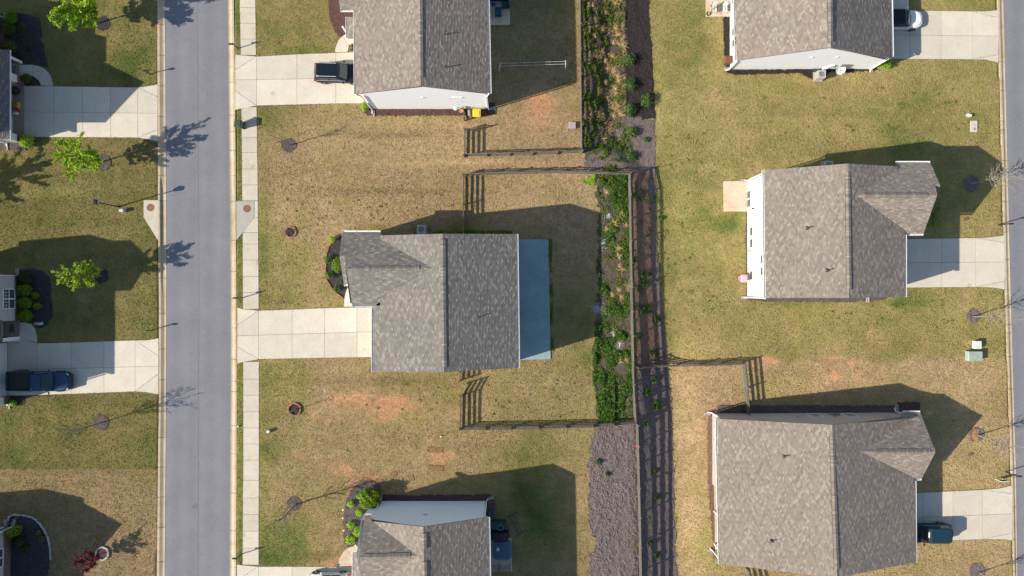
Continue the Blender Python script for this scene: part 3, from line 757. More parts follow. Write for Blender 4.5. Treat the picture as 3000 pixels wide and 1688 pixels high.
# beds round the houses
beds = [([(962, -40), (962, 20), (966, 60), (980, 95), (996, 112), (1010, 104), (1035, 92), (1100, 80), (1100, -40)], 'mulchbrown', 'a'),
        ([(1020, 152), (1028, 138), (1044, 127), (1080, 127), (1080, 152)], 'mulchbrown', 'b'),
        ([(1062, 308), (1064, 330), (1075, 340), (1200, 342), (1432, 340), (1450, 336), (1452, 300), (1070, 300)], 'mulchbrown', 'c'),
        ([(1003, 688), (982, 700), (966, 722), (957, 750), (954, 790), (956, 820), (975, 850), (1008, 875), (1013, 850), (1020, 835), (1040, 800), (1040, 690)], 'mulchblack', 'd'),
        ([(1058, 1410), (1030, 1430), (1012, 1470), (1006, 1500), (1004, 1560), (1010, 1590), (1022, 1612), (1040, 1602), (1060, 1596), (1100, 1580), (1120, 1470), (1124, 1448), (1110, 1415), (1085, 1404)], 'mulchring', 'e'),
        ([(1124, 1448), (1300, 1448), (1440, 1446), (1440, 1475), (1110, 1475)], 'mulchbrown', 'f'),
        ([(0, 40), (40, 35), (80, 42), (118, 50), (122, 70), (122, 110), (135, 160), (144, 200), (125, 197), (97, 190), (40, 186), (0, 180)], 'mulchblack', 'g'),
        ([(72, 219), (98, 222), (112, 234), (120, 252), (70, 252)], 'mulchblack', 'h'),
        ([(57, 790), (100, 785), (130, 795), (150, 815), (152, 860), (158, 925), (140, 955), (112, 966), (106, 958), (95, 945), (57, 944)], 'mulchblack', 'i'),
        ([(20, 1160), (75, 1158), (76, 1185), (60, 1192), (20, 1195)], 'mulchblack', 'j'),
        ([(26, 1524), (30, 1512), (40, 1507), (68, 1509), (96, 1515), (115, 1530), (130, 1550), (142, 1575), (148, 1605), (150, 1640), (140, 1700), (20, 1700)], 'mulchblack', 'k'),
        ([(0, 405), (60, 405), (112, 408), (90, 440), (0, 442)], 'mulchring', 'l'),
        ([(2116, 48), (2145, 48), (2145, 205), (2340, 200), (2570, 190), (2572, 205), (2545, 212), (2430, 212), (2420, 236), (2400, 240), (2382, 236), (2352, 222), (2340, 216), (2150, 222), (2126, 212), (2119, 160)], 'mulchdark', 'm'),
        ([(2560, 172), (2605, 172), (2612, 180), (2600, 195), (2560, 198)], 'mulchdark', 'n'),
        ([(2184, 620), (2196, 620), (2198, 862), (2186, 868), (2184, 760)], 'mulchring', 'o'),
        ([(2190, 866), (2560, 866), (2562, 880), (2500, 888), (2230, 884), (2190, 878)], 'mulchring', 'p'),
        ([(2540, 868), (2600, 868), (2598, 880), (2545, 882)], 'mulchring', 'q'),
        ([(2076, 1200), (2096, 1200), (2096, 1640), (2086, 1640), (2084, 1560), (2072, 1420), (2070, 1260)], 'mulchred', 'r'),
        ([(2100, 1186), (2640, 1186), (2640, 1215), (2100, 1216)], 'mulchring', 's'),
        ([(2626, 1176), (2696, 1176), (2696, 1220), (2626, 1220)], 'mulchbrown', 't')]
for i, (poly, m, k) in enumerate(beds): patch('mulch_bed', poly, m, 0.10, 0.040, 0.022, 0.07, seed=20 + i)

# paths and patios
slabs('garden_path', '', [[(59, 190), (97, 190.5), (97, 224), (59, 224)], [(97, 190.5), (115, 194), (130, 201), (112, 235), (104, 228), (97, 224)], [(130, 201), (143, 212), (152, 228), (158, 252), (121, 252), (117, 240), (112, 235)]], 'concrete', 0.055)
slabs('garden_path', '', [[(59, 945), (73, 944.6), (93, 949.5), (104, 962), (109, 985), (110.7, 1004), (59, 990)]], 'concrete', 0.055)
slabs('garden_path', '', [[(981, 154), (984, 138), (992, 118), (1003, 107), (1023, 134), (1019, 153)], [(1003, 107), (1016, 98), (1038, 96), (1070, 98), (1070, 126), (1044, 126), (1030, 130), (1023, 134)]], 'concrete', 0.055)
slabs('garden_path', '', [[(1007.5, 899), (1009, 875), (1015, 850), (1024, 834), (1080, 834), (1080, 899)]], 'concrete', 0.055)
slabs('garden_path', '', [[(990, 1659), (994, 1637), (1003, 1620), (1014, 1608), (1034, 1634), (1034, 1659)], [(1014, 1608), (1030, 1601), (1056, 1598), (1080, 1600), (1080, 1659), (1035, 1659), (1034, 1634)]], 'patiotan', 0.055)
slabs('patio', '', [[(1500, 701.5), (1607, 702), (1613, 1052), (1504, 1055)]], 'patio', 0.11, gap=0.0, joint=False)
slabs('patio', '', [[(1420, -70), (1494, -70), (1494, 73), (1420, 75)]], 'patiotan', 0.09, gap=0.0, joint=False)
slabs('patio', '', [[(1425, 1566), (1499, 1576), (1500, 1674), (1425, 1674)]], 'patiotan', 0.09, gap=0.0, joint=False)
slabs('patio', '', [[(2067, -60), (2142, -60), (2142, 49), (2068, 50)]], 'patiotan', 0.09, base=EZ, gap=0.0, joint=False)
slabs('patio', '', [[(2119, 531), (2191, 531), (2191, 620), (2120, 620)]], 'patiotan', 0.09, base=EZ, gap=0.0, joint=False)
slabs('patio', '', [[(2092, 1418), (2165, 1418), (2165, 1612), (2095, 1612)]], 'patiotan', 0.09, base=EZ, gap=0.0, joint=False)
slabs('porch_floor', '', [[(20, 186), (59, 186), (59, 224), (20, 224)]], 'porchfloor', 0.12, gap=0.0, joint=False)
slabs('porch_floor', '', [[(-60, 252), (70, 252), (70, 401), (-60, 401)]], 'porchfloor', 0.06, gap=0.0, joint=False)
slabs('porch_floor', '', [[(0, 938), (59, 938), (59, 985), (0, 985)]], 'porchfloor', 0.12, gap=0.0, joint=False)
slabs('porch_floor', '', [[(2600, 32), (2662, 31), (2662, -60), (2600, -60)]], 'concrete', 0.05, base=EZ, gap=0.0, joint=False)
# ------------------------------------------------------------------ houses
def shingle_color(kind, seed):
    r = random.Random(seed)
    L = 61
    base = []
    while len(base) < L:
        base += [r.uniform(.78, 1.0)] * r.choice((1, 1, 2)) + [r.uniform(0.0, .70) for _ in range(r.choice((2, 3, 3, 4)))]
    base = base[:L]
    shifts = {}
    def sh(row):
        if row not in shifts:
            p = 5 + (seed * 7) % 3
            k = row % (2 * p); shifts[row] = (k if k < p else 2 * p - k) + ((row // (2 * p)) * 17)
        return shifts[row]
    pal = {'brown': ((0.235, 0.205, 0.178), (0.190, 0.168, 0.152), (0.300, 0.272, 0.230)), 'grey': ((0.190, 0.180, 0.165), (0.155, 0.149, 0.142), (0.262, 0.252, 0.216))}[kind]
    def f(row, c, rnd):
        t = base[(c + sh(row)) % L] * 0.60 + rnd.random() * 0.42
        if t < 0.30: k = pal[1]
        elif t < 0.74: k = pal[0]
        else: k = pal[2]
        v = rnd.uniform(0.88, 1.12)
        q = rnd.random()
        tw = (1.0, 0.955, 0.92) if q < 0.25 else (1, 1, 1)
        return (k[0] * v * tw[0], k[1] * v * tw[1], k[2] * v * tw[2], 1.0 if t >= .74 else 0.0)
    return f
def planar(polys):
    pts = np.array([tuple(p) for poly in polys for p in poly])
    A = np.c_[pts[:, 0], pts[:, 1], np.ones(len(pts))]
    k = np.linalg.lstsq(A, pts[:, 2], rcond=None)[0]
    return [[Vector((p.x, p.y, k[0] * p.x + k[1] * p.y + k[2])) for p in poly] for poly in polys]
def roof(house, planes, kind, seed):
    """planes: list of lists of polygons (3-D), each list sharing one plane"""
    rf = MB()
    planes = [planar(pl) for pl in planes]
    for pl in planes:
        for poly in pl:
            n = Vector((0, 0, 0))
            for i in range(len(poly)): n += poly[i].cross(poly[(i + 1) % len(poly)])
            n.normalize()
            if n.z < 0: n = -n; poly = poly[::-1]
            m = len(poly)
            vs = [p + n * 0.0 for p in poly] + [p - n * 0.16 for p in poly]
            rf.add(vs, [tuple(range(m)), tuple(range(2 * m - 1, m - 1, -1))] + [(i, m + i, m + (i + 1) % m, (i + 1) % m) for i in range(m)])
    rfo = rf.build('roof', 'fascia', house)
    for i, pl in enumerate(planes):
        lay('shingles', pl, rfo, 'shingle', 0.142, 0.285, 0.016, shingle_color(kind, seed), seed + i)
    return rfo
def ridge_cap(rf, a, b, w=0.46, lift=0.07, seed=1, kind='brown', slope=0.33):
    """raised ridge vent with cap shingles, lying over the ridge a-b"""
    d = (b - a); L = d.length; x = d / L; s = Vector((0, 0, 1)).cross(x).normalized()
    n = int(L / 0.15); mb = MB(); r = random.Random(seed)
    fc = shingle_color(kind, seed + 50)
    for i in range(n):
        t0 = L * i / n; t1 = L * (i + 1) / n - 0.004
        c = fc(i, int(r.random() * 9), r); mb.cc = (c[0] * 0.92, c[1] * 0.92, c[2] * 0.92)
        for sg in (-1, 1):
            p0 = a + x * t0; p1 = a + x * t1; up = Vector((0, 0, lift)); dn = Vector((0, 0, lift - slope * w / 2))
            q = [p0 + up + Vector((0, 0, .008)), p1 + up, p1 + s * sg * w / 2 + dn, p0 + s * sg * w / 2 + dn + Vector((0, 0, .008))]
            if sg < 0: q = q[::-1]
            mb.add(q, [(0, 1, 2, 3)])
    mb.cc = (0.02, 0.02, 0.025)  # side and end faces coloured near-black, painting in the shadow below the cap
    for sg in (-1, 1):
        q = a + s * sg * w / 2 + Vector((0, 0, lift - slope * w / 2)); q2 = b + s * sg * w / 2 + Vector((0, 0, lift - slope * w / 2))
        mb.quad(q, q2, q2 - Vector((0, 0, 0.08)), q - Vector((0, 0, 0.08)))
    for q in (a, b):
        mb.quad(q + s * w / 2 + Vector((0, 0, lift - slope * w / 2)), q + Vector((0, 0, lift)), q - s * w / 2 + Vector((0, 0, lift - slope * w / 2)), q - Vector((0, 0, .05)))
    return mb.build('ridge_vent', 'shingle', rf)
def gutter(house, a, b, out):
    """white trough along the eave a-b; out = unit vector away from the roof"""
    a = Vector(a) - Vector((0, 0, 0.02)); b = Vector(b) - Vector((0, 0, 0.02)); o = Vector(out)
    w, h, t = 0.15, 0.10, 0.035
    mb = MB()
    d = (b - a).normalized()
    mb.bar(a + o * w / 2 - Vector((0, 0, h)), b + o * w / 2 - Vector((0, 0, h)), w, 0.02)
    mb.bar(a + o * (w) - Vector((0, 0, h / 2)), b + o * (w) - Vector((0, 0, h / 2)), t, h)
    for p in (a, b): mb.bar(p - Vector((0, 0, h / 2)), p + o * w - Vector((0, 0, h / 2)), 0.02, h)
    g = mb.build('gutter', 'white', house)
    L = (b - a).length; n = max(2, int(L / 0.9)); mb = MB()
    for i in range(n + 1):
        p = a + d * (L * i / n); mb.bar(p - Vector((0, 0, .01)), p + o * w - Vector((0, 0, .01)), 0.03, 0.01)
    mb.build('hangers', 'white', g)['kind'] = 'stuff'
    return g
def downspout(house, top, wall_top, foot, kick):
    mb = MB()
    top = Vector(top); wall_top = Vector(wall_top); foot = Vector(foot); kick = Vector(kick)
    pts = [top, wall_top, foot, kick]
    for a, b in zip(pts[:-1], pts[1:]): mb.bar(a, b, 0.10, 0.08)
    return mb.build('downspout', 'white', house)
SPL = []
def splash(x, y, ang, base, label, s=1.0):
    p = P(x, y, base)
    o = empty('splash_block', (p.x, p.y, base), label, 'splash block', 'concrete splash blocks under the downspouts')
    mb = MB(); mb.taper((0, 0, 0.0), (0.62 * s, 0.30 * s), (0.62 * s, 0.28 * s), 0.075)
    mb.build('block', 'slabgray', o, local=True)
    mb = MB()
    for sg in (-1, 1): mb.box((0, sg * 0.13 * s, 0.10), (0.62 * s, 0.035, 0.05))
    mb.box((-0.29 * s, 0, 0.10), (0.035, 0.24 * s, 0.05))
    mb.build('rim', 'slabgray', o, local=True)
    o.rotation_euler = (0, 0, R(ang)); return o
def window(wall, a, b, s0, s1, z0, z1, style='double', out=None, blind=False, name='window'):
    """a,b: foot of the wall in plan; s0,s1 distances along it; z0,z1 heights"""
    a = Vector((a[0], a[1], 0)); b = Vector((b[0], b[1], 0)); d = (b - a).normalized(); o = Vector((d.y, -d.x, 0))
    if out is not None and o.dot(Vector(out)) < 0: o = -o
    up = Vector((0, 0, 1)); t = 0.075
    mb = MB()
    p = lambda s, z, k=0.045: a + d * s + up * z + o * k
    mb.bar(p(s0, z0), p(s1, z0), 0.07, t, o); mb.bar(p(s0, z1), p(s1, z1), 0.07, t, o)
    mb.bar(p(s0, z0 + t / 2), p(s0, z1 - t / 2), t, 0.066, o); mb.bar(p(s1, z0 + t / 2), p(s1, z1 - t / 2), t, 0.066, o)
    cols = [(s0, s1)]
    if style == 'twin': m = (s0 + s1) / 2; mb.bar(p(m, z0 + t / 2), p(m, z1 - t / 2), 0.10, 0.064, o); cols = [(s0, m), (m, s1)]
    fr = mb.build(name, 'white', wall)
    for c0, c1 in cols:
        zm = (z0 + z1) / 2
        mb = MB(); mb.bar(p(c0 + t / 2, zm), p(c1 - t / 2, zm), 0.05, 0.05, o)
        if style == 'twin':
            for q in (0.33, 0.66):
                mb.bar(p(c0 + (c1 - c0) * q, zm, .035), p(c0 + (c1 - c0) * q, z1 - t / 2, .035), 0.025, 0.02, o)
            mb.bar(p(c0 + t / 2, zm + (z1 - zm) / 2, .035), p(c1 - t / 2, zm + (z1 - zm) / 2, .035), 0.02, 0.025, o)
        if style != 'door': mb.build('sash_rail', 'white', fr)
        for q0, q1, m in ((z0, zm, 'glass'), (zm, z1, 'blind' if blind else 'glass')):
            g = MB(); g.quad(p(c0, q0, .03), p(c1, q0, .03), p(c1, q1, .03), p(c0, q1, .03)); g.build('pane', m, fr)
    return fr
def walls(house, faces, material='siding', color=(0.6, 0.6, 0.6), seed=0, brick=()):
    """faces: list of (polygon 3-D counter-clockwise seen from outside, lapped?)"""
    core = MB()
    wall = None
    for poly, lap in faces:
        core.add(poly, [tuple(range(len(poly)))])
    core.cc = None
    cm = mat('house_wall', color, 0.6, 0.04)
    w = core.build('wall', cm, house)
    for i, (poly, lap) in enumerate(faces):
        if lap:
            f = lambda r, c, rnd: (color[0] * (q := rnd.uniform(0.985, 1.015)), color[1] * q, color[2] * q)
            lay('clapboards', [poly], w, 'siding', 0.115, 3.66, 0.012, f, seed + i, vertical_wall=True)
    return w
def wallpoly(a, b, base, tops):
    """a -> b plan points with outside on the right-hand... (counter-clockwise seen from outside); tops: list of (t, z)"""
    A = Vector((a[0], a[1], base)); B = Vector((b[0], b[1], base))
    pts = [A, B]
    for t, z in sorted(tops, key=lambda q: -q[0]):
        pts.append(Vector((a[0] + (b[0] - a[0]) * t, a[1] + (b[1] - a[1]) * t, z)))
    return pts
def vent_pipe(rf, x, y, z, h=0.42):
    p = P(x, y, z); mb = MB()
    mb.cyl((p.x, p.y), 0.055, z - 0.15, z + h, 10); mb.ring((p.x, p.y), 0.045, 0.06, z + h, z + h + .03, 10)
    v = mb.build('vent_pipe', 'white' if False else 'lead', rf)
    mb = MB(); mb.taper((p.x, p.y, z - 0.04), (0.34, 0.34), (0.16, 0.16), 0.10); mb.build('flashing', 'lead', v)
    return v

# ---- 1. middle house, grey roof, big rear patio
h = empty('house', (0, 0, 0), 'two-storey house with grey shingle roof in the middle, big bluish patio behind it', 'house')
zE, zR = 5.5, 7.8
rf = roof(h, [
    [[P(1114, 690, 5.73), P(1297, 685, zR), P(1302, 1090.5, zR), P(1114, 1089, 5.73)], [P(1114, 895, 5.73), P(1114, 1089, 5.73), P(1093, 1089, zE), P(1093, 896, zE)]],
    [[P(1297, 685, zR), P(1513, 686, zE), P(1518, 1078, zE), P(1302, 1090.5, zR)]],
    [[P(1003, 681, 5.3), P(1114, 681, 5.3), P(1116, 690, 5.5), P(1271, 785, 7.45), P(1014, 787, 7.45)], [P(1003, 681, 5.3), P(1012, 751, 6.73), P(994.6, 751, 6.73)]],
    [[P(1014, 787, 7.45), P(1271, 785, 7.45), P(1092, 898.5, 5.3), P(1032.5, 898, 5.3)]],
    [[P(994.6, 751, 6.73), P(1022, 751, 6.73), P(1026, 833, 5.13), P(1007.7, 833, 5.13)]]], 'grey', 3)
ridge_cap(rf, P(1297.3, 700, zR), P(1301.7, 1077, zR), seed=4, kind='grey')
ridge_cap(rf, P(1031, 787, 7.45), P(1229, 785.4, 7.45), seed=5, kind='grey', slope=0.6)
vent_pipe(rf, 1402, 929, 6.6)
gutter(h, P(1003, 681, 5.3), P(1114, 681, 5.3), (0, 1, 0)); gutter(h, P(1092, 898.5, 5.3), P(1032.5, 898, 5.3), (0, -1, 0)); gutter(h, P(1026, 833, 5.13), P(1007.7, 833, 5.13), (0, -1, 0))
gutter(h, P(1093, 900, zE), P(1093, 1089, zE), (-1, 0, 0)); gutter(h, P(1513, 686, zE), P(1518, 1078, zE), (1, 0, 0))
def box_walls(h, x0, x1, y0, y1, zt, gable_axis, zg, base=0.0, color=(0.6, 0.6, 0.6), laps='', seed=0, gt=0.5):
    """plan pixel rectangle; gable_axis 'NS' puts gables on the north and south walls, 'EW' on east and west"""
    NW, NE, SE, SW = [G(*q) for q in ((x0, y0), (x1, y0), (x1, y1), (x0, y1))]
    g = [(gt, zg)]
    f = []
    ns = g if gable_axis == 'NS' else []; ew = g if gable_axis == 'EW' else []
    f.append((wallpoly(SW, SE, base, [(0, zt), (1, zt)] + ns), 'S' in laps))
    f.append((wallpoly(NE, NW, base, [(0, zt), (1, zt)] + [(1 - t, z) for t, z in ns]), 'N' in laps))
    f.append((wallpoly(SE, NE, base, [(0, zt), (1, zt)] + ew), 'E' in laps))
    f.append((wallpoly(NW, SW, base, [(0, zt), (1, zt)] + ew), 'W' in laps))
    return walls(h, f, color=color, seed=seed), (NW, NE, SE, SW)
WHITE = (0.78, 0.80, 0.82)
w, c = box_walls(h, 1134, 1503, 704, 1060, 5.45, 'NS', 7.55, 0, (0.62, 0.64, 0.66), 'ENSW', 11)
box_walls(h, 1062, 1140, 698, 885, 5.2, 'EW', 7.1, 0, (0.62, 0.64, 0.66), '', 12)
box_walls(h, 1042, 1070, 698, 828, 5.05, 'EW', 6.4, 0, (0.62, 0.64, 0.66), '', 13)
window(w, c[2], c[1], 4, 5.9, 0.1, 2.1, 'door', (1, 0, 0), name='door'); window(w, c[2], c[1], 8, 9, 0.9, 2.1, out=(1, 0, 0)); window(w, c[2], c[1], 1.6, 2.6, 3.6, 4.9, out=(1, 0, 0))

# ---- 2. north middle house
h = empty('house', (0, 0, 0), 'two-storey house with white south gable, dark car in its driveway', 'house')
rf = roof(h, [
    [[P(1033, -130, zE), P(1229, -135, zR), P(1233, 252, zR), P(1041.8, 276, zE)]],
    [[P(1229, -135, zR), P(1426, -130, zE), P(1434.8, 273, zE), P(1233, 252, zR)]],
    [[P(980, -84, 7.45), P(1205, -84, 7.45), P(1041, 29, 5.3), P(997, 29, 5.3)]],
    [[P(980, -84, 7.45), P(1205, -84, 7.45), P(1040, -190, 5.3), P(990, -190, 5.3)]],
    [[P(1017, 50, 2.9), P(1062, 50, 3.5), P(1062, 111, 3.5), P(1018, 112, 2.9)]]], 'brown', 7)
ridge_cap(rf, P(1229.5, -120, zR), P(1232.6, 226, zR), seed=8)
vent_pipe(rf, 1302, 103, 6.9); vent_pipe(rf, 1306, 198, 6.9)
gutter(h, P(997, 29, 5.3), P(1041, 29, 5.3), (0, -1, 0)); gutter(h, P(1039.5, 29, zE), P(1041.8, 276, zE), (-1, 0, 0)); gutter(h, P(1426, -130, zE), P(1434.8, 273, zE), (1, 0, 0))
gutter(h, P(1017, 50, 2.9), P(1018, 112, 2.9), (-1, 0, 0))
w, c = box_walls(h, 1095, 1429, -60, 319.5, 5.4, 'NS', 7.6, 0, WHITE, 'SW', 14, gt=0.52)
box_walls(h, 1042, 1100, -60, 17, 5.1, 'EW', 6.9, 0, WHITE, 'S', 15)
for s, zz in ((5.4, 4.3), (8.4, 4.35), (8.75, 4.35), (9.1, 4.3)):
    mb = MB(); q = G(1095 + s * 29 * 1.0, 319.5); mb.box((q.x, q.y - 0.05, zz), (0.28, 0.10, 0.14)); v = mb.build('wall_vent', 'white', w)
    mb = MB(); mb.box((q.x + .05, q.y - 0.105, zz - .02), (0.12, 0.012, 0.05)); mb.build('vent_mouth', 'black', v)
mb = MB(); q = P(1064, 112, 0); mb.prism([tuple(P(1022, 108, 0)[:2]), tuple(P(1026, 108, 0)[:2]), tuple(P(1026, 112, 0)[:2]), tuple(P(1022, 112, 0)[:2])], 0, 2.85); mb.build('porch_post', 'white', h)
a = P(1043, 277, 5.4); downspout(h, a, (G(1091, 320).x, G(1091, 323).y, 4.95), (G(1091, 320).x, G(1091, 323).y, 0.15), (G(1091, 320).x, G(1091, 334).y, 0.12))
a = P(1433, 274, 5.4); downspout(h, a, (G(1431.5, 320).x, G(0, 322.5).y, 4.95), (G(1431.5, 320).x, G(0, 322.5).y, 0.15), (G(1431.5 + 4, 320).x, G(0, 322.5).y, 0.12))
splash(1094, 334, -90, 0, 'light splash block under the corner downspout beside the small bright shrub')
splash(1444, 319, 0, 0, 'bluish splash block at the wall corner behind the yellow bin')

# ---- 3. south middle house
h = empty('house', (0, 0, 0), 'house with pale blue-grey side wall at the bottom edge, round green shrubs in front', 'house')
rf = roof(h, [
    [[P(1085.7, 1526.6, zE), P(1240.8, 1544, zR), P(1247, 1900, zR), P(1082, 1900, zE)]],
    [[P(1240.8, 1544, zR), P(1430, 1516, zE), P(1437, 1900, zE), P(1247, 1900, zR)]],
    [[P(1068, 1511, 5.3), P(1087, 1511, 5.3), P(1090, 1528, 5.7), P(1231, 1627, 7.5), P(1054, 1632, 7.5)]],
    [[P(1054, 1632, 7.5), P(1231, 1627, 7.5), P(1090, 1745, 5.3), P(1066, 1745, 5.3)]],
    [[P(1036, 1618, 2.9), P(1110, 1618, 3.7), P(1110, 1790, 3.7), P(1036, 1790, 2.9)]]], 'brown', 17)
ridge_cap(rf, P(1242, 1563, zR), P(1242.7, 1608, zR), seed=18); ridge_cap(rf, P(1243.3, 1645, zR), P(1246, 1800, zR), seed=19)
ridge_cap(rf, P(1073, 1631.5, 7.5), P(1202, 1628, 7.5), seed=20, slope=0.7)
gutter(h, P(1068, 1511, 5.3), P(1087, 1511, 5.3), (0, 1, 0)); gutter(h, P(1430, 1516, zE), P(1437, 1900, zE), (1, 0, 0)); gutter(h, P(1036, 1618, 2.9), P(1036, 1790, 2.9), (-1, 0, 0))
BL = (0.66, 0.74, 0.80)
w, c = box_walls(h, 1120, 1423, 1468, 1850, 5.4, 'NS', 7.6, 0, BL, 'NE', 21)
box_walls(h, 1090, 1126, 1474, 1625, 5.1, 'EW', 6.9, 0, BL, '', 22)
mb = MB(); q = G(1262, 1463.5); mb.box((q.x, q.y, 4.2), (0.4, 0.12, 0.3)); mb.build('wall_vent', 'white', w)
mb = MB(); mb.bar(P(1037, 1617, 2.8), P(1056, 1614, 2.8), 0.12, 0.16); mb.build('porch_beam', 'white', h)
downspout(h, P(1085, 1525, 5.3), (G(1117, 0).x, G(0, 1466).y, 4.9), (G(1117, 0).x, G(0, 1466).y, 0.15), (G(1117, 0).x, G(0, 1456).y, 0.1))
downspout(h, P(1431, 1517, 5.4), (G(1426, 0).x, G(0, 1465.5).y, 4.9), (G(1426, 0).x, G(0, 1465.5).y, 0.15), (G(1430, 0).x, G(0, 1461).y, 0.1))
splash(1118, 1450, 80, 0, 'narrow splash block beside the big round shrub at the pale grey house corner', 0.8)
splash(1438, 1459, 15, 0, 'grey splash block beside the two brown bins')

# ---- 4. north-east ranch house
zE, zR = 2.2, 5.9
h = empty('house', (0, 0, EZ), 'single-storey white house at the top edge with a satellite dish at its south wall', 'house')
rf = roof(h, [
    [[P(2150, -170, zE), P(2431, -175, zR), P(2434, 139, zR), P(2157, 177, zE)]],
    [[P(2431, -175, zR), P(2607, -170, zE), P(2614, 172, zE), P(2434, 140, zR)]]], 'brown', 27)
ridge_cap(rf, P(2431, -160, zR), P(2433.6, 122, zR), seed=28)
gutter(h, P(2152, -170, zE), P(2157, 177, zE), (-1, 0, 0)); gutter(h, P(2609, -170, zE), P(2614, 165, zE), (1, 0, 0))
w, c = box_walls(h, 2145, 2562, -120, 196, 2.15, 'NS', 5.6, EZ, WHITE, 'SW', 29)
for y0, y1 in ((90, 114), (123, 146)): window(w, G(2145, 0), G(2145, 300), *[((y * 1.0 - 844) * 1.003 + 844) / PPM for y in (y0, y1)], 0.1, 1.5, out=(-1, 0, 0))
window(w, G(2145, -10), G(2145, 300), 0.1, 1.0, 0.1, 1.5, out=(-1, 0, 0))
for x in (2381, 2455):
    q = P(x, 167, 3.2); mb = MB(); mb.box((q.x, G(0, 196).y - 0.05, 3.0), (0.22, 0.10, 0.16)); v = mb.build('wall_vent', 'white', w)
    mb = MB(); mb.box((q.x + .05, G(0, 196).y - 0.106, 2.97), (0.11, 0.012, 0.06)); mb.build('vent_mouth', 'black', v)
downspout(h, P(2158, 178, 2.1), (G(2141, 0).x, G(0, 199).y, 1.8), (G(2141, 0).x, G(0, 199).y, EZ + .15), (G(2132, 0).x, G(0, 201).y, EZ + .1))
downspout(h, P(2613, 167, 2.1), (G(2559, 0).x, G(0, 199).y, 1.7), (G(2559, 0).x, G(0, 199).y, EZ + .15), (G(2558, 0).x, G(0, 206).y, EZ + .1))
splash(2131, 203, 190, EZ, 'concrete splash block below the brown bin at the white house corner')
splash(2551, 203, -90, EZ, 'white splash block next to the bright shrub by the driveway')
for x, z0, s in ((2430, 0.4, (0.42, 0.16, 0.7)), (2419, -0.2, (0.34, 0.2, 0.45)), (2470, 0.55, (0.95, 0.14, 0.55))):
    q = P(x, 190, 0); mb = MB(); mb.box((q.x, G(0, 196).y - s[1] / 2, z0), s); mb.build('meter_box', 'iron' if x == 2470 else 'white', w)
mb = MB(); q = P(2452, 190, 0); y = G(0, 196).y - .06
mb.tube([(q.x, y, -.6), (q.x + .1, y, .3), (q.x + .6, y, .35)], 0.03); mb.build('conduit', 'iron', w)

# ---- 5. middle-east house
zE, zR = 4.9, 7.2
h = empty('house', (0, 0, EZ), 'house with white rear wall of many windows, tan rear patio and pink bin', 'house')
rf = roof(h, [
    [[P(2238, 499, zE), P(2483.4, 479.6, zR), P(2488, 873, zR), P(2243, 873, zE)]],
    [[P(2483.4, 479.6, zR), P(2630, 488, 5.25), P(2652, 688, zE), P(2652, 870, zE), P(2488, 873, zR)]],
    [[P(2626, 477, 4.7), P(2725, 477, 4.7), P(2746, 571, 6.9), P(2496, 571, 6.9), P(2626, 487, 5.0)], [P(2725, 477, 4.7), P(2754, 543, 6.25), P(2736, 543, 6.25)]],
    [[P(2496, 571, 6.9), P(2746, 571, 6.9), P(2705, 685, 4.7), P(2645, 686, 4.7)]],
    [[P(2736, 543, 6.25), P(2754, 543, 6.25), P(2750, 566, 5.75), P(2738, 566, 5.75)]]], 'brown', 33)
ridge_cap(rf, P(2483.6, 504, zR), P(2487.6, 848, zR), seed=34); ridge_cap(rf, P(2514, 571.5, 6.9), P(2718, 571.5, 6.9), seed=35, slope=0.6)
vent_pipe(rf, 2366, 668, 6.15); vent_pipe(rf, 2424, 792, 6.7)
gutter(h, P(2238, 499, zE), P(2243, 873, zE), (-1, 0, 0)); gutter(h, P(2652, 688, zE), P(2652, 870, zE), (1, 0, 0))
gutter(h, P(2626, 477, 4.7), P(2725, 477, 4.7), (0, 1, 0)); gutter(h, P(2648, 686, 4.7), P(2705, 685, 4.7), (0, -1, 0))
w, c = box_walls(h, 2197, 2556, 530, 868, 4.85, 'NS', 6.95, EZ, WHITE, 'W', 36)
box_walls(h, 2540, 2622, 520, 680, 4.6, 'EW', 6.5, EZ, WHITE, '', 37)
def wy(y0, y1): return [((844 + (y - 844) * 1.01) - 530) / PPM for y in (y0, y1)]
window(w, c[0], c[3], *wy(561, 609), EZ + .05, 1.30, 'twin', (-1, 0, 0), True, 'door')
for y0, y1, z0, z1 in ((669, 694, .1, 1.65), (702.5, 728, .1, 1.65), (795, 821, .1, 1.65), (747.5, 773, 3.05, 4.3), (783, 808, 3.05, 4.3)):
    k = 1.01 if z0 < 2 else 0.955
    window(w, c[0], c[3], *[((844 + (y - 844) * k) - 530) / PPM for y in (y0, y1)], z0, z1, 'double', (-1, 0, 0), z0 < 2)
mb = MB(); q = G(2197, 615); mb.box((q.x - .08, q.y, 1.1), (0.16, 0.14, 0.28)); mb.build('wall_lamp', 'black', w)
mb = MB(); q = G(2197, 735); mb.box((q.x - .08, q.y, 0.0), (0.12, 0.12, 0.3)); mb.build('hose_bib', 'iron', w)
downspout(h, P(2238, 498, zE - .1), (G(2197 - 3, 0).x, G(0, 527).y, 4.3), (G(2194, 0).x, G(0, 527).y, EZ + .15), (G(2186, 0).x, G(0, 526).y, EZ + .1))
downspout(h, P(2242, 875, zE - .1), (G(2194, 0).x, G(0, 872).y, 4.3), (G(2194, 0).x, G(0, 872).y, EZ + .15), (G(2185, 0).x, G(0, 873).y, EZ + .1))
splash(2178, 529, 180, EZ, 'splash block at the top corner of the small tan patio'); splash(2180, 872, 180, EZ, 'white splash block below the pink bin at the white wall corner')
splash(2541, 877, -88, EZ, 'splash block on the south side strip of mulch, under the eave')

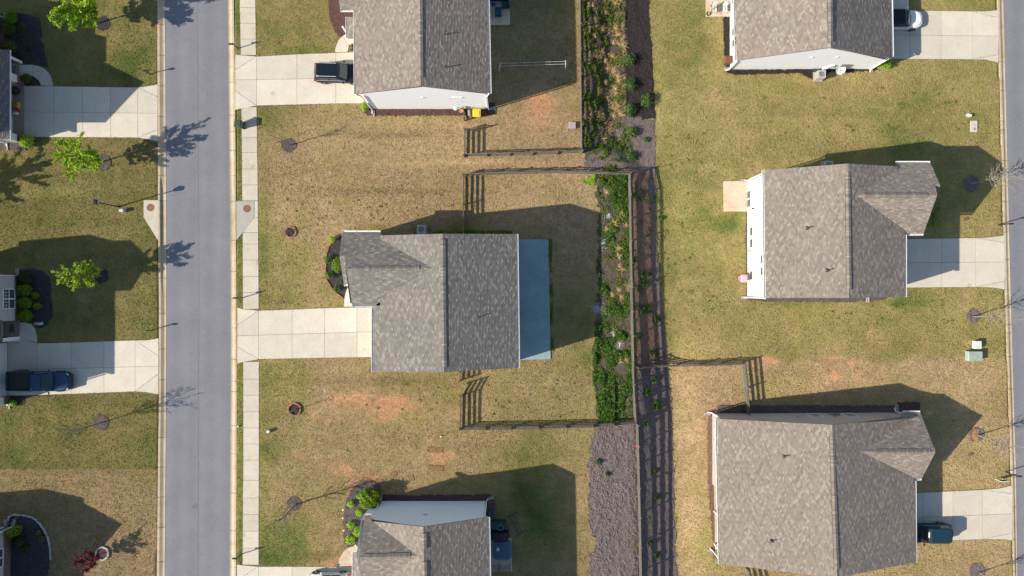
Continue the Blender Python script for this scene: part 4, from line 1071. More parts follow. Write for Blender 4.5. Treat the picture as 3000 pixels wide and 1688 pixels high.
# ---- 6. south-east house
zE, zR = 2.1, 5.6
h = empty('house', (0, 0, EZ), 'largest house, low brown roof, dark blue car parked at its right side', 'house')
rf = roof(h, [
    [[P(2100.5, 1227, zE), P(2436.6, 1244.7, zR), P(2453, 1694, zR), P(2109.4, 1652, zE)]],
    [[P(2436.6, 1244.7, zR), P(2644, 1224, 2.7), P(2680, 1410, zE), P(2682, 1646.6, zE), P(2453, 1694, zR)]],
    [[P(2642, 1209, 2.0), P(2695.5, 1209, 2.0), P(2741, 1324, 4.45), P(2523, 1324, 4.45), P(2640, 1224, 2.35)]],
    [[P(2523, 1324, 4.45), P(2741, 1324, 4.45), P(2699.6, 1403, 2.0), P(2677, 1404, 2.0)]]], 'brown', 43)
ridge_cap(rf, P(2437.5, 1272, zR), P(2451, 1668, zR), seed=44); ridge_cap(rf, P(2570, 1324, 4.45), P(2726, 1324, 4.45), seed=45, slope=0.7)
vent_pipe(rf, 2297, 1337, 4.2); vent_pipe(rf, 2260, 1585, 3.8)
gutter(h, P(2100.5, 1227, zE), P(2109.4, 1652, zE), (-1, 0, 0)); gutter(h, P(2680, 1410, zE), P(2682, 1646.6, zE), (1, 0, 0))
gutter(h, P(2646, 1209, 2.0), P(2695.5, 1209, 2.0), (0, 1, 0)); gutter(h, P(2679, 1404, 2.0), P(2699.6, 1403, 2.0), (0, -1, 0))
TP = (0.40, 0.355, 0.325)
NW, NE, SE, SW = G(2093, 1215), G(2630, 1213), G(2630, 1622), G(2097, 1622)
q1, q2, q3 = G(2093, 1424), G(2160, 1424), G(2160, 1622)
zw = zE + 0.05
f = [(wallpoly(NE, NW, EZ, [(0, 2.75), (1, zw), (0.475, 5.3)]), True), (wallpoly(NW, q1, EZ, [(0, zw), (1, zw)]), True), (wallpoly(q1, q2, EZ, [(0, zw), (1, zw)]), False),
     (wallpoly(q2, q3, EZ, [(0, zw), (1, zw)]), False), (wallpoly(q3, SE, EZ, [(0, zw + .7), (1, zw), (0.43, 5.3)]), False), (wallpoly(SE, NE, EZ, [(0, zw), (1, zw)]), False)]
w = walls(h, f, color=TP, seed=46)
box_walls(h, 2560, 2660, 1212, 1390, 1.9, 'EW', 4.1, EZ, TP, '', 47, gt=0.5)
for x0, x1 in ((2362, 2394), (2463, 2495)): window(w, NW, NE, (x0 - 2093) / PPM, (x1 - 2093) / PPM, 0.0, 1.6, out=(0, 1, 0))
for y0, y1 in ((1254, 1278), (1296, 1319)): window(w, NW, q1, ((844 + (y0 - 844) * 1.0) - 1215) / PPM, ((844 + (y1 - 844) * 1.0) - 1215) / PPM, 0.15, 1.2, out=(-1, 0, 0))
for yy in (1425, 1504, 1600):
    q = G(2098, yy); mb = MB(); mb.box((q.x, q.y, (EZ + zw) / 2 - .05), (0.13, 0.13, zw - EZ - .1)); mb.build('porch_post', 'white', h)
downspout(h, P(2100, 1226, 2.0), (G(2090, 0).x, G(0, 1212).y, 1.7), (G(2088, 0).x, G(0, 1212).y, EZ + .15), (G(2076, 0).x, G(0, 1211).y, EZ + .1))
downspout(h, P(2108, 1651, 2.0), (G(2097, 0).x, G(0, 1626).y, 1.6), (G(2094, 0).x, G(0, 1622).y, EZ + .15), (G(2084, 0).x, G(0, 1613).y, EZ + .1))
downspout(h, P(2648, 1211, 1.95), (G(2633, 0).x, G(0, 1208).y, 1.5), (G(2633, 0).x, G(0, 1208).y, EZ + .15), (G(2630, 0).x, G(0, 1198).y, EZ + .1))
splash(2072, 1213, 180, EZ, 'white splash block at the upper left corner of the largest house'); splash(2080, 1613, 180, EZ, 'white splash block at the lower left corner of the largest house')
splash(2626, 1193, 95, EZ, 'splash block under the white gutter corner by the red-brown mulch')
mb = MB(); q = P(2444, 1207, 0); mb.box((q.x, G(0, 1215).y + 0.13, 0.5), (0.45, 0.2, 0.6)); mb.build('meter_box', 'iron', w)
mb = MB(); q = P(2430, 1207, 0); mb.tube([(q.x - .2, G(0, 1215).y + .1, 2.0), (q.x, G(0, 1215).y + .1, 0.6), (q.x, G(0, 1215).y + .1, -.6)], 0.035); mb.build('conduit', 'iron', w)
for x, zz in ((2337, 1.6), (2482, 1.2)):
    q = P(x, 1220, zz); mb = MB(); mb.box((q.x, G(0, 1215).y + 0.05, zz), (0.2, 0.1, 0.14)); mb.build('wall_vent', 'iron', w)

# ---- 7. top-left house
h = empty('house', (0, 0, 0), 'house at the upper left with an open garage and white porch column', 'house')
GW = (0.55, 0.56, 0.57)
rf = roof(h, [
    [[P(25, 147, 3.0), P(25, 408, 3.0), G(40, 427, 3.62), G(40, 177, 3.62)]],
    [[G(46, 266, 5.9), G(46, 356, 8.4), G(-160, 356, 8.4), G(-160, 266, 5.9)]],
    [[G(46, 356, 8.4), G(46, 440, 5.9), G(-160, 440, 5.9), G(-160, 356, 8.4)]],
    [[G(46, 262, 5.9), G(46, 190, 5.9), G(-110, 190, 7.5), G(-110, 262, 7.5)]],
    [[G(14, 190, 5.9), G(14, 50, 5.9), G(-160, 50, 7.8), G(-160, 190, 7.8)]]], 'grey', 53)
gutter(h, P(25, 147, 3.0), P(25, 408, 3.0), (1, 0, 0))
box_walls(h, -230, 38, 196, 419, 5.7, 'EW', 6.0, 0, GW, '', 54); box_walls(h, -230, 6, 58, 200, 5.7, 'EW', 6.0, 0, GW, '', 55)
# ground-floor front of the garage and porch
def pier(h, x0, x1, y0, y1, zt=2.85, zb=1.0, mt=None):
    a = [tuple(G(*q)[:2]) for q in ((x0, y0), (x1, y0), (x1, y1), (x0, y1))]
    mb = MB(); mb.prism(a, zb, zt); w = mb.build('wall', mt or mat('pier_wall', (0.62, 0.63, 0.64), 0.6, .04), h)
    a = [tuple(G(*q)[:2]) for q in ((x0 - .5, y0 - .5), (x1 + 1, y0 - .5), (x1 + 1, y1 + .5), (x0 - .5, y1 + .5))]
    mb = MB(); mb.prism(a, -.1, zb); mb.build('brick_base', 'brickm', h); return w
pier(h, 60, 71, 229, 251); pier(h, 60, 71, 401, 419)
mb = MB(); mb.prism([tuple(G(*q)[:2]) for q in ((60, 180), (66, 180), (66, 187), (60, 187))], 0, 2.7); mb.build('porch_post', 'white', h)
mb = MB(); mb.prism([tuple(G(*q)[:2]) for q in ((62, 178), (66, 178), (66, 232), (62, 232))], 2.6, 2.9); mb.prism([tuple(G(*q)[:2]) for q in ((64, 232), (70, 232), (70, 420), (64, 420))], 2.55, 2.9); mb.build('porch_beam', 'white', h)
mb = MB(); mb.prism([tuple(G(*q)[:2]) for q in ((-90, 246), (62, 246), (62, 252), (-90, 252))], 0, 2.6); mb.prism([tuple(G(*q)[:2]) for q in ((-90, 401), (62, 401), (62, 418), (-90, 418))], 0, 2.6)
mb.build('side_wall', mat('garage_wall', (0.5, 0.5, 0.5), 0.7), h)
mb = MB(); mb.prism([tuple(G(*q)[:2]) for q in ((-6, 58), (13, 58), (13, 146), (-6, 146))], -.1, 1.0); mb.build('brick_base', 'brickm', h)
mb = MB(); mb.prism([tuple(G(*q)[:2]) for q in ((20, 176), (24, 176), (24, 246), (20, 246))], 0, 2.6); mb.build('porch_wall', mat('porch_wall_paint', (0.45, 0.43, 0.4), 0.7), h)
downspout(h, G(16, 55, 5.6), G(14, 54, 5.0), G(14, 54, .15), G(16, 50, .1))
splash(16, 48, 80, 0, 'small splash block at the tip of the dark bed, top left corner of the photo')
for x in (22, 71): downspout(h, G(x + (18 if x < 50 else 4), 421, 2.8), G(x, 421, 2.5), G(x, 421, .15), G(x, 428, .1))
splash(21, 432, -88, 0, 'splash block on bare soil left of the shrub by the top left driveway'); splash(71, 432, -88, 0, 'splash block against the bright round shrub by the top left driveway')

# ---- 8. middle-left house
h = empty('house', (0, 0, 0), 'taupe house on the left edge with a four-pane window and pickup beside it', 'house')
TG = (0.40, 0.385, 0.37)
rf = roof(h, [
    [[G(32, 800, 6.8), G(32, 1188, 6.8), G(-107, 1188, 8.2), G(-107, 800, 8.2)]],
    [[G(-107, 800, 8.2), G(-107, 1188, 8.2), G(-246, 1188, 6.8), G(-246, 800, 6.8)]],
    [[G(69, 801, 7.0), G(69, 874, 8.3), G(-100, 874, 8.3), G(-100, 801, 7.0)]],
    [[G(69, 874, 8.3), G(69, 948, 7.0), G(-100, 948, 7.0), G(-100, 874, 8.3)]],
    [[P(5, 938, 2.8), P(5, 1002, 2.8), G(20, 1000, 3.1), G(20, 940, 3.1)]]], 'grey', 63)
w, c = box_walls(h, -240, 60, 810, 938, 6.7, 'EW', 8.0, 0, TG, 'E', 64)
w2, c2 = box_walls(h, -240, 22, 1004, 1180, 6.6, 'EW', 6.7, 0, (0.56, 0.55, 0.53), 'E', 65)
box_walls(h, -240, 6, 930, 1010, 6.6, 'EW', 6.7, 0, TG, '', 66)
window(w, c[1], c[2], (848 - 811) / PPM, (904 - 811) / PPM, 0.85, 2.4, 'twin', (1, 0, 0))
mb = MB(); mb.prism([tuple(G(*q)[:2]) for q in ((40, 809), (61.5, 809), (61.5, 939), (40, 939))], -.1, 0.75); mb.build('brick_base', 'brickm', h)
mb = MB(); mb.prism([tuple(G(*q)[:2]) for q in ((50, 986), (60, 986), (60, 993), (50, 993))], 0, 2.4); mb.prism([tuple(G(*q)[:2]) for q in ((8, 986), (60, 986), (60, 992), (8, 992))], 2.35, 2.65); mb.build('porch_beam', 'white', h)
mb = MB(); mb.prism([tuple(G(*q)[:2]) for q in ((6, 939), (9, 939), (9, 986), (6, 986))], 0, 1.1); mb.build('brick_base', 'brickm', h)
window(w2, G(9, 939), G(9, 1000), 0.35, 1.4, 0.1, 2.1, 'door', (1, 0, 0), True, 'door')
mb = MB(); mb.box((G(37, 0).x, G(0, 962).y, 0.135), (0.50, 0.8, 0.02)); tag(mb.build('doormat', mat('doormat_fibre', (0.10, 0.09, 0.085), .9)), 'dark doormat on the porch floor by the left edge', 'doormat')
pier(h, 22, 29, 1160, 1181, 2.6, 0.8)
downspout(h, G(52, 811, 6.6), G(56, 808, 6.0), G(56, 808, .15), G(54, 803, .1)); splash(52, 795, 100, 0, 'splash block above the row of clipped shrubs on the left')
downspout(h, G(58, 995, 2.5), G(58, 995, 2.3), G(58, 996, .15), G(60, 999, .1)); downspout(h, G(24, 1183, 6.4), G(24, 1183, 6.0), G(24, 1183, .15), G(25, 1188, .1))
splash(26, 1190, -80, 0, 'splash block below the driveway corner with the pickup')

# ---- 9. bottom-left house
h = empty('house', (0, 0, 0), 'taupe house at the lower left corner behind a stone edged bed', 'house')
rf = roof(h, [
    [[G(40, 1537, 4.6), G(40, 1633, 7.1), G(-190, 1633, 7.1), G(-190, 1537, 4.6)]],
    [[G(40, 1633, 7.1), G(40, 1729, 4.6), G(-190, 1729, 4.6), G(-190, 1633, 7.1)]],
    [[G(12, 1530, 5.2), G(12, 1900, 5.2), G(-198, 1900, 7.2), G(-198, 1530, 7.2)]],
    [[G(-198, 1530, 7.2), G(-198, 1900, 7.2), G(-400, 1900, 5.2), G(-400, 1530, 5.2)]]], 'grey', 73)
w, c = box_walls(h, -240, 30, 1547, 1720, 4.5, 'EW', 6.8, 0, TG, 'EN', 74)
box_walls(h, -380, 4, 1540, 1880, 5.0, 'EW', 5.1, 0, TG, '', 75)
mb = MB(); mb.prism([tuple(G(*q)[:2]) for q in ((10, 1545), (31.5, 1545), (31.5, 1722), (10, 1722))], -.1, 0.95); mb.build('brick_base', 'brickm', h)
window(w, c[1], c[2], 1.6, 3.4, 1.05, 2.5, 'twin', (1, 0, 0))
gutter(h, G(40, 1537, 4.6), G(-60, 1537, 4.6), (0, 1, 0))
downspout(h, G(39, 1534, 4.5), G(34, 1544, 4.0), G(34, 1544, .15), G(38, 1541, .1)); downspout(h, G(11, 1532, 5.1), G(12, 1544, 4.6), G(12, 1544, .15), G(14, 1542, .1))
splash(42, 1530, 75, 0, 'splash block inside the stone edged bed'); splash(17, 1531, 88, 0, 'splash block just outside the stone edged bed, by the left edge')
ORD = ['topmost', 'second', 'third', 'fourth', 'fifth', 'sixth', 'seventh', 'eighth', 'ninth', 'tenth', 'eleventh', 'twelfth', 'thirteenth', 'fourteenth', 'fifteenth', 'sixteenth', 'seventeenth', 'eighteenth', 'nineteenth', 'twentieth'] + ['twenty-' + w_ for w_ in ('first', 'second', 'third', 'fourth', 'fifth', 'sixth', 'seventh', 'eighth', 'ninth')] + ['lowest']
# ------------------------------------------------------------------ fences
RAIL = None; POST = None
def fence(name, label, pts, skip_first=False, top_rail=True, cat='fence', group='board rail fences round the back gardens', nr=4, ht=1.30):
    """rail fence through the given photo pixels of its foot"""
    global RAIL, POST
    P3 = [PG(x, y) for x, y in pts]
    root = empty(name, P3[0], label, cat, group)
    if RAIL is None:
        mb = MB(); mb.boxm(Matrix.Identity(4), 1, 1, 1); r0 = mb.build('rail', 'wood', root, local=True); RAIL = r0.data; bpy.data.objects.remove(r0)
        mb = MB(); mb.boxm(Matrix.Identity(4), 1, 1, 1); r0 = mb.build('post', 'wood', root, local=True); POST = r0.data; bpy.data.objects.remove(r0)
    rnd = random.Random(len(pts) * 31 + int(P3[0].x * 7))
    def place(nm, me, a, b, w, hh):
        d = b - a; L = d.length; x = d / L; y = Vector((0, 0, 1)).cross(x).normalized() if abs(x.z) < .9 else Vector((0, 1, 0)); z = x.cross(y)
        m = Matrix((x * L, y * w, z * hh)).transposed().to_4x4(); m.translation = (a + b) / 2 - P3[0]
        o = bpy.data.objects.new(nm, me); COL.objects.link(o); o.parent = root; o.matrix_local = m; return o
    for i in range(len(P3) - 1):
        a, b = P3[i], P3[i + 1]; L = (b - a).length; n = max(1, round(L / 2.45)); d = (b - a); side = Vector((d.y, -d.x, 0)).normalized() * 0.055
        foot = []
        for k in range(n + 1):
            p = a + d * (k / n); p.z = ghs(p.x, p.y); foot.append(p)
        for k in range(n + 1):
            if k == 0 and i > 0: continue
            p = foot[k] + Vector((rnd.uniform(-.015, .015), rnd.uniform(-.015, .015), 0))
            place('post', POST, p - Vector((0, 0, .2)), p + Vector((0, 0, ht + 0.08)), 0.115, 0.115)
        for k in range(n):
            for q in range(nr):
                zz = 0.20 + (ht - 0.26) * q / (nr - 1)
                j = rnd.uniform(-.012, .012)
                p0 = foot[k] + side + Vector((0, 0, zz + j)); p1 = foot[k + 1] + side + Vector((0, 0, zz + rnd.uniform(-.012, .012)))
                dd = (p1 - p0).normalized() * 0.01
                place('rail', RAIL, p0 + dd, p1 - dd, 0.036, 0.185)
            if top_rail:
                p0 = foot[k] + Vector((0, 0, ht + .045)); p1 = foot[k + 1] + Vector((0, 0, ht + .045)); dd = (p1 - p0).normalized() * 0.008
                place('cap_board', RAIL, p0 + dd, p1 - dd, 0.13, 0.03)
    return root
fence('rail_fence', 'weathered rail fence round the garden of the top middle house', [(1697, -60), (1701, 300), (1703, 449), (1560, 455), (1361, 460), (1362, 383), (1395, 383)], top_rail=False)
fence('rail_fence', 'longest rail fence, round the garden of the middle house with the big patio', [(1357, 690), (1358, 514), (1500, 509), (1640, 506), (1842, 512), (1846, 772), (1853, 1122), (1859, 1237), (1738, 1246), (1500, 1252), (1348, 1254), (1350, 1158), (1371, 1121)], top_rail=False)
fence('rail_fence', 'single fence panel under the eave at the lower side of the middle house', [(1347, 1114), (1349, 1088)], top_rail=False)
fence('rail_fence', 'short fence panel beside the yellow bin', [(1361, 354), (1358, 324)], top_rail=False)
fence('rail_fence', 'rail fence along the grey mulch, running down to the bottom edge', [(1864, 1240), (1869, 1420), (1873, 1590), (1876, 1760)], top_rail=False)
fence('rail_fence', 'rail fence of the right-hand lot, ending at the largest house', [(1862, 1074), (2050, 1067), (2172, 1062), (2187, 1213)], top_rail=False)
fence('rail_fence', 'fence panel showing under the lower left corner of the largest house', [(2182, 1662), (2196, 1720)], top_rail=False)

# ------------------------------------------------------------------ trees
def limb_path(a, b, n, wob, r):
    pts = []
    for i in range(n + 1):
        t = i / n; p = a.lerp(b, t)
        if 0 < i < n: p = p + Vector((r.uniform(-wob, wob), r.uniform(-wob, wob), r.uniform(-wob, wob) * .5))
        pts.append(p)
    return pts
LEAFY = {'spring': [(0.30, 0.50, 0.02), (0.38, 0.58, 0.03), (0.20, 0.38, 0.015), (0.45, 0.50, 0.05)], 'yellow': [(0.38, 0.52, 0.04), (0.48, 0.52, 0.08), (0.25, 0.42, 0.02), (0.14, 0.26, 0.015)],
         'olive': [(0.11, 0.14, 0.012), (0.15, 0.17, 0.015), (0.07, 0.10, 0.01)], 'dark': [(0.035, 0.075, 0.012), (0.055, 0.10, 0.018), (0.02, 0.05, 0.01)],
         'red': [(0.17, 0.025, 0.045), (0.24, 0.04, 0.07), (0.11, 0.015, 0.03)], 'lime': [(0.32, 0.55, 0.02), (0.42, 0.60, 0.08), (0.18, 0.36, 0.015)],
         'ever': [(0.09, 0.17, 0.035), (0.14, 0.24, 0.05), (0.05, 0.10, 0.025)], 'moss': [(0.15, 0.26, 0.01), (0.22, 0.34, 0.02), (0.08, 0.15, 0.01)],
         'weedy': [(0.10, 0.19, 0.02), (0.17, 0.24, 0.03), (0.25, 0.24, 0.06), (0.05, 0.10, 0.015)],
         'cover': [(0.05, 0.12, 0.02), (0.09, 0.19, 0.025), (0.16, 0.29, 0.03), (0.03, 0.07, 0.02)]}
def tree(x, y, label, ht=6.0, cr=2.1, z0=1.4, leaf='spring', nl=7000, size=0.10, seed=1, trunk=0.07, bark='bark', limbs=26, lean=(0, 0), sparse=False, group=None, up=0.9, cat='tree', shift=(0, 0)):
    r = random.Random(seed); b = PG(x, y)
    root = empty('tree', b, label, cat, group)
    top = Vector((lean[0], lean[1], ht * 0.93))
    mb = MB(); n = 9
    pts = [Vector((0, 0, -0.1))] + [Vector((top.x * t + r.uniform(-.04, .04), top.y * t + r.uniform(-.04, .04), ht * .93 * t)) for t in [(i + 1) / n for i in range(n)]]
    mb.tube(pts, [trunk * (1 - 0.88 * i / n) + .004 for i in range(n + 1)], 7)
    mb.build('trunk', bark, root, local=True, smoothf=True)
    lm = MB(); tips = []
    for i in range(limbs):
        t = (i + 0.5) / limbs; z = z0 + (ht * 0.85 - z0) * t ** 1.1
        a = Vector((top.x * z / ht, top.y * z / ht, z)); ang = i * 2.39996 + r.uniform(-.5, .5)
        prof = math.sin(math.pi * min(1, (0.22 + 0.72 * (1 - t)))) ** 0.7
        L = cr * prof * r.uniform(0.72, 1.12)
        e = a + Vector((math.cos(ang) * L + shift[0] * L / cr, math.sin(ang) * L + shift[1] * L / cr, L * up * r.uniform(0.55, 1.2)))
        e.z = min(e.z, ht * r.uniform(.96, 1.04))
        pp = limb_path(a, e, 5, 0.10 * L, r)
        lm.tube(pp, [trunk * 0.42 * (1 - .85 * k / 5) + .003 for k in range(6)], 5, False)
        tips.append((pp, L))
        for s in range(4 if not sparse else 6):
            k = r.randrange(1, 5); q = pp[k].lerp(pp[k + 1], r.random()); dirv = (pp[-1] - pp[0]).normalized()
            sd = Vector((r.gauss(0, 1), r.gauss(0, 1), abs(r.gauss(0, .6)))).normalized()
            e2 = q + (dirv * 0.7 + sd * 0.75) * L * r.uniform(.25, .45)
            p2 = limb_path(q, e2, 3, .05 * L, r); lm.tube(p2, [trunk * .18 + .002, trunk * .13 + .002, trunk * .08 + .002, .002], 4, False); tips.append((p2, L * .4))
    lm.build('limbs', bark, root, local=True)
    if nl:
        Pn = []; Nn = []
        wts = [t[1] for t in tips]
        for i in range(nl):
            pp, L = tips[r.choices(range(len(tips)), wts)[0]] if i % 1 == 0 else tips[0]
            u = (0.15 + 0.88 * r.random() ** 0.8) * (len(pp) - 1); k = min(int(u), len(pp) - 2); q = pp[k].lerp(pp[k + 1], u - k)
            sp = 0.045 + 0.022 * L
            g = Vector((r.gauss(0, sp), r.gauss(0, sp), r.gauss(0, sp * .8)))
            Pn.append(tuple(q + g)); Nn.append((g.x * 3, g.y * 3, abs(g.z) * 3 + 0.35))
        V, F = leaf_arrays(np.array(Pn), np.array(Nn), size, 0.6, 0.55)
        cm = mesh_np('crown', V, F, 'leaf', root, tints(len(F), LEAFY[leaf], .25), local=True)
    return root
G1 = 'young leafy trees on the left lawns'
tree(291, 68, 'densest bright green tree at the top left, over a dark mulch ring', 6.0, 2.35, 1.6, 'spring', 17000, .10, 3, .085, limbs=38, group=G1, shift=(.25, .1), up=.55)
tree(300, 475, 'open bright green tree casting its shadow over kerb and asphalt, second from the top', 6.0, 1.75, 1.3, 'spring', 9500, .085, 5, .08, limbs=30, group=G1, shift=(.4, -.25), up=.55)
tree(297, 808, 'yellow-green tree above the pickup driveway, standing in the house shade', 5.7, 1.55, 1.5, 'yellow', 7500, .082, 9, .075, limbs=28, group=G1, shift=(.4, -.05), up=.55)
tree(297, 1622, 'small dark red maple in a ring of pale stones', 2.5, 1.15, .6, 'red', 2600, .075, 12, .05, limbs=20, shift=(-.35, .15))
tree(294, 1238, 'slender sparse young tree in a grey ring, lower left lawn', 5.6, 1.25, 1.7, 'olive', 520, .06, 15, .05, limbs=24, sparse=True, up=1.6)
tree(-215, 590, 'big tree just beyond the left edge, only its shadow on the lawn shows', 7.0, 2.3, 1.8, 'spring', 7000, .14, 31, .1, limbs=34)
G2 = 'bare young trees along the streets'
def bare(x, y, label, ht, cr, z0, seed, **k): return tree(x, y, label, ht, cr, z0, None, 0, 0, seed, k.pop('trunk', .055), limbs=k.pop('limbs', 20), sparse=True, up=k.pop('up', 1.5), group=G2, **k)
bare(852, 426, 'small bare sapling in the mulch ring below the green trash bin', 3.9, .7, 1.7, 21, limbs=12, trunk=.055, up=1.9)
bare(853, 679, 'tiny twig sapling in the brick ring left of the middle house', 2.0, .4, .6, 22, limbs=8, trunk=.03)
bare(867, 1199, 'thin twig sapling in the brick ring on the bare lawn', 2.6, .35, 1.2, 23, limbs=8, trunk=.035)
bare(868, 1478, 'bare branching tree in the dark ring near the bottom middle', 5.3, 1.5, 1.5, 24, limbs=18, trunk=.085, up=1.35)
KW = dict(bark='barkpale', cat='tree')
bare(2843, 540, 'bare tree in the house shadow by the right street, topmost bare tree', 5.0, 1.75, 2.3, 25, limbs=26, trunk=.07, up=.9, bark='barkpale', lean=(.5, .25))
bare(2850, 927, 'bare tree in a reddish ring above the two pale utility boxes', 5.0, 1.5, 1.6, 26, limbs=24, trunk=.06, bark='barkpale', lean=(.1, .1))
bare(2862, 1275, 'bare pale tree at the tip of the roof shadow on the right lawn', 5.0, 1.5, 1.7, 27, limbs=24, trunk=.065, bark='barkpale', lean=(.15, -.1))
bare(2867, 1676, 'bare tree at the bottom right corner of the photo', 4.8, 1.4, 1.7, 28, limbs=22, trunk=.06, bark='barkpale')
# mulch rings
def ring_px(x, y, r, n=20, s=1): return [(x + r * math.cos(2 * math.pi * i / n), y + r * math.sin(2 * math.pi * i / n)) for i in range(n)]
for i, (x, y, r, m) in enumerate([(303, 70, 23, 'mulchblack'), (302, 477, 25, 'mulchring'), (298, 808, 24, 'mulchblack'), (296, 1238, 25, 'mulchring'), (846, 426, 23, 'mulchring'), (852, 680, 14, 'mulchblack'), (864, 1199, 17, 'mulchblack'),
        (862, 1477, 24, 'mulchring'), (2846, 540, 26, 'mulchgray'), (2851, 925, 22, 'mulchgray'), (2861, 1274, 24, 'mulchgray'), (2862, 1672, 25, 'mulchgray'), (301, 1621, 17, 'mulchbrown')]):
    patch('mulch_ring', ring_px(x, y, r), m, .09, .045, .025, .10, seed=60 + i)
patch('straw', [(2850, 1250), (2868, 1256), (2866, 1298), (2850, 1296), (2842, 1270)], 'straw', .08, .07, .02, .15, seed=80, kind='stuff')
# edging rings and borders laid brick by brick
def border(name, label, pts, material, L, w, hgt, cat, closed=False, skip=None):
    P2 = [PG(x, y) for x, y in pts]
    if closed: P2.append(P2[0])
    root = empty(name, P2[0], label, cat)
    mb = MB(); mb.boxm(Matrix.Identity(4), L - 0.015, w, hgt); t = mb.build('brick' if material == 'edgebrick' else 'stone', material, root, local=True); me = t.data; bpy.data.objects.remove(t)
    r = random.Random(5)
    seg = [(a, b) for a, b in zip(P2[:-1], P2[1:])]
    tot = sum((b - a).length for a, b in seg); n = int(tot / L)
    k = 0; acc = 0
    for i in range(n):
        s = (i + .5) * tot / n
        while s > acc + (seg[k][1] - seg[k][0]).length: acc += (seg[k][1] - seg[k][0]).length; k += 1
        a, b = seg[k]; p = a.lerp(b, (s - acc) / (b - a).length); d = b - a
        o = bpy.data.objects.new('brick' if material == 'edgebrick' else 'stone', me); COL.objects.link(o); o.parent = root
        o.location = p - P2[0] + Vector((r.uniform(-.015, .015), r.uniform(-.015, .015), hgt * .42 + r.uniform(-.01, .012))); o.rotation_euler = (r.uniform(-.06, .06), r.uniform(-.06, .06), math.atan2(d.y, d.x) + r.uniform(-.09, .09))
border('brick_ring', 'brick ring round the tiny sapling left of the middle house', ring_px(852, 680, 15.5, 16), 'edgebrick', .22, .11, .16, 'tree ring', True)
border('brick_ring', 'brick ring round the sapling on the bare patchy lawn', ring_px(864, 1199, 17.5, 16), 'edgebrick', .22, .11, .20, 'tree ring', True)
border('stone_ring', 'ring of pale stones round the red maple', ring_px(301, 1621, 18.5, 18), 'edgestone', .32, .16, .18, 'tree ring', True)
border('brick_border', 'red brick border round the front bed of the middle house', [(1003, 686), (982, 698), (964, 722), (956, 750), (954, 790), (957, 820), (975, 850), (1006, 875)], 'edgebrick', .22, .12, .17, 'border')
border('stone_border', 'grey stone border curving round the bed in the lower left corner', [(25, 1525), (30, 1513), (40, 1507), (68, 1509), (96, 1515), (115, 1530), (130, 1550), (142, 1575), (148, 1605), (150, 1640)], 'edgestone', .30, .15, .16, 'border')

# ------------------------------------------------------------------ shrubs
SHR = 'garden shrubs in the beds'
def shrub(x, y, label, r=0.6, ht=0.9, leaf='spring', n=None, size=.06, seed=1, rag=.15, group=SHR, stretch=(1, 1), rot=0, name='shrub', cat='shrub', open_=False):
    rr = np.random.default_rng(seed); b = PG(x, y)
    root = empty(name, b, label, cat, group)
    n = n or int(1500 * r * r / .36)
    th = rr.uniform(0, 2 * np.pi, n); cz = rr.uniform(-.35, 1, n); sz = np.sqrt(1 - cz ** 2)
    N = np.stack([sz * np.cos(th), sz * np.sin(th), cz], 1)
    lump = 1 + rag * (np.sin(N[:, 0] * 5 + seed) + np.cos(N[:, 1] * 6 + seed * 2) + np.sin((N[:, 0] + N[:, 1]) * 9 + seed)) * .5
    rad = lump * (rr.uniform(.62, 1.04, n) if not open_ else rr.uniform(.15, 1.1, n))
    Pn = N * rad[:, None] * np.array([r * stretch[0], r * stretch[1], ht * .55]) + np.array([0, 0, ht * .5])
    c, s = math.cos(R(rot)), math.sin(R(rot)); Pn[:, :2] = Pn[:, :2] @ np.array([[c, s], [-s, c]])
    V, F = leaf_arrays(Pn, N * 1.0 + np.array([0, 0, .4]), size, .6, .55)
    V[:, 2] = np.maximum(V[:, 2], 0.02)
    mesh_np('foliage', V, F, 'leaf', root, tints(len(F), LEAFY[leaf], .28), local=True)
    mb = MB()
    rs = random.Random(seed)
    for k in range(6):
        a = rs.uniform(0, 6.28); q = rs.uniform(.3, .7); mb.tube([(0, 0, 0), (math.cos(a) * r * q * .5, math.sin(a) * r * q * .5, ht * .3), (math.cos(a) * r * q, math.sin(a) * r * q, ht * .62)], [.018, .012, .005], 5)
    if not open_: mb.sph((0, 0, ht * .45), 1, 10, 7, (r * .58 * stretch[0], r * .58 * stretch[1], ht * .38))
    mb.build('stems', mat('shrub_core', (0.03, 0.035, 0.012), .9), root, local=True); return root
def sh(*a, **k): return shrub(*a, **k)
sh(43, 59, 'round green shrub at the top of the dark bed, upper left', .66, 1.1, 'moss', seed=1)
sh(36, 91, 'yellow-olive shrub, upper one of two, in the upper left bed', .62, 1.0, 'olive', seed=2, stretch=(1.05, .9))
sh(37, 142, 'yellow-olive shrub just above the porch of the upper left house', .66, 1.0, 'olive', seed=3, stretch=(1, 1.05))
sh(70, 82, 'thin brownish shrub amid the dark upper left bed', .42, .5, 'olive', 260, seed=4, open_=True)
sh(86, 145, 'tiny green plant in the dark upper left bed', .2, .25, 'dark', 160, seed=5, size=.04)
sh(64, 170, 'small green plant beside the white porch column', .25, .35, 'dark', 260, seed=6, size=.045)
sh(85, 233, 'oval yellow shrub between the curved path and garage', .5, .75, 'olive', seed=7, stretch=(1.1, .85))
sh(90, 418, 'bright rounded shrub below the top left driveway', .68, 1.15, 'spring', seed=8)
for i, (x, y, l) in enumerate([(82, 816, 'topmost of four clipped shrubs beside the four-pane window'), (80, 850, 'second of four clipped shrubs beside the four-pane window'), (82, 886, 'third of four clipped shrubs beside the four-pane window'), (84, 924, 'lowest of four clipped shrubs beside the four-pane window')]):
    sh(x, y, l, .68, 1.0, 'moss' if i else 'dark', seed=10 + i, rag=.08, stretch=(1.12, .9 if i else 1.0), group='clipped shrubs in a row')
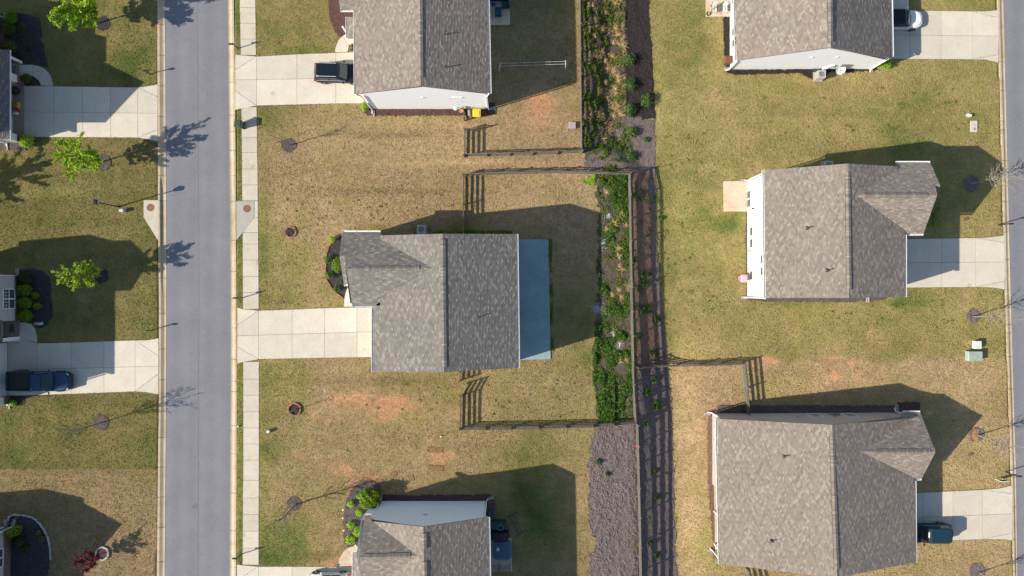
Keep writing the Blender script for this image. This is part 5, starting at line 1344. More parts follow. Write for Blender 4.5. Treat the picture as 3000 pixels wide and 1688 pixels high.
sh(109, 866, 'small leafy shrub right of the clipped row, upper one', .38, .55, 'moss', seed=15)
sh(114, 897, 'small leafy shrub right of the clipped row, lower one', .38, .55, 'moss', seed=16)
sh(43, 1181, 'small yellow-green shrub below the driveway with the pickup', .35, .5, 'lime', seed=17)
sh(60, 1548, 'pointed olive conifer in the stone edged bed', .62, 1.5, 'moss', seed=18, stretch=(1.1, .8), rot=30)
sh(62, 1582, 'dark wide shrub in the stone edged bed', .6, .8, 'dark', seed=19)
sh(116, 1560, 'small light plant near the stone border, upper one', .28, .3, 'moss', 300, seed=20, size=.04)
sh(125, 1578, 'small light plant near the stone border, lower one', .32, .3, 'moss', 330, seed=21, size=.04)
sh(78, 1602, 'low dark plant at the lower edge of the stone edged bed', .4, .4, 'dark', seed=22)
sh(51, 1514, 'tiny green tuft under the top of the stone border', .2, .25, 'moss', 160, seed=23, size=.04)
sh(975, 702, 'upright light green shrub at the top of the brick edged bed', .34, .9, 'spring', 500, seed=24, open_=True, stretch=(1.1, .9), rot=-35)
sh(966, 762, 'leafy shrub against the left of the brick border', .42, .8, 'cover', 700, seed=25, open_=True)
sh(992, 778, 'largest shrub of the brick edged bed, touching the eave', .62, 1.1, 'moss', 1300, seed=26, stretch=(.8, 1.25))
sh(968, 806, 'shrub on the lower part of the brick border', .44, .8, 'cover', 750, seed=27, open_=True)
sh(988, 846, 'leafy shrub at the bottom end of the brick border', .36, .7, 'cover', 520, seed=28, open_=True)
sh(1004, 826, 'dry brown shrub beside the lower eave of the brick edged bed', .25, .4, 'olive', 150, seed=29, open_=True)
sh(1092, 1450, 'largest shrub, big dark green globe beside the blue-grey wall corner', 1.02, 1.9, 'moss', 5200, seed=30, size=.075, rag=.2)
for i, (x, y, r, l) in enumerate([(1054, 1451, .28, 'smallest of the bright shrubs, touching the big globe shrub'), (1030, 1475, .34, 'bright small shrub at the upper left rim of the round bed'), (1053, 1500, .33, 'bright small shrub above the white gutter corner'),
        (1029, 1536, .38, 'bright shrub half way down the left rim of the round bed'), (1051, 1555, .47, 'largest of the bright shrubs, against the dark roof edge'), (1029, 1578, .44, 'bright shrub nearest the curved tan path')]):
    sh(x, y, l, r, r * 1.5, 'lime', int(700 * r / .35), seed=31 + i, size=.075, group='bright shrubs in the round bed')
sh(1075, 1520, 'dull green shrub half hidden by the eave in the round bed', .34, .4, 'olive', 350, seed=40, open_=True)
sh(1071, 316, 'bright shrub at the lower left corner of the top middle house', .42, .9, 'lime', seed=41, stretch=(.8, 1.1))
sh(1040, 137, 'small dark green plant beside the curved path under the eave', .25, .4, 'dark', 300, seed=42)
sh(2582, 190, 'bright yellow-green shrub at the driveway corner of the white house', .68, 1.0, 'lime', seed=43, stretch=(1.15, .85), size=.055)
GE = 'evergreen shrubs in the planted strip'
for i, (x, y, r, l) in enumerate([(1843, 178, .62, 'topmost evergreen shrub on the dark mulch'), (1846, 252, .62, 'second evergreen shrub from the top on the dark mulch'), (1893, 297, .66, 'evergreen shrub standing alone at the right rim of the dark mulch'),
        (1844, 323, .62, 'lowest evergreen shrub on the dark mulch'), (1850, 390, .55, 'sprawling evergreen shrub on grey mulch just below the dark mulch'), (1848, 460, .45, 'evergreen shrub just above the fence shadow corner'), (1892, 410, .25, 'small evergreen tuft on the grey mulch, by its right edge')]):
    sh(x, y, l, r, .75 * r / .6, 'ever', int(900 * r / .6), seed=50 + i, size=.07, open_=True, group=GE, rag=.25)
WEEDS = sorted([(1885, 805, .4), (1890, 832, .38), (1878, 918, .25), (1895, 900, .42), (1922, 935, .4), (1916, 1110, .35), (1899, 1150, .5), (1925, 1188, .6), (1893, 1240, .3), (1920, 1378, .25), (1924, 1455, .3), (1905, 1590, .32), (1925, 1625, .3), (1752, 1352, .3), (1778, 1388, .22), (1935, 640, .22), (1856, 575, .3), (1858, 760, .3)], key=lambda q: q[1])
for i, (x, y, r) in enumerate(WEEDS):
    sh(x, y, ('lowest' if i == len(WEEDS) - 1 else ORD[i]) + ' weed clump counted downwards on the mulch right of the back fences', r, .3 + r * .3, 'cover', int(520 * r / .4), seed=70 + i, size=.06, open_=True, group='low green weed clumps on the mulch', name='weed_clump', cat='weed', rag=.3)

# ------------------------------------------------------------------ ground cover and dry grasses
def scatter(name, poly, n, leaf, size, hgt, seed, dens_scale=.6, thr=.45, label=None, mode='leaf', cols=None):
    pts = [tuple(PG(x, y)[:2]) for x, y in poly]
    xs = [p[0] for p in pts]; ys = [p[1] for p in pts]; r = np.random.default_rng(seed)
    X = r.uniform(min(xs), max(xs), n); Y = r.uniform(min(ys), max(ys), n)
    f = fnoise(X, Y, dens_scale, seed, 3)
    ok = inside(pts, X, Y) & (f + r.normal(0, .06, n) > thr)
    X = X[ok]; Y = Y[ok]; f = f[ok]; m = len(X)
    k = np.clip((f - thr) / .25, .1, 1)
    Z = gh(X, Y) + .03 + r.uniform(.05, 1, m) * hgt * k
    if mode == 'leaf':
        V, F = leaf_arrays(np.stack([X, Y, Z], 1), np.tile([0, 0, 1.0], (m, 1)), size, .6, .75)
    else:
        a = r.normal(mode, .9, m); L = r.uniform(.5, 1.3, m) * size
        d = np.stack([np.cos(a), np.sin(a), r.uniform(.15, .9, m)], 1); d /= np.linalg.norm(d, axis=1)[:, None]
        b = np.stack([X, Y, gh(X, Y) + .02], 1); t = b + d * L[:, None]; w = np.stack([-np.sin(a), np.cos(a), 0 * a], 1) * .016
        V = np.stack([b - w, b + w, t + w * .4, t - w * .4], 1).reshape(-1, 3); F = np.arange(m * 4).reshape(m, 4)
    V[:, 2] = np.maximum(V[:, 2], gh(V[:, 0], V[:, 1]) + .01)
    o = mesh_np(name, V, F, 'leaf' if mode == 'leaf' else 'blade', None, tints(m, cols or LEAFY[leaf], .3))
    return tag(o, label, None, kind='stuff')
inner = [(1742, 508), (1756, 600), (1758, 700), (1750, 760), (1758, 860), (1742, 1000), (1742, 1130), (1756, 1236), (1856, 1230), (1851, 1000), (1846, 800), (1842, 512)]
tag(scatter('ground_cover', inner, 52000, 'cover', .075, .36, 101, 1.1, .49), 'dense dark green ground cover inside the long fence')
tag(scatter('ground_cover', inner, 26000, 'weedy', .06, .22, 121, 1.5, .50), 'yellow-green weeds mixed into the ground cover inside the long fence')
tag(scatter('ground_cover', [(1740, 1000), (1735, 1100), (1755, 1236), (1800, 1234), (1800, 1000)], 20000, 'cover', .075, .42, 102, .9, .46), 'green ground cover at the lower end of the fenced garden')
tag(scatter('ground_cover', [(1706, -30), (1706, 430), (1760, 470), (1850, 480), (1835, 340), (1830, -30)], 80000, 'weedy', .06, .26, 103, 1.6, .52), 'patchy green plants between dry grasses at the top')
tag(scatter('ground_cover', [(1750, 420), (1840, 380), (1880, 500), (1740, 505)], 8000, 'weedy', .065, .25, 104, 1.3, .52), 'green plants above the fence corner')
tag(scatter('ground_cover', [(1605, 700), (1617, 700), (1622, 1030), (1612, 1030)], 5000, 'moss', .05, .14, 105, 1.0, .46), 'thin line of green weeds along the patio edge')
tag(scatter('ground_cover', [(1700, 520), (1745, 515), (1740, 545), (1700, 535)], 3500, 'lime', .055, .2, 106, 1.5, .45), 'yellow-green weeds inside the fence corner')
tag(scatter('ground_cover', [(1230, 676), (1500, 676), (1500, 690), (1230, 690)], 5000, 'moss', .05, .15, 107, .8, .5), 'weeds along the shaded wall of the middle house')
tag(scatter('ground_cover', [(1856, 520), (1925, 520), (1950, 1050), (1860, 1060)], 16000, 'cover', .06, .14, 108, 1.3, .62), 'scattered weeds on the brown mulch slope')
tag(scatter('ground_cover', [(1726, 1260), (1862, 1250), (1980, 1300), (1984, 1700), (1726, 1700)], 26000, 'weedy', .045, .08, 109, 1.4, .70), 'sparse weeds on the grey mulch')
dry = [(0.42, 0.29, 0.13), (0.52, 0.38, 0.19), (0.34, 0.22, 0.10), (0.58, 0.45, 0.25)]
tag(scatter('dry_grass', [(1712, -30), (1712, 360), (1770, 420), (1832, 345), (1830, -30)], 5000, None, .34, .2, 111, .9, .50, mode=.9, cols=dry), 'bent dry grass stems in the top planted strip')
wd = [(0.12, 0.18, 0.03), (0.16, 0.22, 0.04), (0.09, 0.14, 0.03)]
def weeds(poly, n, seed, label):
    pts = [tuple(PG(x, y)[:2]) for x, y in poly]; xs = [p[0] for p in pts]; ys = [p[1] for p in pts]; r = np.random.default_rng(seed)
    X = r.uniform(min(xs), max(xs), n * 3); Y = r.uniform(min(ys), max(ys), n * 3); ok = inside(pts, X, Y); X = X[ok][:n]; Y = Y[ok][:n]
    m = 22; cx = np.repeat(X, m); cy = np.repeat(Y, m); s = np.repeat(r.uniform(.03, .10, len(X)), m)
    PX_ = cx + r.normal(0, 1, len(cx)) * s; PY_ = cy + r.normal(0, 1, len(cx)) * s; Z = gh(PX_, PY_) + r.uniform(.01, .08, len(cx))
    V, F = leaf_arrays(np.stack([PX_, PY_, Z], 1), np.tile([0, 0, 1.0], (len(cx), 1)), .045, .6, .6)
    tag(mesh_np('weeds', V, F, 'leaf', None, tints(len(F), wd, .3)), label, kind='stuff')
weeds([(840, 540), (1330, 540), (1330, 640), (840, 650)], 34, 201, 'small weeds dotting the dry lawn'); weeds([(1200, 1090), (1340, 1090), (1340, 1200), (1000, 1200)], 10, 202, 'weeds on the patchy lawn')
weeds([(1380, 1100), (1730, 1060), (1730, 1220), (1380, 1230)], 26, 203, 'weeds on the fenced lawn'); weeds([(1930, 380), (2090, 380), (2090, 1000), (1960, 1000)], 40, 204, 'weeds on the right lawn')
weeds([(2400, 880), (2800, 880), (2800, 960), (2400, 960)], 16, 205, 'weeds below the middle right house'); weeds([(2180, 250), (2900, 260), (2850, 400), (2200, 420)], 24, 206, 'weeds on the top right lawn')
weeds([(2700, 590), (2760, 590), (2750, 680), (2710, 680)], 14, 207, 'dark weeds in the house shadow'); weeds([(1600, 150), (1680, 150), (1680, 420), (1540, 400)], 8, 208, 'weeds on the clay lawn')
def tuft(x, y, label, s=.5, n=46, seed=1, ang=.9, spread=.8):
    r = random.Random(seed); b = PG(x, y); root = empty('dry_grass_clump', b, label, 'grass clump', 'dry grass clumps'); mb = MB()
    for i in range(n):
        a = r.gauss(ang, spread); L = s * r.uniform(.6, 1.15); e = r.uniform(.45, 1.1); d = Vector((math.cos(a), math.sin(a), 0)); w = Vector((-math.sin(a), math.cos(a), 0)) * r.uniform(.010, .020)
        p0 = Vector((r.gauss(0, .05), r.gauss(0, .05), 0)); p1 = p0 + d * L * .45 * math.cos(e) + Vector((0, 0, L * .6 * math.sin(e))); p2 = p0 + d * L * (.9 * math.cos(e) + .3) + Vector((0, 0, L * .55 * math.sin(e)))
        c = r.choice(dry); v = r.uniform(.9, 1.35); mb.cc = (c[0] * v, c[1] * v, c[2] * v)
        mb.quad(p0 - w, p0 + w, p1 + w, p1 - w); mb.quad(p1 - w, p1 + w, p2 + w * .3, p2 - w * .3)
    mb.build('blades', 'blade', root, local=True)
tl = [(1797, 15, .62), (1812, 2, .5), (1734, 20, .5), (1800, 85, .55), (1806, 105, .6), (1793, 128, .5), (1808, 130, .5), (1823, 138, .6), (1760, 158, .55), (1750, 172, .55), (1790, 168, .5), (1768, 182, .45), (1776, 205, .4), (1792, 212, .75), (1808, 228, .6), (1809, 240, .6),
      (1800, 262, .55), (1801, 275, .5), (1770, 245, .4), (1805, 308, .5), (1800, 325, .6), (1812, 334, .65), (1820, 338, .5), (1756, 340, .6), (1795, 342, .5), (1716, 345, .4), (1758, 90, .5), (1745, 60, .5), (1770, 40, .5), (1740, 110, .45)]
tl.sort(key=lambda q: q[1])
for i, (x, y, s) in enumerate(tl): tuft(x, y, ORD[i] + ' of the dry grass clumps, counted downwards in the top planted strip', s, seed=i, ang=.9, spread=.9)
tl = [(1774, 565, .5), (1820, 630, .55), (1816, 640, .5), (1798, 656, .6), (1775, 673, .35), (1808, 728, .55), (1812, 752, .5), (1812, 780, .4), (1820, 792, .45), (1840, 838, .62), (1810, 850, .4), (1817, 872, .5), (1792, 865, .35), (1832, 660, .35), (1815, 1058, .4), (1834, 1057, .35)]
tl.sort(key=lambda q: q[1])
for i, (x, y, s) in enumerate(tl): tuft(x, y, ('lowest' if i == len(tl) - 1 else ORD[i]) + ' dry grass clump, counted downwards in the ground cover inside the long fence', s, seed=40 + i, ang=.5, spread=1.1)
# heaps of pebbles
def pebbles(x, y, rx, ry, n, label, col, seed, size=.035):
    r = np.random.default_rng(seed); b = PG(x, y); V = []; F = []; T = []
    base = np.array([(1, 0, 0), (0, 1, 0), (-1, 0, 0), (0, -1, 0), (0, 0, .7), (0, 0, -.5)], float); fs = [(0, 1, 4), (1, 2, 4), (2, 3, 4), (3, 0, 4), (1, 0, 5), (2, 1, 5), (3, 2, 5), (0, 3, 5)]
    for i in range(n):
        a, q = r.uniform(0, 6.28), abs(r.normal(0, .55)); px = b.x + math.cos(a) * q * rx / PPM; py = b.y + math.sin(a) * q * ry / PPM; s = size * r.uniform(.6, 1.5); t = r.uniform(0, 3.14)
        rot = np.array([[math.cos(t), -math.sin(t), 0], [math.sin(t), math.cos(t), 0], [0, 0, 1]])
        V.append(base @ rot.T * s * np.array([1, .8, 1]) + np.array([px, py, ghs(px, py) + .05 + s * .3])); F += [tuple(k + i * 6 for k in f) for f in fs]; c = np.array(col) * r.uniform(.6, 1.3); T += [c] * 8
    o = mesh_np('pebbles', np.concatenate(V), np.array(F), tint_material('pebble', .6, .1), None, np.array(T)); tag(o, label, kind='stuff')
pebbles(1757, 908, 22, 20, 420, 'heap of bluish pebbles on the shaded lawn', (.42, .45, .52), 1, .045); pebbles(1768, 715, 16, 18, 170, 'white pebbles by the ground cover', (.5, .52, .55), 2); pebbles(1782, 632, 12, 14, 140, 'white pebbles at the edge of the roof shadow', (.5, .52, .55), 3)
pebbles(1796, 975, 10, 20, 110, 'pebbles in a gap of the ground cover', (.5, .48, .46), 4); pebbles(1815, 1010, 12, 36, 260, 'pale pebbles in the lower ground cover', (.55, .5, .47), 5); pebbles(1822, 1140, 18, 14, 130, 'pebbles near the lower fence corner', (.5, .47, .44), 6); pebbles(1922, 828, 6, 6, 24, 'white pebbles on the mulch slope', (.7, .7, .7), 7)
pebbles(1836, 1170, 10, 24, 70, 'pebbles along the lower fence', (.5, .4, .36), 8)

# ------------------------------------------------------------------ standing blades over the lawns and ragged edges
def lawn_blades(n, seed, size, band=None):
    r = np.random.default_rng(seed)
    if band is None:
        X = r.uniform(-52.5, 52.5, n); Y = r.uniform(-30, 30, n)
    else: X, Y = band
    yp = 844 - Y * PPM; xp = 1500 + X * PPM; xe = 1500 + (X * PPM) / (1 - EZ / CAM_H)
    ok = ~((xp > curb_wl(yp) - 1.5) & (xp < curb_wr(yp) + 1.5)) & ~(xe > curb_el(yp) - 1.5)
    X = X[ok]; Y = Y[ok]; ok = np.ones(len(X), bool)
    if band is None:
        for p in PAVED:
            xs = [q[0] for q in p]; ys = [q[1] for q in p]
            s = ok & (X > min(xs) - .1) & (X < max(xs) + .1) & (Y > min(ys) - .1) & (Y < max(ys) + .1)
            k = np.where(s)[0]
            if len(k): ok[k[inside(p, X[k], Y[k])]] = False
    X = X[ok]; Y = Y[ok]; m = len(X)
    ix = np.clip(np.searchsorted(PAINT['xs'], X), 0, len(PAINT['xs']) - 1); iy = np.clip(np.searchsorted(PAINT['ys'], Y), 0, len(PAINT['ys']) - 1)
    g = PAINT['g'][ix, iy] + (fnoise(X, Y, .5, 301, 3) - .5) * .5 + r.normal(0, .13, m); b = PAINT['b'][ix, iy] * 2; dd = PAINT['d'][ix, iy]
    keep = r.random(m) > np.clip(dd * 1.6, 0, .9); X, Y, g, b = X[keep], Y[keep], g[keep], b[keep]; m = len(X)
    st = np.array([.42, .318, .185]); ol = np.array([.315, .265, .092]); gr = np.array([.11, .16, .03])
    t = np.clip(g / .5, 0, 1)[:, None]; u = np.clip((g - .55) / .4, 0, 1)[:, None]
    C = (st * (1 - t) + ol * t) * (1 - u) + gr * u
    C = C * b[:, None] * r.uniform(.72, 1.16, (m, 1))
    C = C * (1 - .75 * np.clip((dd[keep] - .08 + (fnoise(X, Y, 2.5, 311, 3) - .5) * .5) * 2.6, 0, 1)[:, None]) + np.array([.52, .30, .155]) * .75 * np.clip((dd[keep] - .08 + (fnoise(X, Y, 2.5, 311, 3) - .5) * .5) * 2.6, 0, 1)[:, None] * r.uniform(.7, 1.2, (m, 1))
    Z = gh(X, Y) + r.uniform(.02, .055, m)
    V, F = leaf_arrays(np.stack([X, Y, Z], 1), np.tile([0, 0, 1.0], (m, 1)), size, .30, .55)
    o = mesh_np('grass', V, F, 'blade', None, C); tag(o, 'short dry lawn grass', kind='stuff')
lawn_blades(330000, 401, .085)
BX = []; BY = []
rr_ = np.random.default_rng(5)
for p in PAVED[:]:
    for a, b_ in zip(p, p[1:] + p[:1]):
        L = math.hypot(b_[0] - a[0], b_[1] - a[1]); n = int(L * 9)
        if n < 1 or abs(a[0]) > 53 or abs(a[1]) > 31: continue
        t = rr_.random(n); nx, ny = (b_[1] - a[1]) / L, -(b_[0] - a[0]) / L
        s = rr_.normal(0, .035, n); BX.append(a[0] + (b_[0] - a[0]) * t + nx * s); BY.append(a[1] + (b_[1] - a[1]) * t + ny * s)
BX = np.concatenate(BX); BY = np.concatenate(BY)
ok = np.ones(len(BX), bool)
for p in PAVED:   # only where the outer side is lawn
    q = np.array(p); c = q.mean(0); s = 1 - .14 / max(.5, np.abs(q - c).max()); ok &= ~inside([tuple(c + (v - c) * s) for v in q], BX, BY)
near = np.zeros(len(BX), int)
for p in PAVED:
    q = np.array(p); c = q.mean(0); s = 1 + .10 / max(.5, np.abs(q - c).max()); near += inside([tuple(c + (v - c) * s) for v in q], BX, BY)
ok &= near < 2
lawn_blades(0, 402, .06, (BX[ok], BY[ok]))
# ------------------------------------------------------------------ vehicles
def outline(L0, L1, W, rf, rr, n=7, taper_f=0.0, taper_r=0.0):
    """closed plan outline of a car level: x from L0 (rear) to L1 (front), half width W, corner radii"""
    pts = []
    def arc(cx, cy, rx, ry, a0, a1):
        for i in range(n): t = R(a0 + (a1 - a0) * i / (n - 1)); pts.append((cx + rx * math.cos(t), cy + ry * math.sin(t)))
    wf = W - taper_f; wr = W - taper_r
    arc(L1 - rf, wf - rf * .75, rf, rf * .75, 0, 90) if False else None
    for (cx, sy, w_, r_, a0, a1) in ((L1, 1, wf, rf, 0, 90), (L0, 1, wr, -rr, 90, 180), (L0, -1, wr, -rr, 180, 270), (L1, -1, wf, rf, 270, 360)):
        arc(cx - r_ if r_ > 0 else cx - r_, sy * (w_ - abs(r_) * .8), abs(r_), abs(r_) * .8, a0, a1)
    return pts
def loft(mb, levels, cap_top=True, cap_bot=True):
    n = len(levels[0][1]); vs = []
    for z, o in levels: vs += [(p[0], p[1], z if not callable(z) else z(p[0])) for p in o]
    fs = []
    for k in range(len(levels) - 1):
        for i in range(n): fs.append((k * n + i, k * n + (i + 1) % n, (k + 1) * n + (i + 1) % n, (k + 1) * n + i))
    if cap_top: fs.append(tuple(range((len(levels) - 1) * n, len(levels) * n)))
    if cap_bot: fs.append(tuple(range(n))[::-1])
    mb.add(vs, fs)
def car(name, label, x, y, z, rz, paint, L=4.75, W=0.93, roofz=1.66, roofcol=None, rails=True, kind='suv', sunroof=False, front_open=0.0):
    c = P(x, y, z + .5); c.z = z
    o = empty(name, c, label, 'car' if kind != 'pickup' else 'pickup truck')
    pm = mat('paint_' + name, paint, 0.38, 0.03, 3, coat=.08, spec=.25); rm = mat('roof_paint_' + name, roofcol or paint, 0.34, .03, 3, coat=.08, spec=.25)
    h = L / 2
    mb = MB()
    belt = 0.98 if kind == 'suv' else (1.08 if kind == 'pickup' else .90)
    hood = lambda xx: belt - .05 - .16 * max(0, (xx - h * .42) / (h * .58)) ** 2 - (.10 * max(0, (-xx - h * .75) / (h * .25)) if kind != 'pickup' else 0)
    loft(mb, [(.24, outline(-h + .12, h - .14, W - .07, .45, .3)), (.45, outline(-h + .02, h - .02, W, .72, .42, taper_f=.04)), (.72, outline(-h, h, W, .76, .44, taper_f=.05)), (lambda q: hood(q) - .07, outline(-h + .03, h - .05, W - .01, .80, .46, taper_f=.05)), (hood, outline(-h + .10, h - .16, W - .09, .80, .46, taper_f=.06))])
    b = mb.build('body', pm, o, local=True, smoothf=False)
    mb = MB()
    for s in (-1, 1): mb.bar((h * .36, s * .42, hood(h * .4) + .012), (h * .80, s * .34, hood(h * .8) + .012), .018, .012)
    mb.build('bonnet_crease', pm, o, local=True)
    # greenhouse
    if kind == 'pickup': xb0, xb1, xt0, xt1 = -h * .12, h * .50, -h * .08, h * .26; roofz = 1.85
    elif kind == 'suv': xb0, xb1, xt0, xt1 = -h + .12, h * .42, -h * .80, h * .12
    else: xb0, xb1, xt0, xt1 = -h * .72, h * .46, -h * .36, h * .10
    Wb = W - .08; Wt = W - .22
    mb = MB(); loft(mb, [(belt - .1, outline(xb0, xb1, Wb, .32, .22)), (belt, outline(xb0 + .02, xb1 - .02, Wb - .01, .32, .22)), (roofz - .06, outline(xt0 - .04, xt1 + .05, Wt + .03, .34, .34)), (roofz, outline(xt0 + .06, xt1 - .05, Wt - .05, .32, .32))])
    mb.build('cabin', rm, o, local=True)
    # glass panes a few millimetres proud
    def pane(nm, pts, out=0.012, m='carglass'):
        pts = [Vector(p) for p in pts]; n = (pts[1] - pts[0]).cross(pts[-1] - pts[0]).normalized(); q = MB()
        if n.z < 0: n = -n
        q.quad(*[p + n * out for p in pts]); q.quad(*[p + n * (out - .01) for p in pts][::-1]); return q.build(nm, m, o, local=True)
    def lerp(t, a, b_): return a + (b_ - a) * t
    zb, zt = belt + .03, roofz - .07
    segs = 5; q = MB()
    for i in range(segs):
        t0, t1 = -1 + 2 * i / segs, -1 + 2 * (i + 1) / segs
        f = lambda t: .10 * (1 - t * t)
        q.quad((xb1 - .13 + f(t0), t0 * (Wb - .14), zb + .015), (xb1 - .13 + f(t1), t1 * (Wb - .14), zb + .015), (xt1 + .02 + f(t1) * .6, t1 * (Wt - .08), zt + .035), (xt1 + .02 + f(t0) * .6, t0 * (Wt - .08), zt + .035))
    g = q.build('windscreen', 'carglass', o, local=True)
    for v in g.data.vertices: v.co.x += .035; v.co.z += .02
    q = MB()
    q.quad((xb0 + .05, -(Wb - .2), zb + .06), (xt0 - .02, -(Wt - .1), zt + .02), (xt0 - .02, Wt - .1, zt + .02), (xb0 + .05, Wb - .2, zb + .06)); g = q.build('rear_window', 'carglass', o, local=True)
    for v in g.data.vertices: v.co.x -= .05; v.co.z += .02
    for s in (-1, 1):
        q = MB(); y0 = s * (Wb + .012); y1 = s * (Wt + .055)
        for k, (u0, u1) in enumerate(((.07, .48), (.52, .93)) if kind != 'pickup' else ((.08, .40), (.44, .92))):
            q.quad((lerp(u0, xb0 + .2, xb1 - .25), y0, zb + .04), (lerp(u1, xb0 + .2, xb1 - .25), y0, zb + .04), (lerp(u1, xt0 + .1, xt1 - .1), y1, zt - .02), (lerp(u0, xt0 + .1, xt1 - .1), y1, zt - .02))
        q.build('side_windows', 'carglass', o, local=True)['kind'] = 'stuff'
        q = MB(); q.bar((xb0 + .2, s * (Wb + .02), zb + .02), (xb1 - .2, s * (Wb + .02), zb + .02), .02, .02); q.build('belt_trim', 'lens', o, local=True)
        q = MB(); q.sph((xb1 - .35, s * (W + .12), belt + .08), 1, 8, 6, (.10, .13, .08)); q.bar((xb1 - .33, s * (W - .1), belt + .03), (xb1 - .34, s * (W + .06), belt + .05), .05, .05); q.build('mirror', pm, o, local=True)
        if rails:
            q = MB(); q.bar((xt0 + .12, s * (Wt - .07), roofz + .05), (xt1 - .25, s * (Wt - .07), roofz + .05), .04, .035)
            for u in (xt0 + .15, xt1 - .3): q.box((u, s * (Wt - .07), roofz + .02), (.08, .04, .05))
            q.build('roof_rail', 'lens', o, local=True)
        for k, wx in enumerate((h * .62, -h * .60)):
            q = MB(); r0 = .36 if kind != 'pickup' else .41; vs = []; n = 22
            for yy, rr in ((W - .22, r0), (W + .012, r0), (W + .012, r0 * .64), (W - .05, r0 * .60)):
                vs += [(wx + rr * math.cos(6.2832 * i / n), s * yy, r0 + rr * math.sin(6.2832 * i / n)) for i in range(n)]
            fs = [(k2 * n + i, k2 * n + (i + 1) % n, (k2 + 1) * n + (i + 1) % n, (k2 + 1) * n + i) for k2 in range(3) for i in range(n)]
            if s > 0: fs = [f[::-1] for f in fs]
            q.add(vs, fs); wh = q.build('wheel', 'rubber', o, local=True)
            q = MB()
            for j in range(5):
                t = j * 6.2832 / 5; q.bar((wx, s * (W - .01), r0), (wx + r0 * .6 * math.cos(t), s * (W - .01), r0 + r0 * .6 * math.sin(t)), .06, .03, (0, 1, 0))
            q.tube([(wx, s * (W - .04), r0), (wx, s * (W + .004), r0)], .07, 10)
            q.build('rim', 'chrome', wh, local=True)
        q = MB(); q.box((h - .33, s * (W - .32), .74 if kind != 'pickup' else .83), (.26, .24, .07), rz=-s * .5); q.build('headlight', 'lens', o, local=True)
        q = MB(); q.box((-h + .18, s * (W - .12), .80), (.28, .17, .16), rz=s * .25); q.build('taillight', 'red', o, local=True)
        q = MB()
        for u in (-.18, .12, .42): q.bar((h * u, s * (W + .004), .38), (h * u, s * (W + .004), belt - .06), .012, .012)
        for u in (-.10, .20): q.bar((h * u, s * (W + .012), belt - .14), (h * u + .16, s * (W + .012), belt - .14), .02, .02)
        q.build('door_lines', 'darkplastic', o, local=True)['kind'] = 'stuff'
    if sunroof:
        q = MB()
        for u0, u1 in ((.12, .36), (.38, .62), (.64, .88)): q.quad(*[(lerp(u, xt0 + .1, xt1 - .1), v * (Wt - .2), roofz + .012) for u, v in ((u0, -1), (u1, -1), (u1, 1), (u0, 1))])
        q.build('roof_glass', M.setdefault('sunroof', mat('sunroof_glass', (.008, .016, .03), .2, .03, spec=.3)), o, local=True)['kind'] = 'stuff'
    else:
        q = MB()
        for v in (-.45, -.15, .15, .45): q.bar((xt0 + .25, v * Wt * 1.1, roofz + .004), (xt1 - .2, v * Wt * 1.1, roofz + .004), .03, .012)
        q.build('roof_ribs', rm, o, local=True)['kind'] = 'stuff'
    if kind == 'pickup':
        q = MB(); bx0, bx1 = -h + .12, -h * .16
        q.box(((bx0 + bx1) / 2, 0, 1.04), (bx1 - bx0, 2 * (W - .16), .02)); q.build('bed_liner', 'black', o, local=True)
        q = MB()
        for s in (-1, 1): q.box(((bx0 + bx1) / 2, s * (W - .10), 1.12), (bx1 - bx0, .14, .20))
        q.box((bx0 - .03, 0, 1.12), (.10, 2 * W - .12, .20)); q.box((bx1 + .0, 0, 1.14), (.08, 2 * W - .2, .24)); q.build('bed_walls', pm, o, local=True)
        q = MB(); q.box((bx1 + .10, -.25, 1.35), (.06, .06, .3)); q.box((bx1 + .10, .25, 1.35), (.06, .06, .3)); q.box((bx1 + .1, 0, 1.5), (.07, 1.4, .07)); q.build('rack', 'black', o, local=True)
        q = MB(); q.box((h - .02, 0, .55), (.16, 1.5, .28)); q.build('grille', 'darkplastic', o, local=True)
    else:
        q = MB(); q.box((h - .05, 0, .55), (.12, 1.0, .2)); q.build('grille', 'darkplastic', o, local=True)
    q = MB(); q.box((-h - .0, 0, .82), (.03, .5, .13)); q.build('number_plate', 'white', o, local=True)
    q = MB(); q.bar((xt1 - .05, 0, belt + .1), (xt1 + .2, 0, belt + .1), 1.3, .08); 
    o.rotation_euler = (0, 0, R(rz)); return o
car('car', 'black SUV with silver roof rails, its nose under the eave of the top middle house', 992, 216, 0.03, -1.5, (0.010, 0.013, 0.022), 4.8, .95, 1.66, sunroof=True)
car('car', 'white SUV with black roof in the upper right driveway, facing the street', 2633, 60, EZ + .03, 0, (0.75, 0.76, 0.78), 4.45, .92, 1.62, (0.012, 0.02, 0.026), rails=False)
car('car', 'dark blue SUV parked half on the grass beside the largest house', 2716, 1560, EZ + .03, 180, (0.012, 0.040, 0.060), 4.6, .93, 1.62, rails=False)
car('pickup_truck', 'dark blue pickup with an empty black bed in the left driveway', 121, 1116, 0.03, -1.0, (0.014, 0.050, 0.105), 6.2, 1.0, 1.85, kind='pickup', rails=False)
car('car', 'silver car at the very bottom edge, only one side showing', 965, 1704, 0.03, 180, (0.62, 0.63, 0.64), 4.5, .90, 1.45, kind='sedan', rails=False)

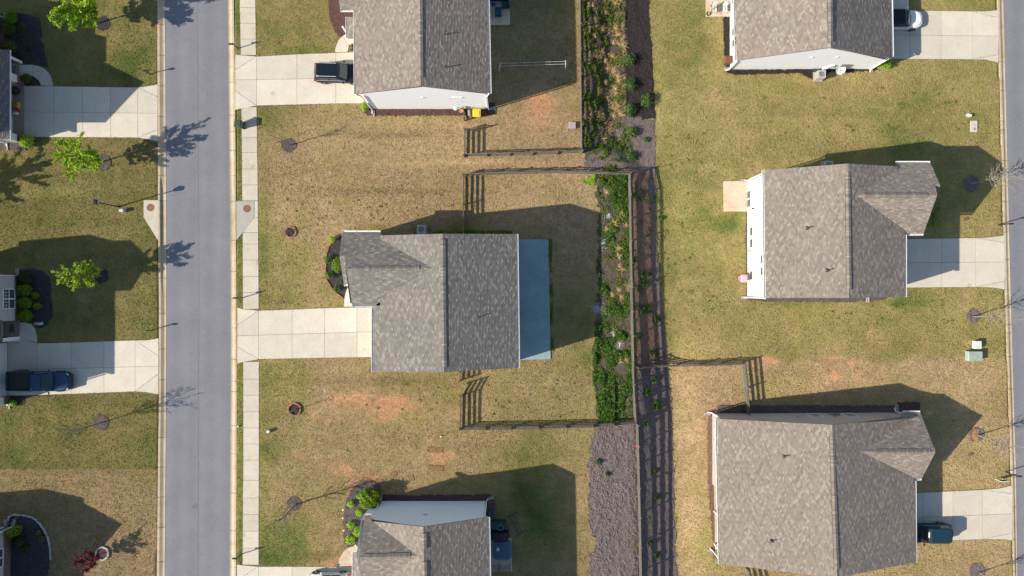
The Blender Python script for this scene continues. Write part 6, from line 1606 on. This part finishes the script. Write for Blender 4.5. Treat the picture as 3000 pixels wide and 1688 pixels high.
# ------------------------------------------------------------------ wheeled bins
def bin_(x, y, base, rz, col, label, lidcol=None, s=1.0):
    c = P(x, y, base + 1.08); c.z = base
    o = empty('wheeled_bin', c, label, 'trash bin')
    m1 = mat('bin_plastic', col, .5, .08); m2 = mat('bin_lid_plastic', lidcol or col, .45, .06)
    mb = MB(); mb.taper((0, 0, .06), (.50 * s, .52 * s), (.66 * s, .72 * s), .94, off=(.03, 0)); mb.build('body', m1, o, local=True)
    mb = MB(); mb.box((.03, 0, 1.02), (.74 * s, .80 * s, .05)); mb.taper((.05, 0, 1.045), (.66 * s, .70 * s), (.50 * s, .56 * s), .05); mb.box((.05, .2 * s, 1.09), (.42 * s, .05, .03)); mb.box((.05, -.2 * s, 1.09), (.42 * s, .05, .03)); mb.build('lid', m2, o, local=True)
    mb = MB(); mb.bar((-.40 * s, -.26 * s, 1.0), (-.40 * s, .26 * s, 1.0), .04, .04)
    for t in (-.26, .26): mb.bar((-.40 * s, t * s, 1.0), (-.30 * s, t * s, 1.0), .04, .04)
    mb.build('handle', m1, o, local=True)
    for t in (-1, 1): mb = MB(); mb.tube([(-.22, t * .24, .12), (-.22, t * .31, .12)], .12, 14); mb.build('wheel', 'rubber', o, local=True)
    o.rotation_euler = (0, 0, R(rz)); return o
bin_(697, 362, 0, 172, (0.04, 0.075, 0.055), 'dark green trash bin on the grass strip by the kerb')
bin_(1396, 330, 0, -90, (0.72, 0.46, 0.03), 'bright yellow trash bin behind the top middle house', (0.80, 0.53, 0.04))
bin_(2135, 174, EZ, 180, (0.17, 0.11, 0.06), 'brown trash bin at the corner of the upper right white house', (0.17, 0.065, 0.035), .95)
bin_(1440, 1483, 0, 90, (0.13, 0.085, 0.05), 'upper brown trash bin behind the blue-grey house, seen from its side', (0.06, 0.045, 0.045))
bin_(1438, 1507, 0, 90, (0.13, 0.085, 0.05), 'lower brown trash bin behind the blue-grey house, under the eave', (0.05, 0.042, 0.05))
bin_(2180, 816, EZ, 0, (0.62, 0.25, 0.30), 'pink trash bin against the white wall with many windows', (0.78, 0.40, 0.46), .95)

# ------------------------------------------------------------------ lamp post, mailboxes, sign
b = PG(348.7, 606); o = empty('street_lamp', b, 'black post lamp with a square lantern on the left lawn', 'street lamp')
mb = MB(); mb.cyl((0, 0), .12, 0, .35, 12, .07); mb.cyl((0, 0), .062, .3, 3.5, 12, .05); mb.build('pole', 'black', o, local=True)
mb = MB(); mb.taper((0, 0, 3.5), (.22, .22), (.38, .38), .42); mb.build('lantern_glass', 'lens', o, local=True)
mb = MB()
for sx in (-1, 1):
    for sy in (-1, 1): mb.bar((sx * .115, sy * .115, 3.5), (sx * .195, sy * .195, 3.93), .03, .03)
mb.taper((0, 0, 3.92), (.46, .46), (.20, .20), .16); mb.box((0, 0, 3.5), (.26, .26, .05)); mb.cyl((0, 0), .04, 4.05, 4.18, 8); mb.build('lantern_frame', 'black', o, local=True)
def mailbox(x, y, base, side, label, ht=1.3):
    b = P(x, y, base); o = empty('mailbox', b, label, 'mailbox', 'black post mailboxes along the kerbs')
    mb = MB(); mb.box((0, 0, ht / 2), (.085, .085, ht)); mb.taper((0, 0, ht), (.10, .10), (.02, .02), .06); mb.bar((side * -.0, 0, ht - .32), (side * .42, 0, ht - .32), .05, .05); mb.build('post', 'black', o, local=True)
    mb = MB(); n = 8; vs = []
    for xx in (side * .02, side * .46):
        vs += [(xx, -.075, ht - .29), (xx, .075, ht - .29)] + [(xx, .075 * math.cos(math.pi * i / n), ht - .19 + .075 * math.sin(math.pi * i / n)) for i in range(n + 1)]
    k = n + 3; mb.add(vs, [tuple(range(k)), tuple(range(k, 2 * k))[::-1]] + [(i, i + k, (i + 1) % k + k, (i + 1) % k) for i in range(k)]); mb.build('box', 'black', o, local=True)
    mb = MB(); mb.box((side * .2, .085, ht - .12), (.03, .01, .12)); mb.build('flag', 'red', o, local=True)
mailbox(698, 142, .02, -1, 'black mailbox on the narrow grass strip above the driveway with the black SUV', 1.45); mailbox(711.5, 872.5, .02, -1, 'black mailbox on the grass strip above the middle driveway', 1.45); mailbox(709, 1622.5, .02, -1, 'black mailbox on the grass strip near the bottom edge', 1.45)
mailbox(440, 217.5, .02, 1, 'black mailbox on the sunlit lawn above the top left driveway', 1.3); mailbox(449, 966.5, .02, 1, 'black mailbox on the lawn above the driveway with the pickup', 1.3)
mailbox(2923, 660, EZ, 1, 'black mailbox above the driveway of the house with the pink bin', 1.75); mailbox(2946, 1383, EZ, 1, 'black mailbox beside the yard sign, lower right', 1.8)
b = P(2915, 1404, EZ); o = empty('yard_sign', b, 'small dark yard sign in a white frame near the right street', 'yard sign')
mb = MB()
for xx in (0, .75): mb.box((xx, 0, .45), (.045, .045, .9))
mb.bar((0, 0, .90), (.75, 0, .90), .05, .05); mb.bar((0, 0, .25), (.75, 0, .25), .04, .04); mb.build('frame', 'white', o, local=True)
mb = MB(); mb.box((.375, 0, .57), (.68, .03, .6)); mb.build('panel', mat('sign_panel', (.07, .035, .045), .5), o, local=True)

# ------------------------------------------------------------------ utilities
def ac(x, y, base, label, s=.84, h=.85):
    c = P(x, y, base + h); c.z = base; o = empty('air_conditioner', c, label, 'air conditioner')
    mb = MB(); mb.box((0, 0, .04), (s + .2, s + .2, .08)); mb.build('pad', 'slabgray', o, local=True)
    mb = MB(); mb.box((0, 0, h / 2), (s * .96, s * .96, h - .12))
    for i in range(9): mb.box((0, 0, .14 + i * (h - .22) / 9), (s, s, .035))
    mb.build('cabinet', mat('ac_cabinet', (.36, .35, .33), .5, .05), o, local=True)
    mb = MB()
    for sx in (-1, 1): mb.box((sx * s * .46, 0, h - .02), (s * .09, s, .07)); mb.box((0, sx * s * .46, h - .023), (s * .83, s * .09, .06))
    mb.ring((0, 0), s * .38, s * .43, h - .05, h + .01, 28); 
    for sx in (-1, 1):
        for sy in (-1, 1): mb.box((sx * s * .34, sy * s * .34, h - .03), (s * .17, s * .17, .05))
    mb.build('top_frame', mat('ac_top', (.42, .42, .41), .5, .05), o, local=True)
    mb = MB(); mb.cyl((0, 0), s * .40, h - .20, h - .16, 24); mb.build('fan_well', 'black', o, local=True)
    mb = MB()
    for i in range(3): a = i * 2.094; mb.bar((0, 0, h - .11), (math.cos(a) * s * .34, math.sin(a) * s * .34, h - .10), .16, .015, (0, 0.2, 1))
    mb.build('fan', 'iron', o, local=True)
    mb = MB()
    for i in range(1, 8): mb.ring((0, 0), s * .38 * i / 8, s * .38 * i / 8 + .008, h + .0, h + .012, 24)
    mb.build('grille', 'iron', o, local=True)['kind'] = 'stuff'
    return o
ac(1234, 672, 0, 'air conditioner in the shade just above the middle house roof'); ac(2408, 217, EZ, 'beige air conditioner beside the satellite dish', .76, 1.0); ac(2428, 484, EZ, 'air conditioner half hidden at the upper eave of the house with the pink bin'); ac(1385, 326, 0, 'air conditioner left of the yellow bin') if False else None
b = P(2450, 224, EZ); o = empty('satellite_dish', b, 'white satellite dish on the mulch beside the beige air conditioner', 'satellite dish')
mb = MB(); mb.tube([(0, .25, 0), (0, .25, .75), (0, .35, .95)], .035, 8); mb.build('mast', 'iron', o, local=True)
mb = MB(); vs = [(0, .42, .88)]; n = 28
nrm = Vector((-.05, -.45, .72)).normalized(); ux = Vector((1, 0, 0)); uy = nrm.cross(ux).normalized(); ux = uy.cross(nrm)
for k, (rr, dz) in enumerate(((.16, .01), (.32, .05), (.48, .11))):
    for i in range(n): t = 6.2832 * i / n; p = Vector((0, .42, .88)) + ux * math.cos(t) * rr + uy * math.sin(t) * rr + nrm * dz; vs.append(tuple(p))
fs = [(0, 1 + i, 1 + (i + 1) % n) for i in range(n)] + [(1 + k * n + i, 1 + (k + 1) * n + i, 1 + (k + 1) * n + (i + 1) % n, 1 + k * n + (i + 1) % n) for k in range(2) for i in range(n)]
mb.add(vs, fs); mb.build('dish', mat('dish_paint', (.55, .60, .62), .5), o, local=True, smoothf=True)
mb = MB(); mb.bar((0, .20, .62), (-.03, -.10, 1.1), .04, .04); mb.sph((-.03, -.13, 1.14), .09, 8, 6); mb.build('feed_arm', 'white', o, local=True)
def hose(name, x, y, base, rad, label, turns=5, col=(.03, .12, .08), tail=None):
    b = P(x, y, base); o = empty(name, b, label, 'garden hose'); r = random.Random(3); mb = MB(); pts = []
    for i in range(turns * 16): t = i / 16 * 6.2832; q = rad * (1 + .12 * math.sin(t * .37 + i * .01) - .05 * (i % 32) / 32); pts.append((q * math.cos(t), q * .9 * math.sin(t), .03 + .035 * i / 16))
    for q in (tail or []): pts.append(tuple(P(q[0], q[1], base + .03) - b))
    mb.tube(pts, .022, 6); mb.build('coil', mat('hose_rubber', col, .4), o, local=True); return o
hose('garden_hose', 2390, 199, EZ, .38, 'coiled dark green hose by the beige air conditioner', 7)
hose('garden_hose', 1466, 1546, .78, .30, 'thin green hose coiled on the teal chest', 2, (.12, .22, .06))
b = P(1316, 1462, 0); o = empty('garden_hose', b, 'thin green hose lying on the shaded soil above the blue-grey wall', 'garden hose'); mb = MB(); mb.tube([tuple(P(x, y, .03) - b) for x, y in ((1316, 1462), (1308, 1452), (1298, 1443), (1297, 1432), (1304, 1422), (1320, 1415), (1345, 1416), (1358, 1422))], .018, 6); mb.build('hose', mat('hose_green', (.10, .16, .05), .4), o, local=True)
def box_thing(name, cat, x, y, base, size, h, m, label, rz=0, lid=None, extra=None):
    c = P(x, y, base + h); c.z = base; o = empty(name, c, label, cat)
    mb = MB(); mb.taper((0, 0, 0), (size[0] * .96, size[1] * .96), (size[0] * .94, size[1] * .94), h * .82); mb.build('body', m, o, local=True)
    mb = MB(); mb.taper((0, 0, h * .82), (size[0], size[1]), (size[0] * .93, size[1] * .93), h * .18); mb.build('lid', lid or m, o, local=True)
    if extra: mb = MB(); mb.box((size[0] * .3, -size[1] * .5, h * .45), (.10, .03, .12)); mb.build('latch', 'iron', o, local=True)
    o.rotation_euler = (0, 0, R(rz)); return o
pg = mat('pedestal_green', (.42, .52, .46), .5); pw = mat('pedestal_pale', (.60, .66, .62), .5); tg = mat('transformer_green', (.30, .37, .32), .5)
box_thing('utility_box', 'utility box', 354, 617, 0, (.42, .30), .55, pg, 'small pale green utility box at the foot of the street lamp', extra=1)
box_thing('utility_box', 'utility box', 784.5, 1265.5, 0, (.26, .28), .45, pw, 'small pale utility box on the lawn beside the sidewalk', extra=1)
box_thing('utility_box', 'utility box', 2842, 337.5, EZ, (.42, .26), .35, pw, 'small white utility box above the flat concrete pad', -18, extra=1)
box_thing('utility_box', 'utility box', 2867.5, 1011, EZ, (.62, .82), .55, pw, 'pale utility box just above the big green one', extra=1)
o = box_thing('transformer', 'transformer', 2859, 1044, EZ, (1.45, 1.0), .62, tg, 'big green transformer box on the right lawn', extra=1)
c = P(2852, 371, EZ); o = empty('utility_pad', c, 'flat whitish concrete utility pad in the grass near the right street', 'utility pad')
mb = MB(); mb.box((0, 0, .03), (.68, 1.15, .10)); mb.build('pad', mat('pad_concrete', (.55, .50, .45), .8, .1), o, local=True)
mb = MB(); mb.box((-.05, .22, .085), (.30, .05, .012)); mb.box((.10, .05, .085), (.05, .20, .012)); mb.box((0, -.15, .085), (.16, .05, .012)); mb.box((.06, -.28, .085), (.18, .18, .012)); mb.build('fittings', 'iron', o, local=True)
for x, y, l, bz in ((811.7, 124.7, 'brown oval ground cover plate in the top lawn by the sidewalk', 0), (826, 886, 'brown ground cover plate just above the middle driveway', 0), (2830, 641, 'brown ground cover plate in the lawn right of the house shadow', EZ), (2843, 1331, 'reddish ground cover plate below the bare pale tree', EZ), (331, 230, 'dark cover plate in the shaded lawn above the top left driveway', 0)):
    c = P(x, y, bz); o = empty('ground_cover_plate', c, l, 'cover plate'); mb = MB(); mb.cyl((0, 0), .20, -.02, .05, 18); mb.build('plate', 'cover', o, local=True)
    mb = MB(); mb.ring((0, 0), .20, .235, -.02, .055, 18); mb.build('rim', 'cover', o, local=True)
    o.scale = (1.05, .75, 1)
lv = mat('lavender_plastic', (.36, .29, .36), .5, .05)
box_thing('storage_tub', 'storage tub', 1677, 367, 0, (.70, .70), .32, lv, 'lavender plastic tub on the lawn inside the back fence')
box_thing('brick_block', 'brick block', 1686, 661.5, 0, (.38, .22), .14, 'edgebrick', 'small stack of red bricks alone on the shaded lawn')
# ------------------------------------------------------------------ clothesline
b = P(1463, 210, 0); o = empty('clothesline', b, 'white double-cord clothesline between two posts in the house shadow', 'clothesline'); e_ = P(1655, 204, 0) - b
for q, nx in ((Vector((0, 0, 0)), 1), (e_, -1)):
    mb = MB(); mb.tube([q, q + Vector((0, 0, 1.1)), q + Vector((nx * .10, 0.02, 2.1))], .035, 8); mb.bar(q + Vector((nx * .1, -.22, 2.1)), q + Vector((nx * .1, .22, 2.1)), .05, .05); mb.build('post', 'white', o, local=True)
for s in (-.13, .13):
    mb = MB(); mb.bar(Vector((.1, s, 2.1)), e_ + Vector((-.1, s, 2.1)), .028, .028); mb.build('cord', mat('cord_white', (.5, .5, .5), .6), o, local=True)
for q in ((-.1, .9), (.9, 1.2), (.95, -1.2)):
    mb = MB(); s0 = e_ if q[0] > 0 else Vector((0, 0, 0)); mb.bar(s0 + Vector((0, 0, 2.0)), s0 + Vector((q[0] * 1.1 if q[0] > 0 else -1.6, q[1] if q[0] > 0 else 0, 0)), .012, .012); mb.build('guy_line', 'iron', o, local=True)
# ------------------------------------------------------------------ patio furniture
teal = mat('teal_wicker', (.018, .055, .075), .6, .15, 20, bump=.3); navy = mat('navy_cushion', (.02, .028, .05), .8); blue = mat('blue_cushion', (.012, .14, .36), .8); lil = mat('lilac_throw', (.20, .20, .30), .9)
def seat(name, cat, x, y, base, w, d, rz, label, m, m2, h=.42):
    c = P(x, y, base + .5); c.z = base; o = empty(name, c, label, cat)
    mb = MB(); mb.box((0, 0, h * .6), (w, d, h * .5)); [mb.box((sx * (w / 2 - .05), sy * (d / 2 - .05), h * .18), (.06, .06, h * .36)) for sx in (-1, 1) for sy in (-1, 1)]; mb.build('frame', m, o, local=True)
    mb = MB(); mb.box((0, -.02, h), (w * .9, d * .86, .12)); mb.build('seat_cushion', m2, o, local=True)
    if name != 'ottoman': mb = MB(); mb.box((0, d / 2 - .05, h + .25), (w, .12, .5), rx=.12); mb.build('backrest', m, o, local=True)
    o.rotation_euler = (0, 0, R(rz)); return o
pz = .09
seat('ottoman', 'ottoman', 1459, 33, pz, .62, .85, 0, 'teal ottoman on the shaded patio at the top edge', teal, teal, .5)
seat('armchair', 'armchair', 1481, 12, pz, .62, .78, -90, 'dark wicker armchair at the patio corner', navy, teal)
seat('patio_sofa', 'sofa', 1462, -14, pz, 1.9, .9, 180, 'dark sofa cut off by the top edge of the photo', navy, navy)
c = P(1445, 11, .3); o = empty('cushion', (c.x, c.y, .1), 'square bright blue cushion lying on the shaded patio', 'cushion'); mb = MB(); mb.taper((0, 0, 0), (.34, .34), (.40, .40), .07, rz=R(38)); mb.taper((0, 0, .07), (.40, .40), (.30, .30), .07, rz=R(38)); mb.build('cover', blue, o, local=True)
c = P(1461, 17, .6); o = empty('throw_blanket', (c.x, c.y, .55), 'lilac blanket draped over the end of the teal ottoman', 'blanket'); mb = MB(); mb.box((0, 0, .06), (.60, .26, .03)); mb.box((0, .14, -.08), (.60, .03, .26)); mb.build('cloth', lil, o, local=True)
wm = mat('mesh_sling', (.55, .58, .62), .6)
for i, (x, l) in enumerate(((2092, 'left reclining chair on the upper right patio'), (2123, 'right reclining chair on the upper right patio, next to the wall'))):
    c = P(x, 26, EZ + .4); o = empty('lounge_chair', (c.x, c.y, EZ + .09), l, 'lounge chair')
    mb = MB(); mb.quad((-.27, -.32, .42), (.27, -.32, .42), (.25, .25, .36), (-.25, .25, .36)); mb.quad((-.25, .25, .36), (.25, .25, .36), (.25, .5, .95), (-.25, .5, .95)); mb.build('sling', wm, o, local=True)
    for s in (-1, 1):
        mb = MB(); mb.tube([(s * .3, -.42, 0), (s * .3, -.30, .42), (s * .29, .28, .37), (s * .28, .52, .97)], .02, 6); mb.tube([(s * .3, .5, 0), (s * .31, .1, .6), (s * .31, -.3, .62)], .022, 6); mb.build('side_frame', 'black', o, local=True)
c = P(2107, 28, EZ + .4); o = empty('side_table', (c.x, c.y, EZ + .09), 'small brown table between the two reclining chairs', 'table')
mb = MB(); mb.box((0, 0, .42), (.34, .36, .05)); mb.build('tabletop', mat('table_wood', (.28, .15, .06), .6), o, local=True)
for sx in (-1, 1):
    for sy in (-1, 1): mb = MB(); mb.box((sx * .13, sy * .14, .2), (.04, .04, .4)); mb.build('leg', 'black', o, local=True)
c = P(2076, 40, EZ); o = empty('weed_trimmer', (c.x, c.y, EZ + .09), 'yellow leaning tool with a round black base on the patio corner', 'garden tool')
mb = MB(); mb.tube([(-.05, -.05, .05), (.16, .32, .7), (.36, .62, 1.15)], .045, 7); mb.build('shaft', mat('tool_yellow', (.62, .42, .08), .5), o, local=True); mb = MB(); mb.ring((-.05, -.05), .16, .22, 0, .08, 20); mb.build('wheel', 'rubber', o, local=True)
# hot tub and things behind the blue-grey house
tub = mat('tub_vinyl', (.05, .13, .185), .55, .05); tub2 = mat('tub_cover', (.035, .10, .15), .55, .05)
c = P(1471, 1615, .7); o = empty('hot_tub', (c.x, c.y, .09), 'rounded square blue-grey inflatable hot tub with its lid on', 'hot tub')
def rsq(w, r, z): return [(x, y, z) for x, y in [(p[0], p[1]) for p in outline(-w, w, w, r, r, 6)]]
def sq_loft(levels, nm, m):
    mb = MB(); loft(mb, [(z, outline(-w, w, w * .98, r, r, 7)) for z, w, r in levels]); return mb.build(nm, m, o, local=True, smoothf=False)
sq_loft([(0, .88, .5), (.15, .97, .52), (.45, .98, .52), (.60, .92, .5), (.66, .82, .46)], 'tub_body', tub); sq_loft([(.60, .72, .38), (.70, .70, .38), (.73, .66, .36)], 'lid', tub2)
mb = MB(); mb.box((-.42, .22, .735), (.24, .30, .01)); mb.build('label_patch', wm, o, local=True)
box_thing('deck_chest', 'storage chest', 1462, 1541, 0, (1.45, .85), .72, mat('chest_teal', (.02, .045, .05), .6), 'dark teal storage chest with a hose coil on top, behind the blue-grey house')
c = P(1463, 1573, .8); o = empty('covered_grill', (c.x, c.y, .09), 'black covered grill between chest and hot tub', 'grill'); mb = MB(); loft(mb, [(0, outline(-.88, .9, .46, .2, .2)), (.55, outline(-.84, .86, .44, .2, .2)), (.85, outline(-.6, .62, .36, .25, .25)), (1.0, outline(-.4, .42, .22, .2, .2))]); mb.build('cover', mat('grill_cover', (.008, .010, .016), .6, .1), o, local=True)
c = P(1487, 1563, 0); o = empty('rubber_mat', (c.x, c.y, .10), 'dull red mat showing beside the covered grill', 'mat'); mb = MB(); mb.box((0, 0, .01), (.34, .85, .03), rz=.1); mb.build('sheet', mat('mat_red', (.14, .05, .05), .8), o, local=True)
c = P(1466, 1664, .5); o = empty('patio_railing', (c.x, c.y, .09), 'black metal railing bench at the bottom edge, below the hot tub', 'railing')
for k in range(7): mb = MB(); mb.bar((-.95, -.36 + k * .11, .46), (.98, -.36 + k * .11, .46), .03, .025); mb.build('slat', 'black', o, local=True)
for xx in (-.95, -.15, .98):
    mb = MB(); mb.box((xx, 0, .24), (.05, .80, .05)); mb.box((xx, -.38, .25), (.05, .05, .5)); mb.box((xx, .38, .35), (.05, .05, .7)); mb.build('support', 'black', o, local=True)
b = P(1510, 1537, 0); o = empty('metal_stand', b, 'dark metal hammock stand lying on the shaded grass', 'metal stand'); sm = mat('stand_steel', (.035, .055, .08), .5)
for a1, a2 in (((1484, 1517), (1517, 1501)), ((1510, 1575), (1542, 1552)), ((1492, 1514), (1520, 1566)), ((1503, 1509), (1529, 1560))):
    mb = MB(); mb.bar(P(*a1, .15) - b, P(*a2, .15) - b, .06, .06); mb.build('beam', sm, o, local=True)
# ------------------------------------------------------------------ top-left garage and porch contents
c = P(44, 267, .5); o = empty('covered_grill', (c.x, c.y, .06), 'black round covered thing inside the open garage', 'grill'); mb = MB(); mb.sph((0, 0, .5), 1, 12, 8, (.42, .40, .5)); mb.build('cover', mat('garage_cover', (.01, .011, .014), .7), o, local=True)
c = P(41, 305, .5); o = empty('wooden_shelf', (c.x, c.y, .06), 'light wooden pallet shelf in the open garage', 'pallet'); wd_ = mat('pallet_wood', (.42, .24, .09), .8, .2)
for k in range(4): mb = MB(); mb.box((0, -.25 + k * .17, .5), (.72, .06, .05)); mb.build('slat', wd_, o, local=True)
for k in (-1, 0, 1): mb = MB(); mb.box((k * .33, 0, .25), (.06, .6, .5)); mb.build('upright', wd_, o, local=True)
o.rotation_euler = (0, 0, -.2)
c = P(51, 322, .3); o = empty('ball', (c.x, c.y, .06), 'red ball on the floor of the open garage', 'ball'); mb = MB(); mb.sph((0, 0, .17), .17, 14, 10); mb.build('shell', mat('ball_red', (.50, .02, .03), .4), o, local=True, smoothf=True)
c = P(45, 332, .3); o = empty('bag', (c.x, c.y, .06), 'white crumpled bag beside the red ball', 'bag'); mb = MB(); mb.sph((0, 0, .2), 1, 9, 6, (.30, .20, .2)); mb.build('sack', mat('bag_white', (.5, .54, .6), .7, .3, 8), o, local=True)
c = P(33, 205, .4); o = empty('porch_bench', (c.x, c.y, .12), 'black slatted bench on the shaded porch, top left', 'bench')
for k in range(5): mb = MB(); mb.bar((-.3, -.32 + k * .16, .42), (.3, -.32 + k * .16, .42), .05, .03); mb.build('slat', 'black', o, local=True)
for k in (-1, 1): mb = MB(); mb.box((k * .28, 0, .3), (.05, .75, .05)); [mb.box((k * .28, s * .34, .2), (.05, .05, .4)) for s in (-1, 1)]; mb.build('side_frame', 'black', o, local=True)
c = P(39, 408, 1.0); o = empty('flag', (c.x, c.y, .9), 'small crimson flag at the right corner of the open garage', 'flag'); mb = MB(); mb.quad((0, 0, 0), (.3, -.12, -.1), (.32, -.2, .3), (.02, .1, .4)); mb.quad((0, 0, 0), (.02, .1, .4), (.32, -.2, .3), (.3, -.12, -.1)); mb.build('cloth', mat('flag_cloth', (.35, .03, .08), .7), o, local=True)
mb = MB(); mb.tube([(0, .05, -.1), (0, .05, .5)], .012, 6); mb.build('staff', 'black', o, local=True)
# ------------------------------------------------------------------ odds and ends on the lawns
for x, y, w_, d_, rz, l in ((1275, 1318, 1.65, .62, -2, 'upper rectangular piece of brown turf laid on the lawn'), (1277, 1371, 1.65, .60, -5, 'lower rectangular piece of brown turf laid on the lawn'), (1205, 1401, .68, .66, 20, 'square brown turf piece above the roof shadow'), (1155, 1390, .7, .6, 35, 'tilted turf piece at the tip of the globe shrub shadow'), (926, 1645, .7, .55, 5, 'brown turf piece above the silver car'), (1094, 1214, .01, .01, 0, None)):
    if not l: continue
    pts = [tuple(P(x, y) + Matrix.Rotation(R(rz), 3, 'Z') @ Vector((sx * w_ / 2, sy * d_ / 2, 0)))[:2] for sx, sy in ((-1, -1), (1, -1), (1, 1), (-1, 1))]
    px = [(1500 + p[0] * PPM, 844 - p[1] * PPM) for p in pts]
    ob = patch('turf_piece', px, M.setdefault('turf', mulch_material('dry_turf', (.20, .125, .055), (.28, .18, .085), (.36, .25, .14))), .07, .055, .012, .03, kind='thing', seed=90 + int(x)); tag(ob, l, 'turf')
for x, y, col, l, nm, r_ in ((1293, 1279, (.75, .62, .15), 'tiny yellow and white toy on the lawn, lower middle', 'toy', .09), (1193, 1285, (.6, .5, .3), 'tiny tan toy on the lawn', 'toy', .07), (699, 1249, (.85, .85, .85), 'white ball on the grass strip by the kerb', 'ball', .09), (681, 1272, (.55, .60, .45), 'crushed cup lying in the gutter', 'cup', .10), (1865, 1305, (.70, .03, .02), 'red plastic ball caught at the fence above the grey mulch', 'ball', .16), (2370, 200, (.75, .38, .12), 'small orange ring on the mulch near the coiled hose', 'toy', .12), (953, 1145, (.5, .6, .52), 'pale scrap of litter on the middle lawn', 'litter', .09), (1352, 327, (.60, .27, .12), 'orange clay pot by the fence panel next to the yellow bin', 'flower pot', .20), (110, 948, (.35, .30, .18), 'weathered garden figure at the edge of the dark bed', 'garden ornament', .2), (121, 948, (.6, .62, .64), 'white tray beside the weathered garden figure', 'tray', .14)):
    c = PG(x, y); o = empty(nm.replace('flower pot', 'x') if False else {'toy': 'toy', 'ball': 'ball', 'cup': 'paper_cup', 'litter': 'litter_scrap', 'flower pot': 'flower_pot', 'garden ornament': 'garden_ornament', 'tray': 'tray'}[nm], c, l, nm)
    mb = MB()
    if nm == 'flower pot': mb.cyl((0, 0), r_ * .7, 0, r_ * 1.6, 14, r_); mb.ring((0, 0), r_ * .85, r_ * 1.1, r_ * 1.5, r_ * 1.75, 14)
    elif nm == 'tray': mb.box((0, 0, .05), (.42, .26, .03), rz=.2); mb.box((.2, .04, .09), (.03, .26, .08), rz=.2); mb.box((-.2, -.04, .09), (.03, .26, .08), rz=.2)
    elif nm == 'ball': mb.sph((0, 0, r_), r_, 12, 8)
    elif nm in ('cup', 'litter'): mb.cyl((0, 0), r_, .01, .06, 9, r_ * .6)
    else: mb.sph((0, 0, r_), r_, 8, 6, (1.3, .8, 1)); mb.sph((r_ * .9, .02, r_ * 1.6), r_ * .55, 8, 6); mb.sph((-r_ * .9, .05, r_ * .8), r_ * .5, 8, 6)
    mb.build('body', mat('small_thing', col, .5, .15, 10), o, local=True)
for i, (x, y) in enumerate(((1007, 1491), (1006, 1515), (1009, 1551), (1043, 1595))):
    c = PG(x, y); o = empty('garden_light', c, ('topmost', 'second', 'third', 'lowest')[i] + ' little pale garden light at the rim of the round bed', 'garden light', 'garden lights at the bed rim'); mb = MB(); mb.cyl((0, 0), .015, 0, .3, 6); mb.build('stake', 'black', o, local=True)
    mb = MB(); mb.cyl((0, 0), .06, .28, .36, 10, .09); mb.build('head', mat('light_head', (.7, .62, .45), .5), o, local=True)
b = P(1336, 318, 0); o = empty('plant_hook', b, 'thin metal hook holding a pale dish by the white wall', 'garden hook'); mb = MB(); mb.tube([(.5, 0, 0), (.1, .1, 1.5), (0, .1, 1.55), (0, .05, 1.1)], .015, 6); mb.build('rod', 'iron', o, local=True)
mb = MB(); mb.cyl((0, -.15), .24, .75, .80, 16, .10); mb.build('dish', pw, o, local=True)
c = P(1376, 331, 0); o = empty('stepping_slab', c, 'grey stepping slab between fence panel and yellow bin', 'paving slab'); mb = MB(); mb.box((0, 0, .04), (.45, .62, .08)); mb.build('slab', 'slabgray', o, local=True)
